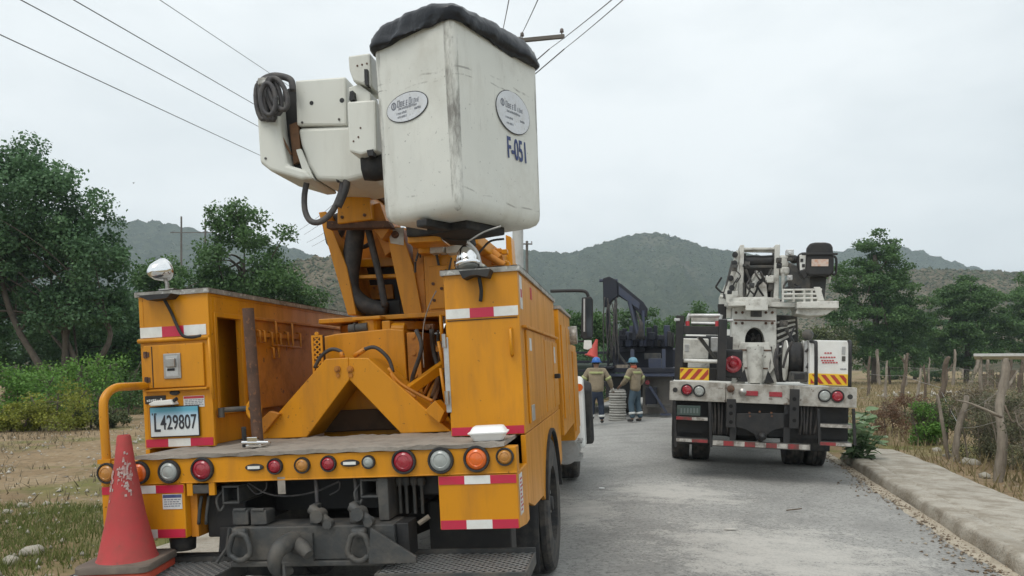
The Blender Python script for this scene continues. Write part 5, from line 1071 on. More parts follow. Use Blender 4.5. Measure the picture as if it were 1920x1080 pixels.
MB().tube([TF.p(a, c, hy0 + .04) for a, c in ((632, 336), (645, 334), (650, 342), (646, 360), (634, 388))], .024, 10, smooth=5).build('hose_loop', HOSE, T, smooth=True)
# bucket mounting bracket
by0 = .52
bb = lambda q: P2(q, by0)
MB().prism(bb([(650, 102), (692, 96), (694, 160), (660, 150), (652, 128)]), 1, by0 + .02, by0 + .3).build('mount_bracket', WHT, T, bev=.012)
MB().prism(bb([(650, 190), (704, 186), (706, 282), (676, 290), (654, 284)]), 1, by0, by0 + .35).build('mount_box', WHT, T, bev=.014)
MB().prism(bb([(648, 158), (668, 152), (690, 168), (690, 190), (650, 190)]), 1, by0 + .05, by0 + .2).build('mount_web', WHT, T, bev=.006)
for q in ([(683, 130), (689, 130), (690, 160), (684, 158)], [(656, 172), (662, 170), (664, 187), (655, 188)], [(688, 282), (700, 280), (700, 292), (690, 292)]): MB().prism(bb(q), 1, by0 - .004, by0 + .06).build('slot', BLK, T)
mb = MB()
for a, c in ((668, 121), (677, 119), (686, 117), (663, 265), (672, 257), (676, 240)): x, z = ty(a, c, by0); mb.cyl((x, by0 + (-.003 if c > 200 else .017), z), (x, by0 + .03, z), .006, n=8)
mb.build('bolt_hole', RUST, T)
x, z = ty(690, 311, by0 + .1); MB().lathe([(.0, -.11), (.07, -.1), (.085, -.03), (.085, .05), (.06, .1), (0, .11)], (x + .05, by0 + .15, z), (1, .2, .1), 18).build('swivel_actuator', RUB, T, smooth=True)
# ---- the bucket itself
bk = empty('bucket'); bk.parent = T
ang = R(63.3); BL, BD, BH = .90, .62, 1.155      # along the right-hand face, along the left-hand face, height
near = Vector((.945, .17)); ld, rdr = Vector((math.cos(ang + pi / 2), math.sin(ang + pi / 2))), Vector((math.cos(ang), math.sin(ang)))
cen = near + ld * BD / 2 + rdr * BL / 2
bk.location = (cen.x, cen.y, 2.505); bk.rotation_euler = (R(.8), R(-.6), ang)
def rrect(wx, wy, r, n=6):
    o = []
    for cx, cy, a0 in ((wx / 2 - r, wy / 2 - r, 0), (-wx / 2 + r, wy / 2 - r, pi / 2), (-wx / 2 + r, -wy / 2 + r, pi), (wx / 2 - r, -wy / 2 + r, 3 * pi / 2)):
        for k in range(n + 1): a = a0 + pi / 2 * k / n; o.append((cx + r * math.cos(a), cy + r * math.sin(a)))
    return o
def bsz(z): k = .97 + .03 * max(0, min(1, z / BH)); return BL * k, BD * k
rings = []
for z, ins in [(0, .075), (.006, .045), (.022, .018), (.05, .004), (.09, 0)] + [(h, 0) for h in np.linspace(.15, BH, 12)]:
    a, c = bsz(z); rings.append([(x, y_, z) for x, y_ in rrect(a - 2 * ins, c - 2 * ins, .045)])
for z, ins in ((BH, .012), (BH - .3, .014)): a, c = bsz(z); rings.append([(x, y_, z) for x, y_ in rrect(a - 2 * ins, c - 2 * ins, .045)])
m = bpy.data.materials.new('bucket_gelcoat'); m.use_nodes = True; N, L = nodes_of(m); b = N['Principled BSDF']; b.inputs['Roughness'].default_value = .42
tcn = N.new('ShaderNodeTexCoord')
mpn = N.new('ShaderNodeMapping'); mpn.inputs['Scale'].default_value = (1, 1, .25); L(tcn.outputs['Object'], mpn.inputs['Vector'])
base = ramp(noise(2.5, 5), (.3, (.62, .625, .575)), (.7, (.70, .70, .64)))
base = mixc(ramp(noise(7, 10, .68, mpn.outputs['Vector']), (.52, (0, 0, 0)), (.78, (.45, .45, .45))), base, (.38, .36, .30))
# scuffed vertical edges and a scrape line round the upper half
sx = N.new('ShaderNodeSeparateXYZ'); L(tcn.outputs['Object'], sx.inputs['Vector'])
e1 = math_('MULTIPLY', math_('GREATER_THAN', math_('ABSOLUTE', sx.outputs['X'], 0), BL / 2 - .055), math_('GREATER_THAN', math_('ABSOLUTE', sx.outputs['Y'], 0), BD / 2 - .06))
e1 = math_('MULTIPLY', e1, ramp(noise(11, 10, .75, mpn.outputs['Vector']), (.42, (0, 0, 0)), (.62, (1, 1, 1))))
base = mixc(e1, base, (.20, .19, .17))
zw = math_('ADD', sx.outputs['Z'], math_('MULTIPLY', noise(1.6, 3), .18))
for zl, wd_ in ((.92, .006), (.87, .004), (.22, .005)):
    l_ = math_('LESS_THAN', math_('ABSOLUTE', math_('SUBTRACT', zw, zl), 0), wd_); l_ = math_('MULTIPLY', l_, ramp(noise(4.5, 6, .7), (.5, (0, 0, 0)), (.6, (.8, .8, .8)))); base = mixc(l_, base, (.28, .27, .24))
base = mixc(ramp(noise(42, 4, .6), (.66, (0, 0, 0)), (.72, (.7, .7, .7))), base, (.17, .16, .15))
mps = N.new('ShaderNodeMapping'); mps.inputs['Rotation'].default_value = (.5, .9, .3); mps.inputs['Scale'].default_value = (60, 3, 3); L(tcn.outputs['Object'], mps.inputs['Vector'])
base = mixc(ramp(noise(1.2, 3, .5, mps.outputs['Vector']), (.69, (0, 0, 0)), (.72, (.5, .5, .5))), base, (.33, .32, .29))
base = mixc(ramp(noise(1.7, 9, .7), (.50, (0, 0, 0)), (.70, (.4, .4, .4))), base, (.42, .39, .32))
L(base, b.inputs['Base Color']); BKM = m
MB().loft(rings).build('bucket_shell', BKM, bk, smooth=45)
MB().box(-.2, .2, -.16, .16, -.05, .002).box(-BL / 2 + .02, BL / 2 - .3, -.04, .04, -.045, .0).build('bucket_base', RUB, bk, bev=.01)
# decals: left face is -x (local), right face is -y (local)
def face_xf(o, face, u, z, tilt=0, off=.004):
    """u runs to the viewer's right along the face, from its middle"""
    a, c = bsz(z)
    if face == 'L': o.location = (-a / 2 - off, -u, z); o.rotation_euler = (R(90), tilt, R(-90))
    else: o.location = (u, -c / 2 - off, z); o.rotation_euler = (R(90 - 1.5), tilt, 0)
def flat(poly, t=.0015): return MB().prism(poly, 2, 0, t)
def ell(rx, ry, n=40): return [(rx * math.cos(2 * pi * k / n), ry * math.sin(2 * pi * k / n)) for k in range(n)]
def decal(face, u, z, rx, ry, rot):
    o = flat(ell(rx, ry)).build('logo_sticker', INK, bk); face_xf(o, face, u, z, rot, .003)
    o = flat(ell(rx - .005, ry - .005), .0032).build('sticker_face', pmat('decal_white', (.62, .64, .67), .4, grime=(.48, .47, .44), amt=.5, scale=9, fine=((.35, .34, .32), 50, .62, .5)), bk); face_xf(o, face, u, z, rot, .003)
    mb = MB(); rg = random.Random(21)
    e = ell(.021, .024, 20); e2 = ell(.013, .015, 20)
    k = [(x - rx * .62, y_ + ry * .28) for x, y_ in e]; k2 = [(x - rx * .62, y_ + ry * .28) for x, y_ in e2]
    for i in range(20): j = (i + 1) % 20; mb.add([(*k[i], .004), (*k[j], .004), (*k2[j], .004), (*k2[i], .004)], [(0, 1, 2, 3)])
    mb.add([(-rx * .62 - .004, ry * .28 - .012, .004), (-rx * .62 + .006, ry * .28 - .012, .004), (-rx * .62 + .006, ry * .28 + .012, .004), (-rx * .62 - .004, ry * .28 + .012, .004)], [(0, 1, 2, 3)])
    def word(x0, y0, n, h, w_, slant=.12):
        for i in range(n):
            x = x0 + i * w_ * 1.22
            # rounded letter blocks: an outer block with a small light counter left open
            s_ = slant * h; hh_ = h * rg.choice((1, 1, .8, .75)); th = w_ * .3
            def qd(a, c, d, e_): mb.add([(x + a + s_ * c / h, y0 + c, .004), (x + d + s_ * c / h, y0 + c, .004), (x + d + s_ * e_ / h, y0 + e_, .004), (x + a + s_ * e_ / h, y0 + e_, .004)], [(0, 1, 2, 3)])
            qd(0, 0, th, hh_); t_ = rg.random()
            if t_ < .75: qd(w_ - th, 0, w_, hh_)
            qd(th, hh_ - th * .8, w_ - th, hh_)
            if t_ > .3: qd(th, 0, w_ - th, th * .8)
            if t_ > .55: qd(th, hh_ * .42, w_ - th, hh_ * .42 + th * .7)
    word(-rx * .46, ry * .12, 5, .040, .019); word(rx * .24, ry * .12, 4, .026, .013)
    word(-rx * .40, -ry * .08, 15, .014, .008); word(-rx * .50, -ry * .38, 8, .014, .0082); word(rx * .36, -ry * .34, 5, .014, .0085); word(-rx * .46, -ry * .64, 8, .012, .008)
    o = tag(mb.build('logo_marks', INKG, bk), kind='stuff'); face_xf(o, face, u, z, rot, .003)
decal('L', -.05, .665, .165, .086, R(0)); decal('R', .135, .69, .185, .135, R(0))
o = put('fleet_number', text_mesh('F-051', .19, .52, .0022), INKB, bk); face_xf(o, 'R', .165, .455, 0, .004)
# tarpaulin cover gathered round the rim
rg = random.Random(31); rings = []; nR = 15
ph = [rg.uniform(0, 6) for _ in range(12)]
def wob(a, j): return sum(math.sin(a * f + ph[q] + j * .5 * (q - 2)) * am for q, (f, am) in enumerate(((2, .7), (5, .5), (9, .4), (17, .3), (29, .22), (43, .15))))
prof = [(-.29, .085), (-.2, .08), (-.1, .066), (-.04, .052), (.0, .036), (.016, .012), (.023, -.016), (.028, -.04), (.028, -.066), (.022, -.088), (.012, -.098), (.006, -.09)]
def resample(pts, n):
    q = [Vector((*p, 0)) for p in pts] + [Vector((*pts[0], 0))]; cum = [0]
    for i in range(len(q) - 1): cum.append(cum[-1] + (q[i + 1] - q[i]).length)
    return [(float(np.interp(cum[-1] * k / n, cum, [p.x for p in q])), float(np.interp(cum[-1] * k / n, cum, [p.y for p in q]))) for k in range(n)]
for j, (d_, z) in enumerate(prof):
    a, c = bsz(BH); A_, C_ = max(.03, a + 2 * d_ + .02), max(.02, c + 2 * d_ + .02); r_ = []
    for i, (x, y_) in enumerate(resample(rrect(A_, C_, max(.008, min(.115, C_ / 2 - .002)), 8), 150)):
        q = wob(2 * pi * i / 150, j); am = .004 if d_ < -.05 else .0045 + .0009 * j
        nx_, ny_ = x / (a / 2 + .04), y_ / (c / 2 + .04); l_ = math.hypot(nx_, ny_) + 1e-6; cor = max(0, abs(nx_) * abs(ny_) - .45)
        r_.append((x + nx_ / l_ * q * am, y_ + ny_ / l_ * q * am, BH + z + q * am * .5 - (.07 * cor if z > 0 else 0) + (.016 * math.sin(4 * pi * i / 150 + 1) if j > 6 else 0)))
    rings.append(r_)
MB().loft(rings).build('tarpaulin_cover', TARP, bk, smooth=True)
# ---- cab ahead
cb = empty('cab'); cb.parent = T
MB().prism([(5.5, .75), (5.5, 2.18), (5.62, 2.30), (6.55, 2.30), (6.9, 1.75), (8.3, 1.62), (8.45, 1.5), (8.45, .7), (7.4, .7), (7.25, 1.02), (6.75, 1.12), (6.25, 1.02), (6.1, .75)], 0, -.93, .93).build('cab_body', WCAB, cb, bev=.05, seg=3)
for s_ in (-1, 1): MB().prism([(5.72, 1.62), (6.5, 1.62), (6.72, 1.72), (6.42, 2.15), (5.75, 2.15)], 0, s_ * .932, s_ * .938).build('side_window', GLASS, cb)
MB().box(-.6, .6, 5.49, 5.498, 1.65, 2.1).build('rear_window', GLASS, cb)
MB().prism([(5.85, .50), (5.85, 1.30), (6.0, 1.45), (6.25, 1.42), (6.3, 1.1), (6.2, .50)], 0, .935, 1.285).build('fender', WCAB, cb, bev=.05, seg=3)
MB().cyl((1.24, 5.85, 1.30), (1.24, 5.82, 1.30), .05, n=14).build('marker_light', LENSO, cb)
MB().tube([(1.22, 7.1, .62), (1.235, 6.95, 1.0), (1.235, 6.9, 1.25), (1.22, 7.1, 1.32)], .07, 10, smooth=4).build('fender_extension', RUB, cb, smooth=True)
MB().prism([(6.35, .5), (6.35, 1.26), (6.5, 1.36), (6.7, 1.3), (6.65, .5)], 0, 1.20, 1.37).build('mud_guard', RUB, cb, bev=.04, seg=3)
MB().cyl((1.05, 5.45, .52), (1.05, 6.05, .52), .17, n=22).box(.92, 1.24, 5.5, 6.0, .38, .43).box(1.1, 1.26, 5.55, 5.9, .62, .64).build('fuel_tank', ALU, cb, smooth=40)
for k in range(5): MB().bar((.98 + k * .06, 5.5, .66), (1.0 + k * .06, 5.72, .60), .02, .03).build('step_tread', ALU, cb)
# wing mirror on its arm
(ya, za) = TF.x(1036, 546, 1.20); mY = 5.9
MB().tube([TF.p(1032, 546, mY), TF.p(1085, 545, mY), TF.p(1099, 548, mY), TF.p(1103, 556, mY)], .022, 8, smooth=5).tube([TF.p(1064, 640, mY), TF.p(1096, 640, mY)], .014, 8).build('mirror_arm', BLK, cb, smooth=True)
mq = P2([(1091, 558), (1108, 556), (1112, 562), (1112, 630), (1108, 636), (1093, 636), (1089, 630)], mY)
MB().prism(mq, 1, mY - .03, mY + .06).build('mirror_shell', BLK, cb, bev=.012); MB().prism(P2([(1099, 560), (1110, 560), (1110, 632), (1100, 632)], mY - .03), 1, mY - .034, mY - .03).build('mirror_glass', GLASS, cb); MB().prism(P2([(1094, 560), (1097, 560), (1097, 622), (1094, 622)], mY - .04), 1, mY - .045, mY - .032).build('mirror_trim', ALU, cb)
MB().prism(P2([(1095, 638), (1109, 638), (1110, 652), (1102, 656), (1094, 654)], mY), 1, mY - .02, mY + .03).build('mirror_bracket', WHTT, cb, bev=.006)
# ---- traffic cones nested on the left step tray
def cone_parts(name, base_mat, mat, c, z0, h, label, tilt, lip=.035, rb=.155, wd=.42, ring=False):
    o = empty(name); o.matrix_world = TF.M @ Matrix.Translation((c[0], c[1], z0)) @ Matrix.Rotation(R(tilt), 4, 'Y') @ Matrix.Rotation(R(9), 4, 'Z')
    bq = rrect(wd, wd, .05, 4)
    MB().loft([[(x, y_, 0) for x, y_ in bq], [(x, y_, lip) for x, y_ in bq], [(x * .97, y_ * .97, lip + .008) for x, y_ in bq]]).build('cone_base', base_mat, o, smooth=40)
    MB().lathe([(rb + .01, lip + .006), (rb, lip + .02), (rb * .66, h * .38), (rb * .34, h * .8), (rb * .24, h - .012), (rb * .2, h), (rb * .14, h), (rb * .13, h - .05), (0, h - .055)], (0, 0, 0), (0, 0, 1), 40).build('cone_body', mat, o, smooth=45)
    return tag(o, label, 'cone'), o
cc = (-.965, -.15)
_, c1 = cone_parts('traffic_cone', CONEO, CONEO, cc, .575, .66, 'orange cone mostly hidden, only its base showing under the red cone', 1.0, .03, .14, .385)
mC = pmat('faded_cone_rubber', (.43, .045, .045), .7, grime=(.27, .075, .06), amt=.75, scale=4, lo=.42, hi=.7, fine=((.17, .07, .06), 24, .66, .5), bump=.1)
_, c2 = cone_parts('traffic_cone', CONEB, mC, cc, .618, .72, 'faded red traffic cone with dusty base standing on the yellow truck step', 1.0, .03, .150, .40)
# worn white patch: flakes of the old sleeve still stuck on the cone
rg = random.Random(17); FL = pmat('flaked_white', (.44, .36, .33), .7, grime=(.4, .16, .14), amt=.8, scale=26, lo=.42, hi=.6); mb = MB()
def cone_pt(a, z): t = z / .74; r = np.interp(z, [.05, .28, .592, .73], [.150, .099, .051, .036]) + .002; return Vector((r * math.sin(a), -r * math.cos(a), z))
for k in range(95):
    w1 = rg.random() < .7; a = rg.gauss(.55 if w1 else -.75, .28 if w1 else .16); z = rg.gauss(.50 if w1 else .46, .042); s1, s2 = rg.uniform(.01, .13), rg.uniform(.004, .014)
    mb.add([cone_pt(a - s1, z - s2), cone_pt(a + s1, z - s2 * .6), cone_pt(a + s1 * .7, z + s2), cone_pt(a - s1 * .8, z + s2 * .8)], [(0, 1, 2, 3)])
tag(mb.build('flaked_sleeve', FL, c2), kind='stuff')
# foam takeaway box on the deck board
p = TF.hit(928, 818, 2, 1.207); fb = empty('takeaway_box'); fb.matrix_world = TF.M @ Matrix.Translation((p.x, .13, 1.208)) @ Matrix.Rotation(R(4), 4, 'Z')
r0_ = lambda w_, d_, z, r=.02: [(x, y_, z) for x, y_ in rrect(w_, d_, r, 4)]
MB().loft([r0_(.16, .13, 0), r0_(.165, .135, .004), r0_(.198, .165, .036), r0_(.215, .18, .038), r0_(.215, .18, .041)]).build('tray', FOAM, fb, smooth=40)
MB().loft([r0_(.218, .182, .042), r0_(.218, .182, .045), r0_(.20, .168, .047), r0_(.165, .135, .074), r0_(.15, .12, .077)]).build('lid', FOAM, fb, smooth=40)
tag(fb, 'white foam takeaway box lying on the yellow truck deck board', 'food box')
# ------------------------------------------------------------------ white digger derrick truck
WF = Frame((3.44 - .073, 10.2 + .017, -.045), 13.26, 1.6)
D = empty('derrick_truck', WF); tag(D, 'white digger derrick truck seen from behind with black operator seat', 'truck')
wy = WF.y
def WQ(q, y): return [wy(a, c, y) for a, c in q]
def wpl(q, y, t, nm, mat, bev=.006, parent=None): return MB().prism(WQ(q, y), 1, y, y + t).build(nm, mat, parent or D, bev=bev)
def wrect(x0, y0, x1, y1, y, t, nm, mat, bev=.006, parent=None):
    a, c = wy((x0 + x1) / 2, (y0 + y1) / 2, y); s_ = (10.2 + y) / FPX; hw, hh_ = abs(x1 - x0) / 2 * s_, abs(y1 - y0) / 2 * s_
    return MB().box(a - hw, a + hw, y, y + t, c - hh_, c + hh_).build(nm, mat, parent or D, bev=bev)
WP = lambda a, c, y: WF.p(a, c, y)
# bumper in three lengths
bz0, bz1 = 1.085, 1.345
BUMP = pmat('weathered_bumper_paint', (.44, .425, .385), .55, grime=(.14, .115, .085), amt=.85, scale=4, lo=.42, hi=.68, fine=((.10, .06, .04), 16, .64, .7), bump=.12)
b1 = MB().box(-1.22, -.46, 0, .16, bz0, bz1 + .01).build('bumper', BUMP, D, bev=.008); b2 = MB().box(-.455, .42, -.02, .16, bz0, bz1 - .0).build('bumper', BUMP, D, bev=.008); b3 = MB().box(.425, 1.22, 0, .16, bz0 - .01, bz1).build('bumper', BUMP, D, bev=.008)
MB().box(-1.22, 1.22, .16, 6.6, 1.20, 1.30).build('deck', WHTD, D)
for px, py, r_, ln in [(1288, 731, 11, LENSR), (1311, 733, 11, LENSG), (1546, 742, 11.5, LENSG), (1570, 743, 11.5, LENSR)]:
    x, z = wy(px, py, 0); round_light(D, x, z, -.001, r_ / FPX * 10.2, ln)
for px, py in ((1266, 731), (1594, 744)):
    x, z = wy(px, py, 0); MB().cyl((x, -.004, z), (x, .01, z), .034, n=18).build('lamp_hole', BLK, D)
for x0, y0, x1, y1 in ((1397, 733, 1421, 742), (1443, 735, 1466, 744)): wrect(x0, y0, x1, y1, -.032, .011, 'marker_light', LENSR, .003)
for px, py in ((1370, 729), (1392, 735)):
    x, z = wy(px, py, -.02); MB().lathe([(.05, 0), (.052, .03), (.03, .05), (.0, .055)], (x, -.022, z), (0, -1, 0), 14).build('pipe_end', RUST if px < 1380 else STEEL, D, smooth=40)
# tow brackets
for x0, x1, y0, y1 in ((1362, 1379, 748, 802), (1481, 1498, 730, 803)):
    o = wrect(x0, y0, x1, y1, -.06, .035, 'tow_bracket', BLK, .004)
    for k in (.25, .5, .8): x, z = wy((x0 + x1) / 2, y0 + (y1 - y0) * k, -.06); MB().cyl((x, -.064, z), (x, -.058, z), .026, n=12).build('pin_hole', pmat('hole_black', (.004, .004, .004), .9), o)
# dark hitch plate, dark fill behind, springs and chassis
wpl([(1378, 775), (1482, 775), (1482, 800), (1452, 806), (1438, 815), (1430, 828), (1422, 828), (1414, 814), (1400, 806), (1378, 800)], .0, .05, 'hitch_plate', BLK)
MB().lathe([(.05, 0), (.06, .06), (.03, .12), (.0, .13)], WP(1428, 818, 0), (0, -1, 0), 12).build('hitch_ball', BLK, D, smooth=True)
mb = MB()
for a, c in ((1405, 774), (1424, 772), (1446, 774), (1406, 780), (1447, 780)): x, z = wy(a, c, .02); mb.cyl((x, -.01, z), (x, .02, z), .016, n=8)
tag(mb.build('hitch_bolts', RUST, D), kind='stuff')
MB().box(-1.1, 1.1, .22, .30, .62, 1.19).build('dark_rear_fill', BLK, D)  # black fill for the shade behind hitch and bumper, no real frame
for s_ in (-1, 1): MB().box(s_ * .38, s_ * .48, .3, 8.5, .75, 1.15).build('frame_rail', BLK, D)
for s_, x0, x1 in ((-1, 1333, 1362), (1, 1500, 1530)):
    for k in range(5): a = x0 + (x1 - x0) * k / 4; MB().tube([WP(a, 752, .12), WP(a + rng.uniform(-3, 3), 785, .1), WP(a + rng.uniform(-4, 4), 815, .12)], .018, 6, smooth=3).build('hydraulic_hose', HOSE, D, smooth=True)
# step frames left and right with reflective strips
for s_, q in ((-1, [(1264, 748), (1332, 748)]), (1, [(1534, 772), (1602, 776)])):
    xa, xb = (1264, 1330) if s_ < 0 else (1534, 1600); dy = 0 if s_ < 0 else 14
    for px in (xa, xb): MB().bar(WP(px, 748 + dy * 1.3, .02), WP(px + 3, 838 - dy * .2, .02), .035, .035).build('step_post', BLK, D)
    for py, pat in ((783 + dy, 'rw'), (824 + dy * .5, 'wr')):
        (x0, z0), (x1, _) = wy(xa + 4, py, .0), wy(xb - 3, py + s_ * 3, .0); st_ = MB().box(x0, x1, 0, .26, z0 - .03, z0 + .02).build('step', GREYS, D, bev=.005)
        if py < 790 or s_ < 0 or True: tape(st_, x0, x1, z0 - .025, z0 + .018, -.001, pat if s_ < 0 else ('ww' if py < 800 else 'rw'), dirty=True)
    MB().box(-1.18 if s_ < 0 else .66, -.66 if s_ < 0 else 1.18, .30, .34, .55, 1.18).build('dark_step_fill', BLK, D)  # black fill for the shade behind the steps
o = wrect(1269, 760, 1313, 779, -.002, .01, 'licence_plate', pmat('dull_green_plate', (.045, .07, .062), .5, grime=(.1, .1, .09), amt=.5, scale=9), .003); mb = MB()
for k in range(6): a = wy(1276 + k * 6, 770, -.003); mb.box(a[0], a[0] + .022, -.005, -.002, a[1] - .035, a[1] + .035)
mb.build('plate_marks', pmat('plate_grey', (.12, .15, .14), .6), o)
# under-run bar with alternating strips
(x0, z0), (x1, z1) = wy(1335, 828, .0), wy(1520, 834, .0)
ub = MB().box(x0, x1, -.01, .05, z0 - .06, z0 + .03).build('underrun_bar', GREYS, D, bev=.006); tape(ub, x0 + .01, x1 - .01, z0 - .045, z0 + .02, -.011, 'wrwrwrwrw', dirty=True)
for x in (-.35, .35): MB().box(x - .04, x + .04, .0, .05, z0 + .031, 1.08).build('underrun_hanger', BLK, D)
# wheels, axle, flaps
for s_ in (-1, 1):
    wheel_parts(D, s_ * 1.06, 2.35, .50, .52, .28, s_, WHTD); wheel_parts(D, s_ * .73, 2.35, .50, .52, .28, -s_, WHTD); wheel_parts(D, s_ * 1.02, 7.4, .5, .52, .28, s_, WHTD)
    MB().box(s_ * .56, s_ * 1.2, 1.70, 1.715, .30, 1.1).build('mud_flap', RUB, D)
    MB().box(s_ * .56, s_ * 1.22, 1.75, 2.95, 1.08, 1.15).build('wheel_cover', BLK, D)
MB().lathe([(.09, -.95), (.1, -.3), (.24, 0), (.1, .3), (.09, .95)], (0, 2.35, .5), (1, 0, 0), 16).build('rear_axle', BLK, D, smooth=True)
# left: black rack with white box, tube, chevron board, and ladder frame on top
for x0, x1, y0 in ((1266, 1281, 590), (1346, 1362, 598)): wrect(x0, y0, x1, 714, .20, .12, 'rack_post', BLK, .008)
wrect(1280, 611, 1347, 627, .21, .11, 'rack_beam', BLK, .008)
wb = wrect(1275, 634, 1328, 674, .75, .5, 'white_bin', WHTD, .02); wrect(1284, 645, 1292, 659, .74, .012, 'bin_latch', ALU, .003)
MB().bar(WP(1312, 632, .45), WP(1341, 672, .45), .05, .05).build('diagonal_strut', GREYS, D, bev=.006); MB().bar(WP(1308, 632, .5), WP(1334, 664, .5), .03, .03).build('diagonal_strut', STEEL, D)
wrect(1333, 632, 1348, 660, .8, .1, 'valve_block', ALU, .01)
MB().cyl(WP(1282, 676, .3), WP(1350, 678, .3), .028, n=14).build('cross_tube', WHTT, D, smooth=40)
cbd = wrect(1275, 690, 1329, 713, .18, .015, 'chevron_board', YELT, .003)
def chevrons(q0, q1, z0, z1, y, n, slope, parent):
    (xa, za), (xb, zb) = wy(q0, z0, y), wy(q1, z1, y); w_ = (xb - xa) / n; h = za - zb
    for k in range(-2, n + 2):
        if k % 2: continue
        poly = [(xa + k * w_, zb), (xa + (k + 1) * w_, zb), (xa + (k + 1) * w_ + slope * h, za), (xa + k * w_ + slope * h, za)]
        def cl(p, lim, sg):
            o = []
            for i in range(len(p)):
                a, c = p[i], p[(i + 1) % len(p)]; ia, ic = (a[0] - lim) * sg >= 0, (c[0] - lim) * sg >= 0
                if ia: o.append(a)
                if ia != ic: t = (lim - a[0]) / (c[0] - a[0]); o.append((lim, a[1] + (c[1] - a[1]) * t))
            return o
        poly = cl(cl(poly, xa, 1), xb, -1) if True else poly
        if len(poly) > 2: MB().prism(poly, 1, y - .004, y - .001).build('red_stripe', REDT if False else pmat('red_stripe_print', (.42, .04, .02), .4, grime=(.3, .1, .05), amt=.3), parent)
chevrons(1276, 1328, 691, 712, .18, 6, .8, cbd)
wrect(1328, 690, 1346, 714, .4, .3, 'dark_box', BLK, .01); wrect(1290, 676, 1330, 690, .76, .4, 'lower_bin', WHTD, .01)
for a, c, a2, c2, r_ in [(1290, 592, 1350, 592, .03), (1284, 612, 1294, 588, .028), (1348, 610, 1352, 590, .028), (1296, 606, 1346, 607, .025), (1352, 601, 1374, 601, .02)]: MB().cyl(WP(a, c, .28), WP(a2, c2, .28), r_, n=10).build('ladder_tube', ALU, D, smooth=40)
wrect(1296, 595, 1346, 604, .36, .05, 'ladder_plate', WHTD, .005); wrect(1264, 597, 1275, 602, .18, .05, 'rack_cap', ALU, .005)
for px in (1289, 1345): MB().cyl(WP(px, 602, .26), WP(px, 612, .26), .03, n=10).build('red_clip', INKR, D)
# red lamp in its black box
rb = wrect(1360, 655, 1392, 709, .5, .3, 'lamp_box', BLK, .03)
x, z = wy(1374, 683, .5); MB().lathe([(.125, -.01), (.12, .03), (.09, .05), (.06, .04), (.04, .07), (.0, .08)], (x, .5, z), (0, -1, 0), 26).build('red_lamp', LENSR, D, smooth=40).scale = (1, 1, 1)
# pedestal with arched opening and splayed feet
pdm = 1.6
def arc(cx, cy, rx, ry, a0, a1, n=10): return [(cx + rx * math.cos(a), cy - ry * math.sin(a)) for a in np.linspace(a0, a1, n)]
wpl([(1372, 720), (1372, 640), (1374, 575), (1456, 577), (1456, 722), (1434, 722), (1434, 640)] + arc(1415, 638, 18, 24, 0, pi, 14) + [(1397, 720)], pdm, .6, 'pedestal', WHTD, .01)
wpl([(1388, 642), (1442, 642), (1446, 655), (1452, 690), (1432, 716), (1426, 716), (1424, 722), (1408, 722), (1404, 714), (1396, 714), (1380, 690), (1384, 655)], pdm - .06, .057, 'pedestal_front', WHTD, .01)
MB().cyl(WP(1416, 650, pdm - .075), WP(1416, 718, pdm - .08), .13, .11, n=18).build('rotation_post', WHTD, D, smooth=40)
wpl([(1395, 612), (1436, 612), (1436, 645), (1395, 645)], pdm + .35, .1, 'opening_back', BLK); 
for k in range(6): p = WP(rng.uniform(1402, 1430), rng.uniform(624, 638), pdm + .15); MB().tube([p, p + Vector((rng.uniform(-.08, .08), .05, -.12)), p + Vector((rng.uniform(-.1, .1), .1, -.02))], .018, 6, smooth=3).build('hydraulic_hose', HOSE, D, smooth=True)
for q in ([(1381, 716), (1396, 692), (1402, 716)], [(1433, 718), (1440, 694), (1452, 718)]): wpl(q, pdm - .075, .012, 'foot_shade_plate', BLK, 0)  # black plates stand in for the shaded gaps between the feet
for a, c, a2, c2 in ((1376, 600, 1454, 602), (1386, 656, 1446, 657), (1396, 690, 1440, 691)): MB().bar(WP(a, c, pdm - .066), WP(a2, c2, pdm - .066), .012, .02).build('weld_seam', RUST, D)
for a in (1380, 1392, 1436, 1448):
    for c in (586, 606): x, z = wy(a, c, pdm); MB().lathe([(.022, 0), (.022, .02), (0, .022)], (x, pdm, z), (0, -1, 0), 8).build('bolt', RUST, D)
wrect(1408, 580, 1428, 594, pdm - .02, .016, 'data_panel', GREYS, .004)
for px in (1386, 1446): MB().tube([WP(px, 650, pdm - .03), WP(px + (4 if px < 1400 else -2), 680, pdm - .05), WP(px - 4, 712, pdm - .04)], .014, 6, smooth=4).build('hose', HOSE, D, smooth=True)
for k in range(7): a = 1456 + k * 3; MB().tube([WP(a, 640 + rng.uniform(0, 20), pdm), WP(a + rng.uniform(-4, 4), 680, pdm - .05), WP(a + rng.uniform(-4, 4), 716, pdm)], .022, 6, smooth=3).build('hydraulic_hose', rng.choice((HOSE, HOSEG, BLK)), D, smooth=True)
for k in range(4): MB().bar(WP(1457, 605 + k * 12, pdm + .1), WP(1490, 600 + k * 8, pdm + .3), .03, .03).build('lattice_bar', WHTD, D)
wpl([(1456, 590), (1495, 592), (1498, 640), (1456, 650)], pdm + .62, .2, 'pump_housing', GREYS, .02); wpl([(1456, 652), (1520, 645), (1520, 716), (1456, 716)], pdm + .5, .2, 'dark_hose_backing', BLK, .02)  # the black one is added backing for the shaded gap behind the hoses
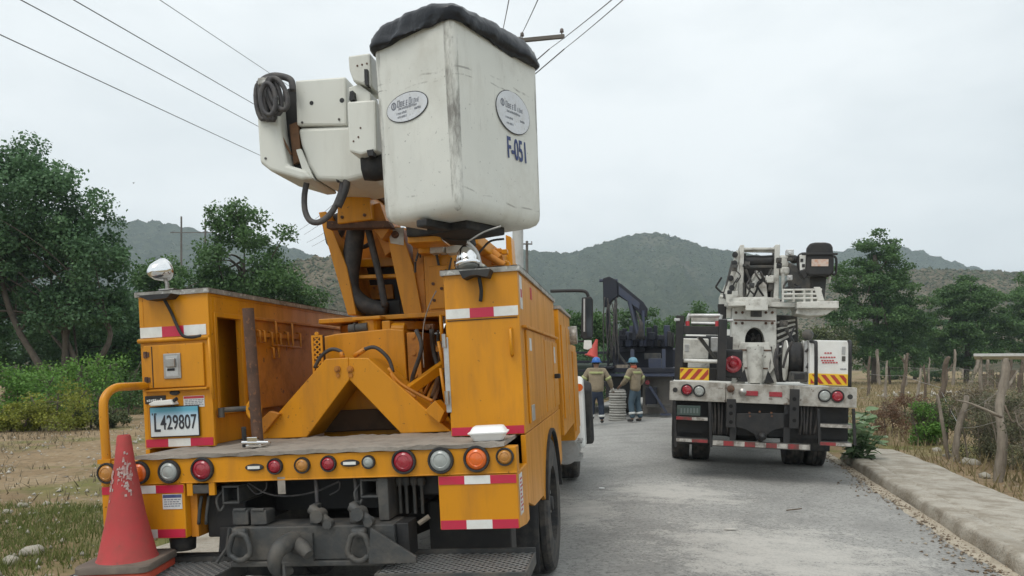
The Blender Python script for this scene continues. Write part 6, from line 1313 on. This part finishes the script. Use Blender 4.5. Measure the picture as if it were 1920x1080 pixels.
# turntable and operator platform
MB().lathe([(.40, 0), (.46, .02), (.46, .12), (.40, .14)], (WP(1413, 574, 1.9).x, 1.9, WP(1413, 577, 1.9).z), (0, 0, 1), 30).build('turntable', WHTD, D, smooth=40)
wpl([(1364, 566), (1440, 564), (1440, 572), (1366, 574)], 1.35, .9, 'turntable_plate', WHTD, .01); wpl([(1398, 560), (1440, 560), (1440, 582), (1398, 582)], 1.34, .05, 'turntable_cover', WHTD, .01)
wpl([(1440, 566), (1500, 568), (1500, 576), (1440, 575)], 1.5, .5, 'platform_arm', WHTD, .008)
wpl([(1494, 566), (1573, 564), (1573, 578), (1494, 578)], 1.35, .75, 'operator_platform', WHTD, .012); wpl([(1495, 579), (1566, 579), (1550, 590), (1518, 592), (1492, 588)], 1.45, .55, 'platform_underside', WHTD, .008)
for py in (544, 552, 560): MB().cyl(WP(1466, py, 1.42), WP(1541, py - 1, 1.42), .018, n=8).build('guard_rail', WHTD, D, smooth=40)
for px in (1468, 1488, 1508, 1522, 1534): MB().cyl(WP(px, 542, 1.42), WP(px, 566, 1.42), .018, n=8).build('rail_post', WHTD, D, smooth=40)
wpl([(1526, 538), (1538, 538), (1546, 564), (1534, 564)], 1.40, .04, 'rail_gusset', WHTD)
wpl([(1519, 518), (1550, 520), (1546, 562), (1522, 562)], 1.8, .12, 'seat_column', GREYS, .01); MB().cyl(WP(1556, 518, 1.7), WP(1554, 530, 1.7), .02, n=8).build('seat_pin', WHTD, D)
# operator seat
sy = 1.62
st_ = wpl([(1513, 478), (1514, 464), (1519, 456), (1530, 454), (1548, 454), (1558, 456), (1562, 463), (1563, 478)], sy, .16, 'seat_backrest', BLK, .03)
wpl([(1512, 474), (1564, 476), (1564, 510), (1558, 517), (1518, 517), (1510, 512)], sy - .08, .3, 'seat_shell', BLK, .03); wrect(1506, 474, 1568, 478, sy - .11, .03, 'seat_rim', BLK, .008)
lb = wrect(1523, 486, 1552, 499, sy - .09, .008, 'seat_label', pmat('pale_orange_label', (.55, .30, .2), .5, grime=(.6, .55, .5), amt=.7, scale=14, lo=.4, hi=.55), .002)
MB().tube([WP(1502, 510, sy), WP(1497, 500, sy), WP(1497, 482, sy), WP(1504, 476, sy), WP(1514, 476, sy)], .022, 8, smooth=4).tube([WP(1562, 480, sy), WP(1568, 486, sy), WP(1567, 512, sy), WP(1560, 514, sy)], .018, 8, smooth=4).build('armrest', BLK, D, smooth=True)
wpl([(1499, 478), (1512, 476), (1512, 500), (1506, 512), (1500, 510)], sy - .04, .06, 'control_panel', WHTT, .008); wpl([(1496, 508), (1514, 502), (1516, 516), (1508, 525)], sy - .06, .2, 'seat_foot', BLK, .02)
for a, c in ((1503, 488), (1506, 498)): wrect(a - 2, c - 3, a + 3, c + 3, sy - .05, .008, 'control_knob', BLK, .002)
# winch between two tall plates
for x0, x1, y1 in ((1386, 1394, 562), (1452, 1461, 562)): wrect(x0, 459, x1, y1, 1.75, .45, 'winch_plate', WHTD, .012)
MB().cyl(WP(1392, 469, 1.9), WP(1455, 470, 1.9), .035, n=12).build('winch_bar', WHTD, D, smooth=40); wrect(1396, 464, 1452, 468, 1.8, .06, 'winch_bar', WHTD, .005)
x0, z0 = wy(1395, 490, 1.95); x1, _ = wy(1451, 490, 1.95); MB().lathe([(.13, 0), (.13, .02), (.095, .025), (.10, (x1 - x0) * .3), (.092, (x1 - x0) * .6), (.1, x1 - x0 - .03), (.13, x1 - x0 - .02), (.13, x1 - x0)], (x0, 1.95, z0), (1, 0, 0), 22).build('winch_drum', BLK, D, smooth=40)
wrect(1398, 497, 1450, 502, 1.85, .1, 'drum_guard', GREYS, .004)
wpl([(1399, 560), (1404, 532), (1412, 526), (1412, 512), (1428, 512), (1428, 526), (1438, 532), (1440, 560)], 1.7, .35, 'boom_gearbox', WHTD, .03); wpl([(1441, 520), (1450, 518), (1450, 545), (1440, 545)], 1.72, .2, 'motor', GREYS, .02); wrect(1436, 516, 1452, 530, 1.68, .12, 'motor_cap', WHTD, .02)
wrect(1396, 502, 1452, 562, 2.25, .06, 'shaded_boom_rear', BLK, .01); wrect(1280, 630, 1372, 714, 1.35, .1, 'rack_shade_sheet', BLK, .01)  # both black: shade behind winch and inside rack put into the colour
rg = random.Random(44)
for k in range(26):
    a, c = rg.choice(((1398, 505), (1458, 590), (1470, 520), (1462, 640), (1366, 500), (1384, 640))); p = Vector((a + rg.uniform(0, 34), c + rg.uniform(0, 30), 0)); q = WP(p.x, p.y, 1.5 + rg.uniform(0, .3)); e = WP(p.x + rg.uniform(-14, 14), p.y + rg.uniform(14, 46), 1.5 + rg.uniform(0, .3))
    MB().tube([q, q.lerp(e, .5) + Vector((rg.uniform(-.1, .1), rg.uniform(-.1, 0), rg.uniform(-.05, .05))), e], rg.uniform(.010, .02), 6, smooth=4).build('hydraulic_hose', rg.choice((HOSE, BLK, GREYS, HOSE)), D, smooth=True)
for k in range(16):
    a, c = rg.choice(((1372, 480), (1400, 508), (1460, 470), (1460, 590), (1470, 520), (1350, 545))); p = WP(a + rg.uniform(0, 30), c + rg.uniform(0, 34), 1.55); s_ = rg.uniform(.025, .06)
    MB().box(p.x - s_, p.x + s_, p.y - s_, p.y + s_, p.z - s_ * rg.uniform(.5, 1.3), p.z + s_).cyl((p.x, p.y - s_ * 1.5, p.z), (p.x, p.y, p.z), s_ * .5, n=10).build('valve', rg.choice((WHTD, GREYS, BLK, ALU)), D, bev=.008)
for a, c, a2, c2, r_ in [(1398, 505, 1408, 530, .02), (1446, 505, 1436, 530, .02), (1395, 530, 1396, 562, .018), (1401, 532, 1402, 562, .014), (1420, 508, 1410, 524, .015), (1422, 512, 1434, 520, .015)]: MB().cyl(WP(a, c, 1.7), WP(a2, c2, 1.7), r_, n=8).build('link_rod', rng.choice((WHTD, ALU, GREYS)), D, smooth=40)
MB().prism([(-.28, 2.75), (.26, 2.75), (.26, 3.28), (-.28, 3.28)], 1, 2.35, 8.5).build('main_boom', WHTD, D, bev=.03)
# pile guide and auger frame on the left
for a, c, a2, c2, r_, mt in [(1384, 478, 1362, 552, .05, WHTD), (1376, 490, 1358, 560, .04, GREYS), (1380, 520, 1366, 566, .05, WHTD), (1353, 520, 1342, 538, .016, BLK), (1342, 538, 1352, 548, .016, BLK), (1352, 548, 1372, 550, .014, BLK), (1350, 556, 1384, 560, .03, WHTD), (1384, 470, 1376, 500, .03, WHTD)]: MB().cyl(WP(a, c, 1.8), WP(a2, c2, 1.8), r_, n=10).build('guide_arm', mt, D, smooth=40)
for a, c in ((1378, 478), (1377, 494), (1370, 522), (1372, 540)): p = WP(a, c, 1.76); MB().lathe([(.045, 0), (.045, .05), (0, .055)], p, (0, -1, 0), 12).build('guide_roller', BLK, D)
wpl([(1360, 548), (1384, 545), (1386, 566), (1362, 568)], 1.7, .3, 'guide_base', WHTD, .01); wpl([(1346, 570), (1362, 570), (1362, 600), (1348, 600)], 1.9, .2, 'guide_foot', BLK, .01)
wrect(1462, 478, 1478, 500, 1.75, .3, 'side_gearbox', WHTD, .03); wrect(1464, 500, 1480, 514, 1.72, .25, 'side_motor', WHTD, .03); MB().cyl(WP(1468, 514, 1.7), WP(1470, 560, 1.7), .03, n=10).build('side_shaft', WHTD, D, smooth=40)
wpl([(1476, 490), (1500, 500), (1520, 520), (1520, 545), (1480, 545)], 2.4, .15, 'boom_cover', GREYS, .02); MB().lathe([(.06, 0), (.07, .05), (.05, .1), (0, .11)], WP(1488, 487, 1.7), (0, -1, 0), 12).build('work_lamp', BLK, D, smooth=True)
# hose reel, white cabinet
x, z = wy(1493, 676, .75); rl_ = MB().lathe([(.30, -.13), (.30, -.11), (.14, -.10), (.14, .10), (.30, .11), (.30, .13)], (x, 1.0, z), (1, 0, .0), 30).build('hose_reel', WHTD, D, smooth=40)
MB().lathe([(.15, -.095), (.27, -.09), (.28, -.03), (.265, 0), (.28, .04), (.27, .09), (.15, .095)], (x, 1.0, z), (1, 0, 0), 30, close=True).build('wound_hose', RUB, rl_, smooth=True)
wrect(1484, 697, 1514, 716, .55, .3, 'reel_frame', GREYS, .02); wrect(1490, 701, 1508, 711, .54, .02, 'frame_slot', BLK, .006); wrect(1508, 640, 1514, 700, .6, .05, 'reel_bracket', ALU, .006)
MB().lathe([(.07, 0), (.08, .03), (.06, .06), (0, .07)], WP(1514, 628, .6), (0, -1, 0), 14).build('reel_valve', GREYS, D, smooth=True)
for q in ([(1510, 660), (1525, 645), (1532, 640)], [(1512, 690), (1524, 668), (1532, 650)], [(1468, 690), (1476, 660), (1486, 640)]): MB().tube([WP(a, c, .6) for a, c in q], .018, 6, smooth=4).build('hydraulic_hose', HOSE, D, smooth=True)
cbn = wrect(1521, 639, 1591, 722, .45, .9, 'side_cabinet', WCAB, .012)
MB().tube([WP(1530, 722, .2), WP(1530, 650, .2), WP(1528, 642, .3), WP(1520, 640, .45)], .024, 8, smooth=4).build('grab_rail', BLK, D, smooth=True); MB().tube([WP(1593, 727, .2), WP(1594, 650, .2), WP(1592, 640, .4)], .024, 8, smooth=4).build('grab_rail', BLK, D, smooth=True)
ch = wrect(1519, 701, 1588, 722, .43, .012, 'chevron_board', YELT, .003); chevrons(1520, 1587, 702, 721, .43, 8, -.8, ch)
mb = MB(); rg = random.Random(5)
for k, (a, c, n_) in enumerate(((1546, 662, 3), (1538, 670, 6), (1540, 676, 5), (1542, 680, 6))):
    for i in range(n_): p = wy(a + i * 5, c, .44); mb.box(p[0], p[0] + .025, .442, .446, p[1] - .008, p[1] + .010)
mb.build('red_lettering', INKR, cbn)
mb = MB()
for i in range(4): p = wy(1576 + i * 3, 692, .44); mb.box(p[0], p[0] + .014, .442, .446, p[1] - .008, p[1] + .008)
mb.build('grey_lettering', INKG, cbn); wrect(1579, 650, 1585, 664, .44, .01, 'cabinet_latch', ALU, .003); wrect(1579, 668, 1585, 677, .44, .01, 'cabinet_latch', GREYS, .003)
# cab far ahead
cb = empty('cab'); cb.parent = D
MB().prism([(6.7, .8), (6.7, 2.3), (6.85, 2.4), (8.0, 2.4), (8.4, 1.8), (9.6, 1.6), (9.6, .8)], 0, -1.05, 1.05).build('cab_body', WCAB, cb, bev=.05, seg=3)
MB().box(-.6, .6, 6.685, 6.698, 1.7, 2.25).build('rear_window', GLASS, cb)

# ------------------------------------------------------------------ dark blue crane truck ahead
CF = Frame((4.02, 22.0, -.03), 13.26, 0)
K = empty('crane_truck', CF); tag(K, 'dark blue flatbed crane truck parked ahead on the road', 'truck')
KP = lambda a, c, y: CF.p(a, c, y)
def kpl(q, y, t, nm, mat, bev=.008): return MB().prism([CF.y(a, c, y) for a, c in q], 1, y, y + t).build(nm, mat, K, bev=bev)
def krect(x0, y0, x1, y1, y, t, nm, mat, bev=.008): return kpl([(x0, y0), (x1, y0), (x1, y1), (x0, y1)], y, t, nm, mat, bev)
krect(1132, 690, 1300, 699, 0, 6.5, 'flatbed', BLUEP); krect(1132, 700, 1300, 706, .02, .12, 'rear_rail', BLUEG)
krect(1156, 640, 1262, 646, 2.2, .1, 'headboard_rail', BLUEG); krect(1150, 648, 1262, 690, 2.3, .08, 'headboard', BLUEP); krect(1158, 652, 1208, 660, 2.1, .12, 'headboard_rail', BLUEP); krect(1152, 630, 1262, 640, 3.0, .3, 'crane_base', BLUEP)
for px in (1182, 1241): krect(px, 655, px + 7, 692, 0, .08, 'stake_post', BLUEG)
krect(1216, 672, 1240, 690, .4, .8, 'cargo_box', BLUEG); krect(1152, 684, 1178, 690, .2, .6, 'timber_block', BARKL); krect(1208, 662, 1238, 674, .9, .6, 'cargo_box', GREYS)
# vertical stabiliser tower and boom
for x0, x1 in ((1138, 1142), (1152, 1157)): krect(x0, 560, x1, 690, .2, .08, 'tower_post', BLUEP)
for k in range(5): MB().bar(KP(1140, 580 + k * 22, .24), KP(1154, 596 + k * 22, .24), .03, .03).build('tower_brace', BLUEP, K)
MB().bar(KP(1157, 660, .24), KP(1180, 690, .24), .06, .06).build('tower_strut', GREYS, K)
kpl([(1130, 522), (1142, 518), (1156, 525), (1158, 556), (1148, 562), (1140, 575), (1131, 575)], .2, .35, 'boom_head', BLUEP, .02); MB().cyl(KP(1124, 526, .3), KP(1158, 526, .3), .05, n=10).build('sheave_pin', BLUEG, K)
kpl([(1150, 524), (1166, 533), (1206, 566), (1214, 578), (1212, 594), (1202, 592), (1178, 566), (1150, 550)], .3, .3, 'boom', BLUEP, .02)
kpl([(1160, 536), (1200, 568), (1198, 580), (1160, 552)], .27, .028, 'boom_panel', BLUEG, .004)
kpl([(1180, 566), (1190, 574), (1197, 612), (1204, 638), (1186, 638), (1187, 606)], .35, .3, 'boom_column', BLUEP, .02); MB().cyl(KP(1180, 566, .3), KP(1196, 626, .3), .06, n=10).cyl(KP(1206, 582, .3), KP(1206, 630, .3), .05, n=10).build('boom_cylinder', BLUEG, K, smooth=40)
for k in range(6): MB().tube([KP(1194 + k * 2, 585 + k * 4, .25), KP(1200 + k, 610, .2), KP(1192 + k * 3, 636, .25)], .02, 6, smooth=3).build('hydraulic_hose', HOSE, K, smooth=True)
for k in range(5): p = KP(1168 + k * 18, 634, 1.0); MB().box(p.x - .12, p.x + .1, 1.0, 1.3, p.z - .06, p.z + .1 + .08 * (k % 2)).build('valve_box', BLUEP, K, bev=.02)
rg = random.Random(9)
for k in range(16):
    a = 1160 + k * 6.5; h_ = rg.uniform(606, 634); krect(a, h_, a + rg.uniform(6, 12), 650, 1.4 + rg.uniform(0, .8), .25, 'machinery_box', rg.choice((BLUEP, BLK, BLUEP, BLUEG)), .02)
for k in range(9):
    a = rg.uniform(1134, 1158); MB().tube([KP(a, 555 + rg.uniform(0, 20), .15), KP(a + rg.uniform(-5, 5), 600, .1), KP(a + rg.uniform(-6, 10), rg.uniform(640, 688), .15)], rg.uniform(.015, .03), 6, smooth=4).build('hydraulic_hose', HOSE, K, smooth=True)
# below the bed: lamp panel, tank, stabiliser leg, wheels
krect(1205, 704, 1262, 776, .5, .05, 'tail_panel', pmat('grey_brown_steel', (.12, .11, .10), .7, grime=(.2, .18, .15), amt=.5), .01); krect(1136, 706, 1206, 745, .6, .1, 'dark_opening_sheet', BLK)  # the black sheet stands in for the dark opening below the bed
krect(1210, 726, 1232, 760, .2, .25, 'mud_panel', BLUEP, .02); MB().cyl(KP(1214, 717, .3), KP(1214, 717, .48), .07, n=14).build('tail_light', LENSR, K)
MB().bar(KP(1218, 724, .1), KP(1250, 774, .1), .07, .07).bar(KP(1238, 777, .1), KP(1258, 777, .1), .3, .05).build('stabiliser_leg', BLUEG, K); krect(1212, 758, 1260, 764, .15, .1, 'underrun_bar', GREYS)
for a in (-.88, .88):
    wheel_parts(K, a, 2.0, .5, .5, .5, 1 if a > 0 else -1, BLK); wheel_parts(K, a, 6.3, .5, .5, .3, 1 if a > 0 else -1, BLK)
MB().box(-1.1, 1.1, 7.0, 8.6, .8, 2.2).build('cab_body', BLUEP, K, bev=.08)
MB().box(-.45, .45, .6, 7.2, .75, 1.25).build('chassis', BLK, K)
# orange-red cone lying against the bed's corner
p = wp(1110, 668, 21.3); mb = MB(); ax_ = Vector((.28, 0, .96))
co = empty('traffic_cone', loc=p); MB().lathe([(.17, .02), (.155, .04), (.10, .22), (.05, .42), (.035, .5), (0, .505)], (0, 0, 0), ax_, 22).build('cone_body', CONE, co, smooth=45); MB().box(-.2, .2, -.2, .2, -.02, .02).xf(ax_.to_track_quat('Z', 'Y').to_matrix().to_4x4()).build('cone_base', CONE, co, bev=.01)
tag(co, 'small red cone propped on the crane truck above the worker', 'cone')
MB().box(-1.36, -1.0, -.75, .3, 1.46, 1.52).build('side_step', BLUEP, K, bev=.01)

TLF = Frame((2.25, 24.8, -.03), 13.26, 0)
TL = empty('trailer', TLF); tag(TL, 'dark low trailer with open rails standing beyond the worker in the blue helmet', 'trailer')
MB().box(-1.0, 1.15, 0, 5.5, .85, 1.0).build('trailer_bed', BLK, TL, bev=.01)
for z in (1.32, 1.62, 1.92):
    MB().box(-1.0, 1.15, 0, .05, z, z + .08).build('tail_rail', BLUEP, TL, bev=.005)
    for x in (-1.0, 1.1): MB().box(x, x + .05, .06, 5.5, z, z + .08).build('side_rail', BLUEP, TL, bev=.005)
for x in (-.98, -.3, .4, 1.08): MB().box(x, x + .06, .06, .12, 1.0, 2.05).build('rail_post', BLUEP, TL, bev=.005)
for x in (-.8, .95): wheel_parts(TL, x, 3.6, .42, .42, .3, 1 if x > 0 else -1, BLK)
MB().box(-.8, .9, 1.2, 3.2, 1.005, 1.6).build('covered_load', pmat('dark_green_tarp', (.02, .035, .025), .6, bump=.5, bscale=6), TL, bev=.1, seg=3)

# ------------------------------------------------------------------ drum of coiled cable between the workers
dc = gp(1158, 786, -.04); dr = empty('cable_drum', loc=dc); W_ = pmat('grey_coil', (.36, .35, .32), .6, grime=(.2, .19, .17), amt=.5, scale=6); s_ = dc.y / FPX
for k in range(11): z = .06 + k * .074; r_ = .215 + .012 * math.sin(k * 1.7); MB().tube([(r_ * math.cos(a), r_ * math.sin(a), z) for a in np.linspace(0, 2 * pi, 33)], .036, 8, caps=False).build('coil_turn', W_, dr, smooth=True)
MB().cyl((0, 0, 0), (0, 0, .87), .20, n=24).build('drum_core', pmat('grey_core', (.25, .245, .23), .7), dr, smooth=40); MB().cyl((0, 0, -.02), (0, 0, .03), .27, n=28).build('drum_flange', W_, dr, smooth=40)
tag(dr, 'grey drum of coiled cable standing between the two workers', 'cable drum')

# ------------------------------------------------------------------ people
SKIN = pmat('skin', (.20, .11, .07), .5); JKT = pmat('khaki_jacket', (.265, .215, .145), .85, grime=(.15, .12, .085), amt=.5, scale=5, bump=.35, bscale=9); HIV = pmat('high_vis_yellow', (.36, .38, .17), .8)
DNM = pmat('dark_navy_trousers', (.022, .032, .055), .85, bump=.3, bscale=10); DNT = pmat('blue_denim', (.05, .085, .115), .85, grime=(.1, .13, .15), amt=.4, scale=6, bump=.3, bscale=10); SIL = pmat('silver_band', (.55, .56, .54), .4); BOOT = pmat('dark_boots', (.03, .028, .026), .7)
HB1 = pmat('blue_helmet', (.03, .13, .42), .35); HB2 = pmat('teal_helmet', (.10, .24, .32), .4); GLV = pmat('pale_gloves', (.5, .47, .42), .8); HAIR = pmat('black_hair', (.012, .01, .009), .6); ORG = pmat('orange_neck_cloth', (.45, .11, .06), .8)
def skin_mesh(name, J, E, mat, parent, root, sub=2):
    ks = list(J); me = bpy.data.meshes.new(name); me.from_pydata([J[k][0] for k in ks], [(ks.index(a), ks.index(c)) for a, c in E], []); me.materials.append(mat)
    o = bpy.data.objects.new(name, me); COL.objects.link(o); o.parent = parent
    md = o.modifiers.new('skin', 'SKIN'); sv_ = me.skin_vertices[0].data
    for i, k in enumerate(ks):
        r = J[k][1]; sv_[i].radius = r if isinstance(r, tuple) else (r, r); sv_[i].use_root = (k == root)
    md.use_smooth_shade = True; sb = o.modifiers.new('sub', 'SUBSURF'); sb.levels = sb.render_levels = sub; return o
def chain(*k): return list(zip(k[:-1], k[1:]))
def person(loc, rz, arms, legs, lean, helm, trousers, bands, head_turn, glove, label, scarf=None):
    """Figure facing +y locally, 1.72 m tall; arms: (elbow, wrist) for left and right."""
    root = empty('person', loc=loc, rz=rz); ln = lambda p: (p[0] + lean[0] * max(0, p[2] - .9), p[1] + lean[1] * max(0, p[2] - .9), p[2])
    J = {'pel': ((0, 0, .95), .11), 'bel': (ln((0, 0, 1.12)), .11), 'che': (ln((0, 0, 1.32)), .13), 'nek': (ln((0, .01, 1.47)), .055), 'hd0': (ln((0, .02, 1.55)), (.07, .075)), 'hd1': (ln((0, .025, 1.64)), (.078, .095)), 'hd2': (ln((0, .02, 1.71)), (.06, .07))}
    E = chain('pel', 'bel', 'che', 'nek', 'hd0', 'hd1', 'hd2')
    ht = head_turn; fx, fy = math.sin(ht), math.cos(ht); hd = ln((0, .025, 1.62))
    J['nos'] = ((hd[0] + fx * .115, hd[1] + fy * .115, hd[2] - .01), .014); E.append(('hd1', 'nos'))
    for s_, nm in ((-1, 'L'), (1, 'R')):
        J['ear' + nm] = ((hd[0] + s_ * fy * .088, hd[1] - s_ * fx * .088, hd[2]), .018); E.append(('hd1', 'ear' + nm))
        sh_ = ln((s_ * .19, 0, 1.42)); el, wr = arms[nm]; J['sh' + nm] = (sh_, .062); J['el' + nm] = (el, .045); J['wr' + nm] = (wr, .030)
        d = (Vector(wr) - Vector(el)).normalized(); pm = Vector(wr) + d * .06; J['pm' + nm] = (tuple(pm), (.038, .02)); E += chain('che', 'sh' + nm, 'el' + nm, 'wr' + nm, 'pm' + nm)
        sd_ = d.cross(Vector((0, 0, 1))); sd_ = sd_.normalized() if sd_.length > .1 else Vector((1, 0, 0))
        for f in range(4):
            a = pm + d * .035 + sd_ * (.022 * (f - 1.5)); b_ = a + d * (.04 + .008 * (f in (1, 2))) + Vector((0, 0, -.012)); c_ = b_ + d * .02 + Vector((0, 0, -.028))
            for q, pp in zip('abc', (a, b_, c_)): J['f%s%d%s' % (nm, f, q)] = (tuple(pp), .009)
            E += chain('pm' + nm, 'f%s%da' % (nm, f), 'f%s%db' % (nm, f), 'f%s%dc' % (nm, f))
        a = Vector(wr) + d * .035 - sd_ * s_ * .045; b_ = a + d * .045 - sd_ * s_ * .01
        J['t%sa' % nm] = (tuple(a), .011); J['t%sb' % nm] = (tuple(b_), .009); E += chain('wr' + nm, 't%sa' % nm, 't%sb' % nm)
        kn, an = legs[nm]; J['hp' + nm] = ((s_ * .095, 0, .88), .085); J['kn' + nm] = (kn, .06); J['an' + nm] = (an, .042); J['toe' + nm] = ((an[0] + s_ * .02, an[1] + .14, .035), .035); E += chain('pel', 'hp' + nm, 'kn' + nm, 'an' + nm, 'toe' + nm)
    skin_mesh('body', J, E, SKIN, root, 'pel', 1)
    # jacket with loose hem and sleeves
    Jk = {'hem': (ln((0, -.01, .80)), (.235, .165)), 'wai': (ln((0, -.01, 1.02)), (.215, .15)), 'che': (ln((0, -.01, 1.25)), (.225, .15)), 'shd': (ln((0, 0, 1.40)), (.15, .11)), 'col': (ln((0, 0, 1.49)), (.075, .08))}; Ek = chain('hem', 'wai', 'che', 'shd', 'col')
    for nm, s_ in (('L', -1), ('R', 1)):
        sh_ = ln((s_ * .20, 0, 1.41)); el, wr = arms[nm]; cu = Vector(el).lerp(Vector(wr), .9); Jk['sh' + nm] = (sh_, .095); Jk['el' + nm] = (el, .082); Jk['cu' + nm] = (tuple(cu), .06); Ek += chain('shd', 'sh' + nm, 'el' + nm, 'cu' + nm)
    skin_mesh('jacket', Jk, Ek, JKT, root, 'che')
    Jt = {'wst': ((0, 0, .98), (.16, .125)), 'pel': ((0, 0, .86), (.17, .135))}; Et = chain('wst', 'pel')
    for nm, s_ in (('L', -1), ('R', 1)):
        kn, an = legs[nm]; Jt['th' + nm] = ((s_ * .095, kn[1] * .3, .74), .105); Jt['kn' + nm] = (kn, .088); Jt['cf' + nm] = ((an[0], an[1], .09), .078); Et += chain('pel', 'th' + nm, 'kn' + nm, 'cf' + nm)
        skin_mesh('boot', {'a': ((an[0], an[1] - .03, .06), (.055, .055)), 'b': ((an[0] + s_ * .01, an[1] + .07, .05), (.05, .045)), 'c': ((an[0] + s_ * .02, an[1] + .16, .04), (.042, .035))}, chain('a', 'b', 'c'), BOOT, root, 'a')
        if bands:
            p = Vector(kn).lerp(Vector((an[0], an[1], .09)), bands); MB().lathe([(.088, -.03), (.094, -.02), (.094, .02), (.088, .03)], p, Vector(kn) - Vector((an[0], an[1], .09)), 18).build('reflective_band', SIL, root, smooth=True)
    skin_mesh('trousers', Jt, Et, trousers, root, 'pel')
    # yellow yoke across the back, elbow bands
    yb = ln((0, -.01, 1.36)); MB().lathe([(.95, -.03), (1.0, 0), (.93, .03)], (0, 0, 0), (0, 0, 1), 26).build('yoke_band', HIV, root, smooth=True, loc=yb).scale = (.236, .166, 1)
    for nm in 'LR':
        el, wr = arms[nm]; s0 = Vector(J['sh' + nm][0]); p = s0.lerp(Vector(el), .72); MB().lathe([(.086, -.035), (.094, 0), (.086, .035)], p, Vector(el) - s0, 16).build('sleeve_band', HIV, root, smooth=True)
        if glove: MB().lathe([(.0, -.06), (.038, -.045), (.048, 0), (.042, .05), (.0, .07)], J['pm' + nm][0], Vector(wr) - Vector(el), 12).build('glove', GLV, root, smooth=True)
    hc = Vector(ln((0, .025, 1.665))); f = Vector((fx, fy, 0)); 
    h = MB().lathe([(.128, -.02), (.125, .0), (.118, .045), (.095, .085), (.05, .112), (0, .12)], (0, 0, 0), (0, 0, 1), 26).build('helmet', helm, root, smooth=True, loc=hc); h.scale = (.92, 1.08, 1); h.rotation_euler = (0, 0, -ht)
    MB().lathe([(.125, -.022), (.15, -.026), (.15, -.02), (.125, -.012)], (0, 0, 0), (0, 0, 1), 26).prism([(-.09, .10), (.09, .10), (.06, .19), (-.06, .19)], 2, -.026, -.018).build('helmet_brim', helm, root, smooth=40, loc=hc).rotation_euler = (0, 0, -ht)
    MB().lathe([(.083, -.07), (.094, -.03), (.095, .01)], (0, 0, 0), (0, 0, 1), 20).build('hair', HAIR, root, smooth=True, loc=hc - f * .012)
    for e in (-1, 1):
        q = Vector((hd[0], hd[1], hd[2] + .012)) + f * .092 + Vector((fy, -fx, 0)) * (.032 * e); MB().lathe([(0, -.01), (.011, 0), (0, .012)], q, f, 8).build('eye', INK, root, smooth=True)
    q = Vector((hd[0], hd[1], hd[2] - .055)) + f * .088; sdv = Vector((fy, -fx, 0)); MB().bar(q - sdv * .025, q + sdv * .025, .012, .01).build('mouth', pmat('lips', (.16, .06, .05), .6), root)
    if scarf: MB().lathe([(.075, -.05), (.09, 0), (.082, .05)], ln((0, .01, 1.50)), (0, .1, 1), 18).build('neck_cloth', scarf, root, smooth=True)
    return tag(root, label, 'person')
p1 = gp(1118, 794, -.03); p2 = gp(1191, 791, -.03)
person((p1.x, p1.y, -.03), R(-6), {'L': ((-.36, .04, 1.14), (-.28, .26, 1.0)), 'R': ((.36, .04, 1.13), (.42, .22, .95))}, {'L': ((-.12, .03, .49), (-.13, -.02, .08)), 'R': ((.13, .05, .49), (.15, .04, .08))}, (0, .04), HB1, DNM, .72, R(0), True,
       'worker in khaki jacket and bright blue helmet, back turned, one hand on the cable drum')
person((p2.x, p2.y, -.03), R(46), {'L': ((-.29, .10, 1.14), (-.20, .34, 1.0)), 'R': ((.32, -.04, 1.14), (.30, .16, .94))}, {'L': ((-.11, .06, .49), (-.12, .0, .08)), 'R': ((.12, .0, .49), (.14, -.08, .08))}, (-.02, .05), HB2, DNT, .62, R(10), False,
       'worker in khaki jacket, teal helmet and orange neck cloth, standing at the drum', ORG)

# ------------------------------------------------------------------ litter and the air
for (px, py, rr_, nm, mt, lab) in [(1129, 916, .035, 'paper_scrap', FOAM, 'small white paper scrap on the asphalt near the yellow truck'), (1370, 993, .05, 'paper_scrap', pmat('grey_card', (.5, .48, .44), .8), 'pale flattened scrap on the asphalt between the trucks')]:
    p = gp(px, py, -.02); tag(MB().prism([(rr_ * math.cos(a) * rng.uniform(.7, 1.5), rr_ * .6 * math.sin(a)) for a in np.linspace(0, 6, 8)], 2, 0, .012).build(nm, mt, loc=p), lab, 'litter')
tw = gp(1475, 962, -.05); tag(MB().tube([(0, 0, .03), (.08, .04, .03), (.15, .05, .035), (.2, .1, .03)], .008, 6, smooth=3).build('twig', BARKB, loc=tw, smooth=True), 'thin dark twig lying on the dusty asphalt', 'twig')
hz = bpy.data.materials.new('haze_air'); hz.use_nodes = True; N, L = nodes_of(hz); N.clear(); o_ = N.new('ShaderNodeOutputMaterial'); pv = N.new('ShaderNodeVolumePrincipled')
pv.inputs['Color'].default_value = (.76, .90, 1.0, 1); pv.inputs['Density'].default_value = HAZE; pv.inputs['Anisotropy'].default_value = 0
L(pv.outputs['Volume'], o_.inputs['Volume'])
ho = MB().box(-2700, 2700, -700, 4300, -4, 175).build('haze', hz); tag(ho, 'pale humid air fading the far hills', 'haze', kind='stuff')
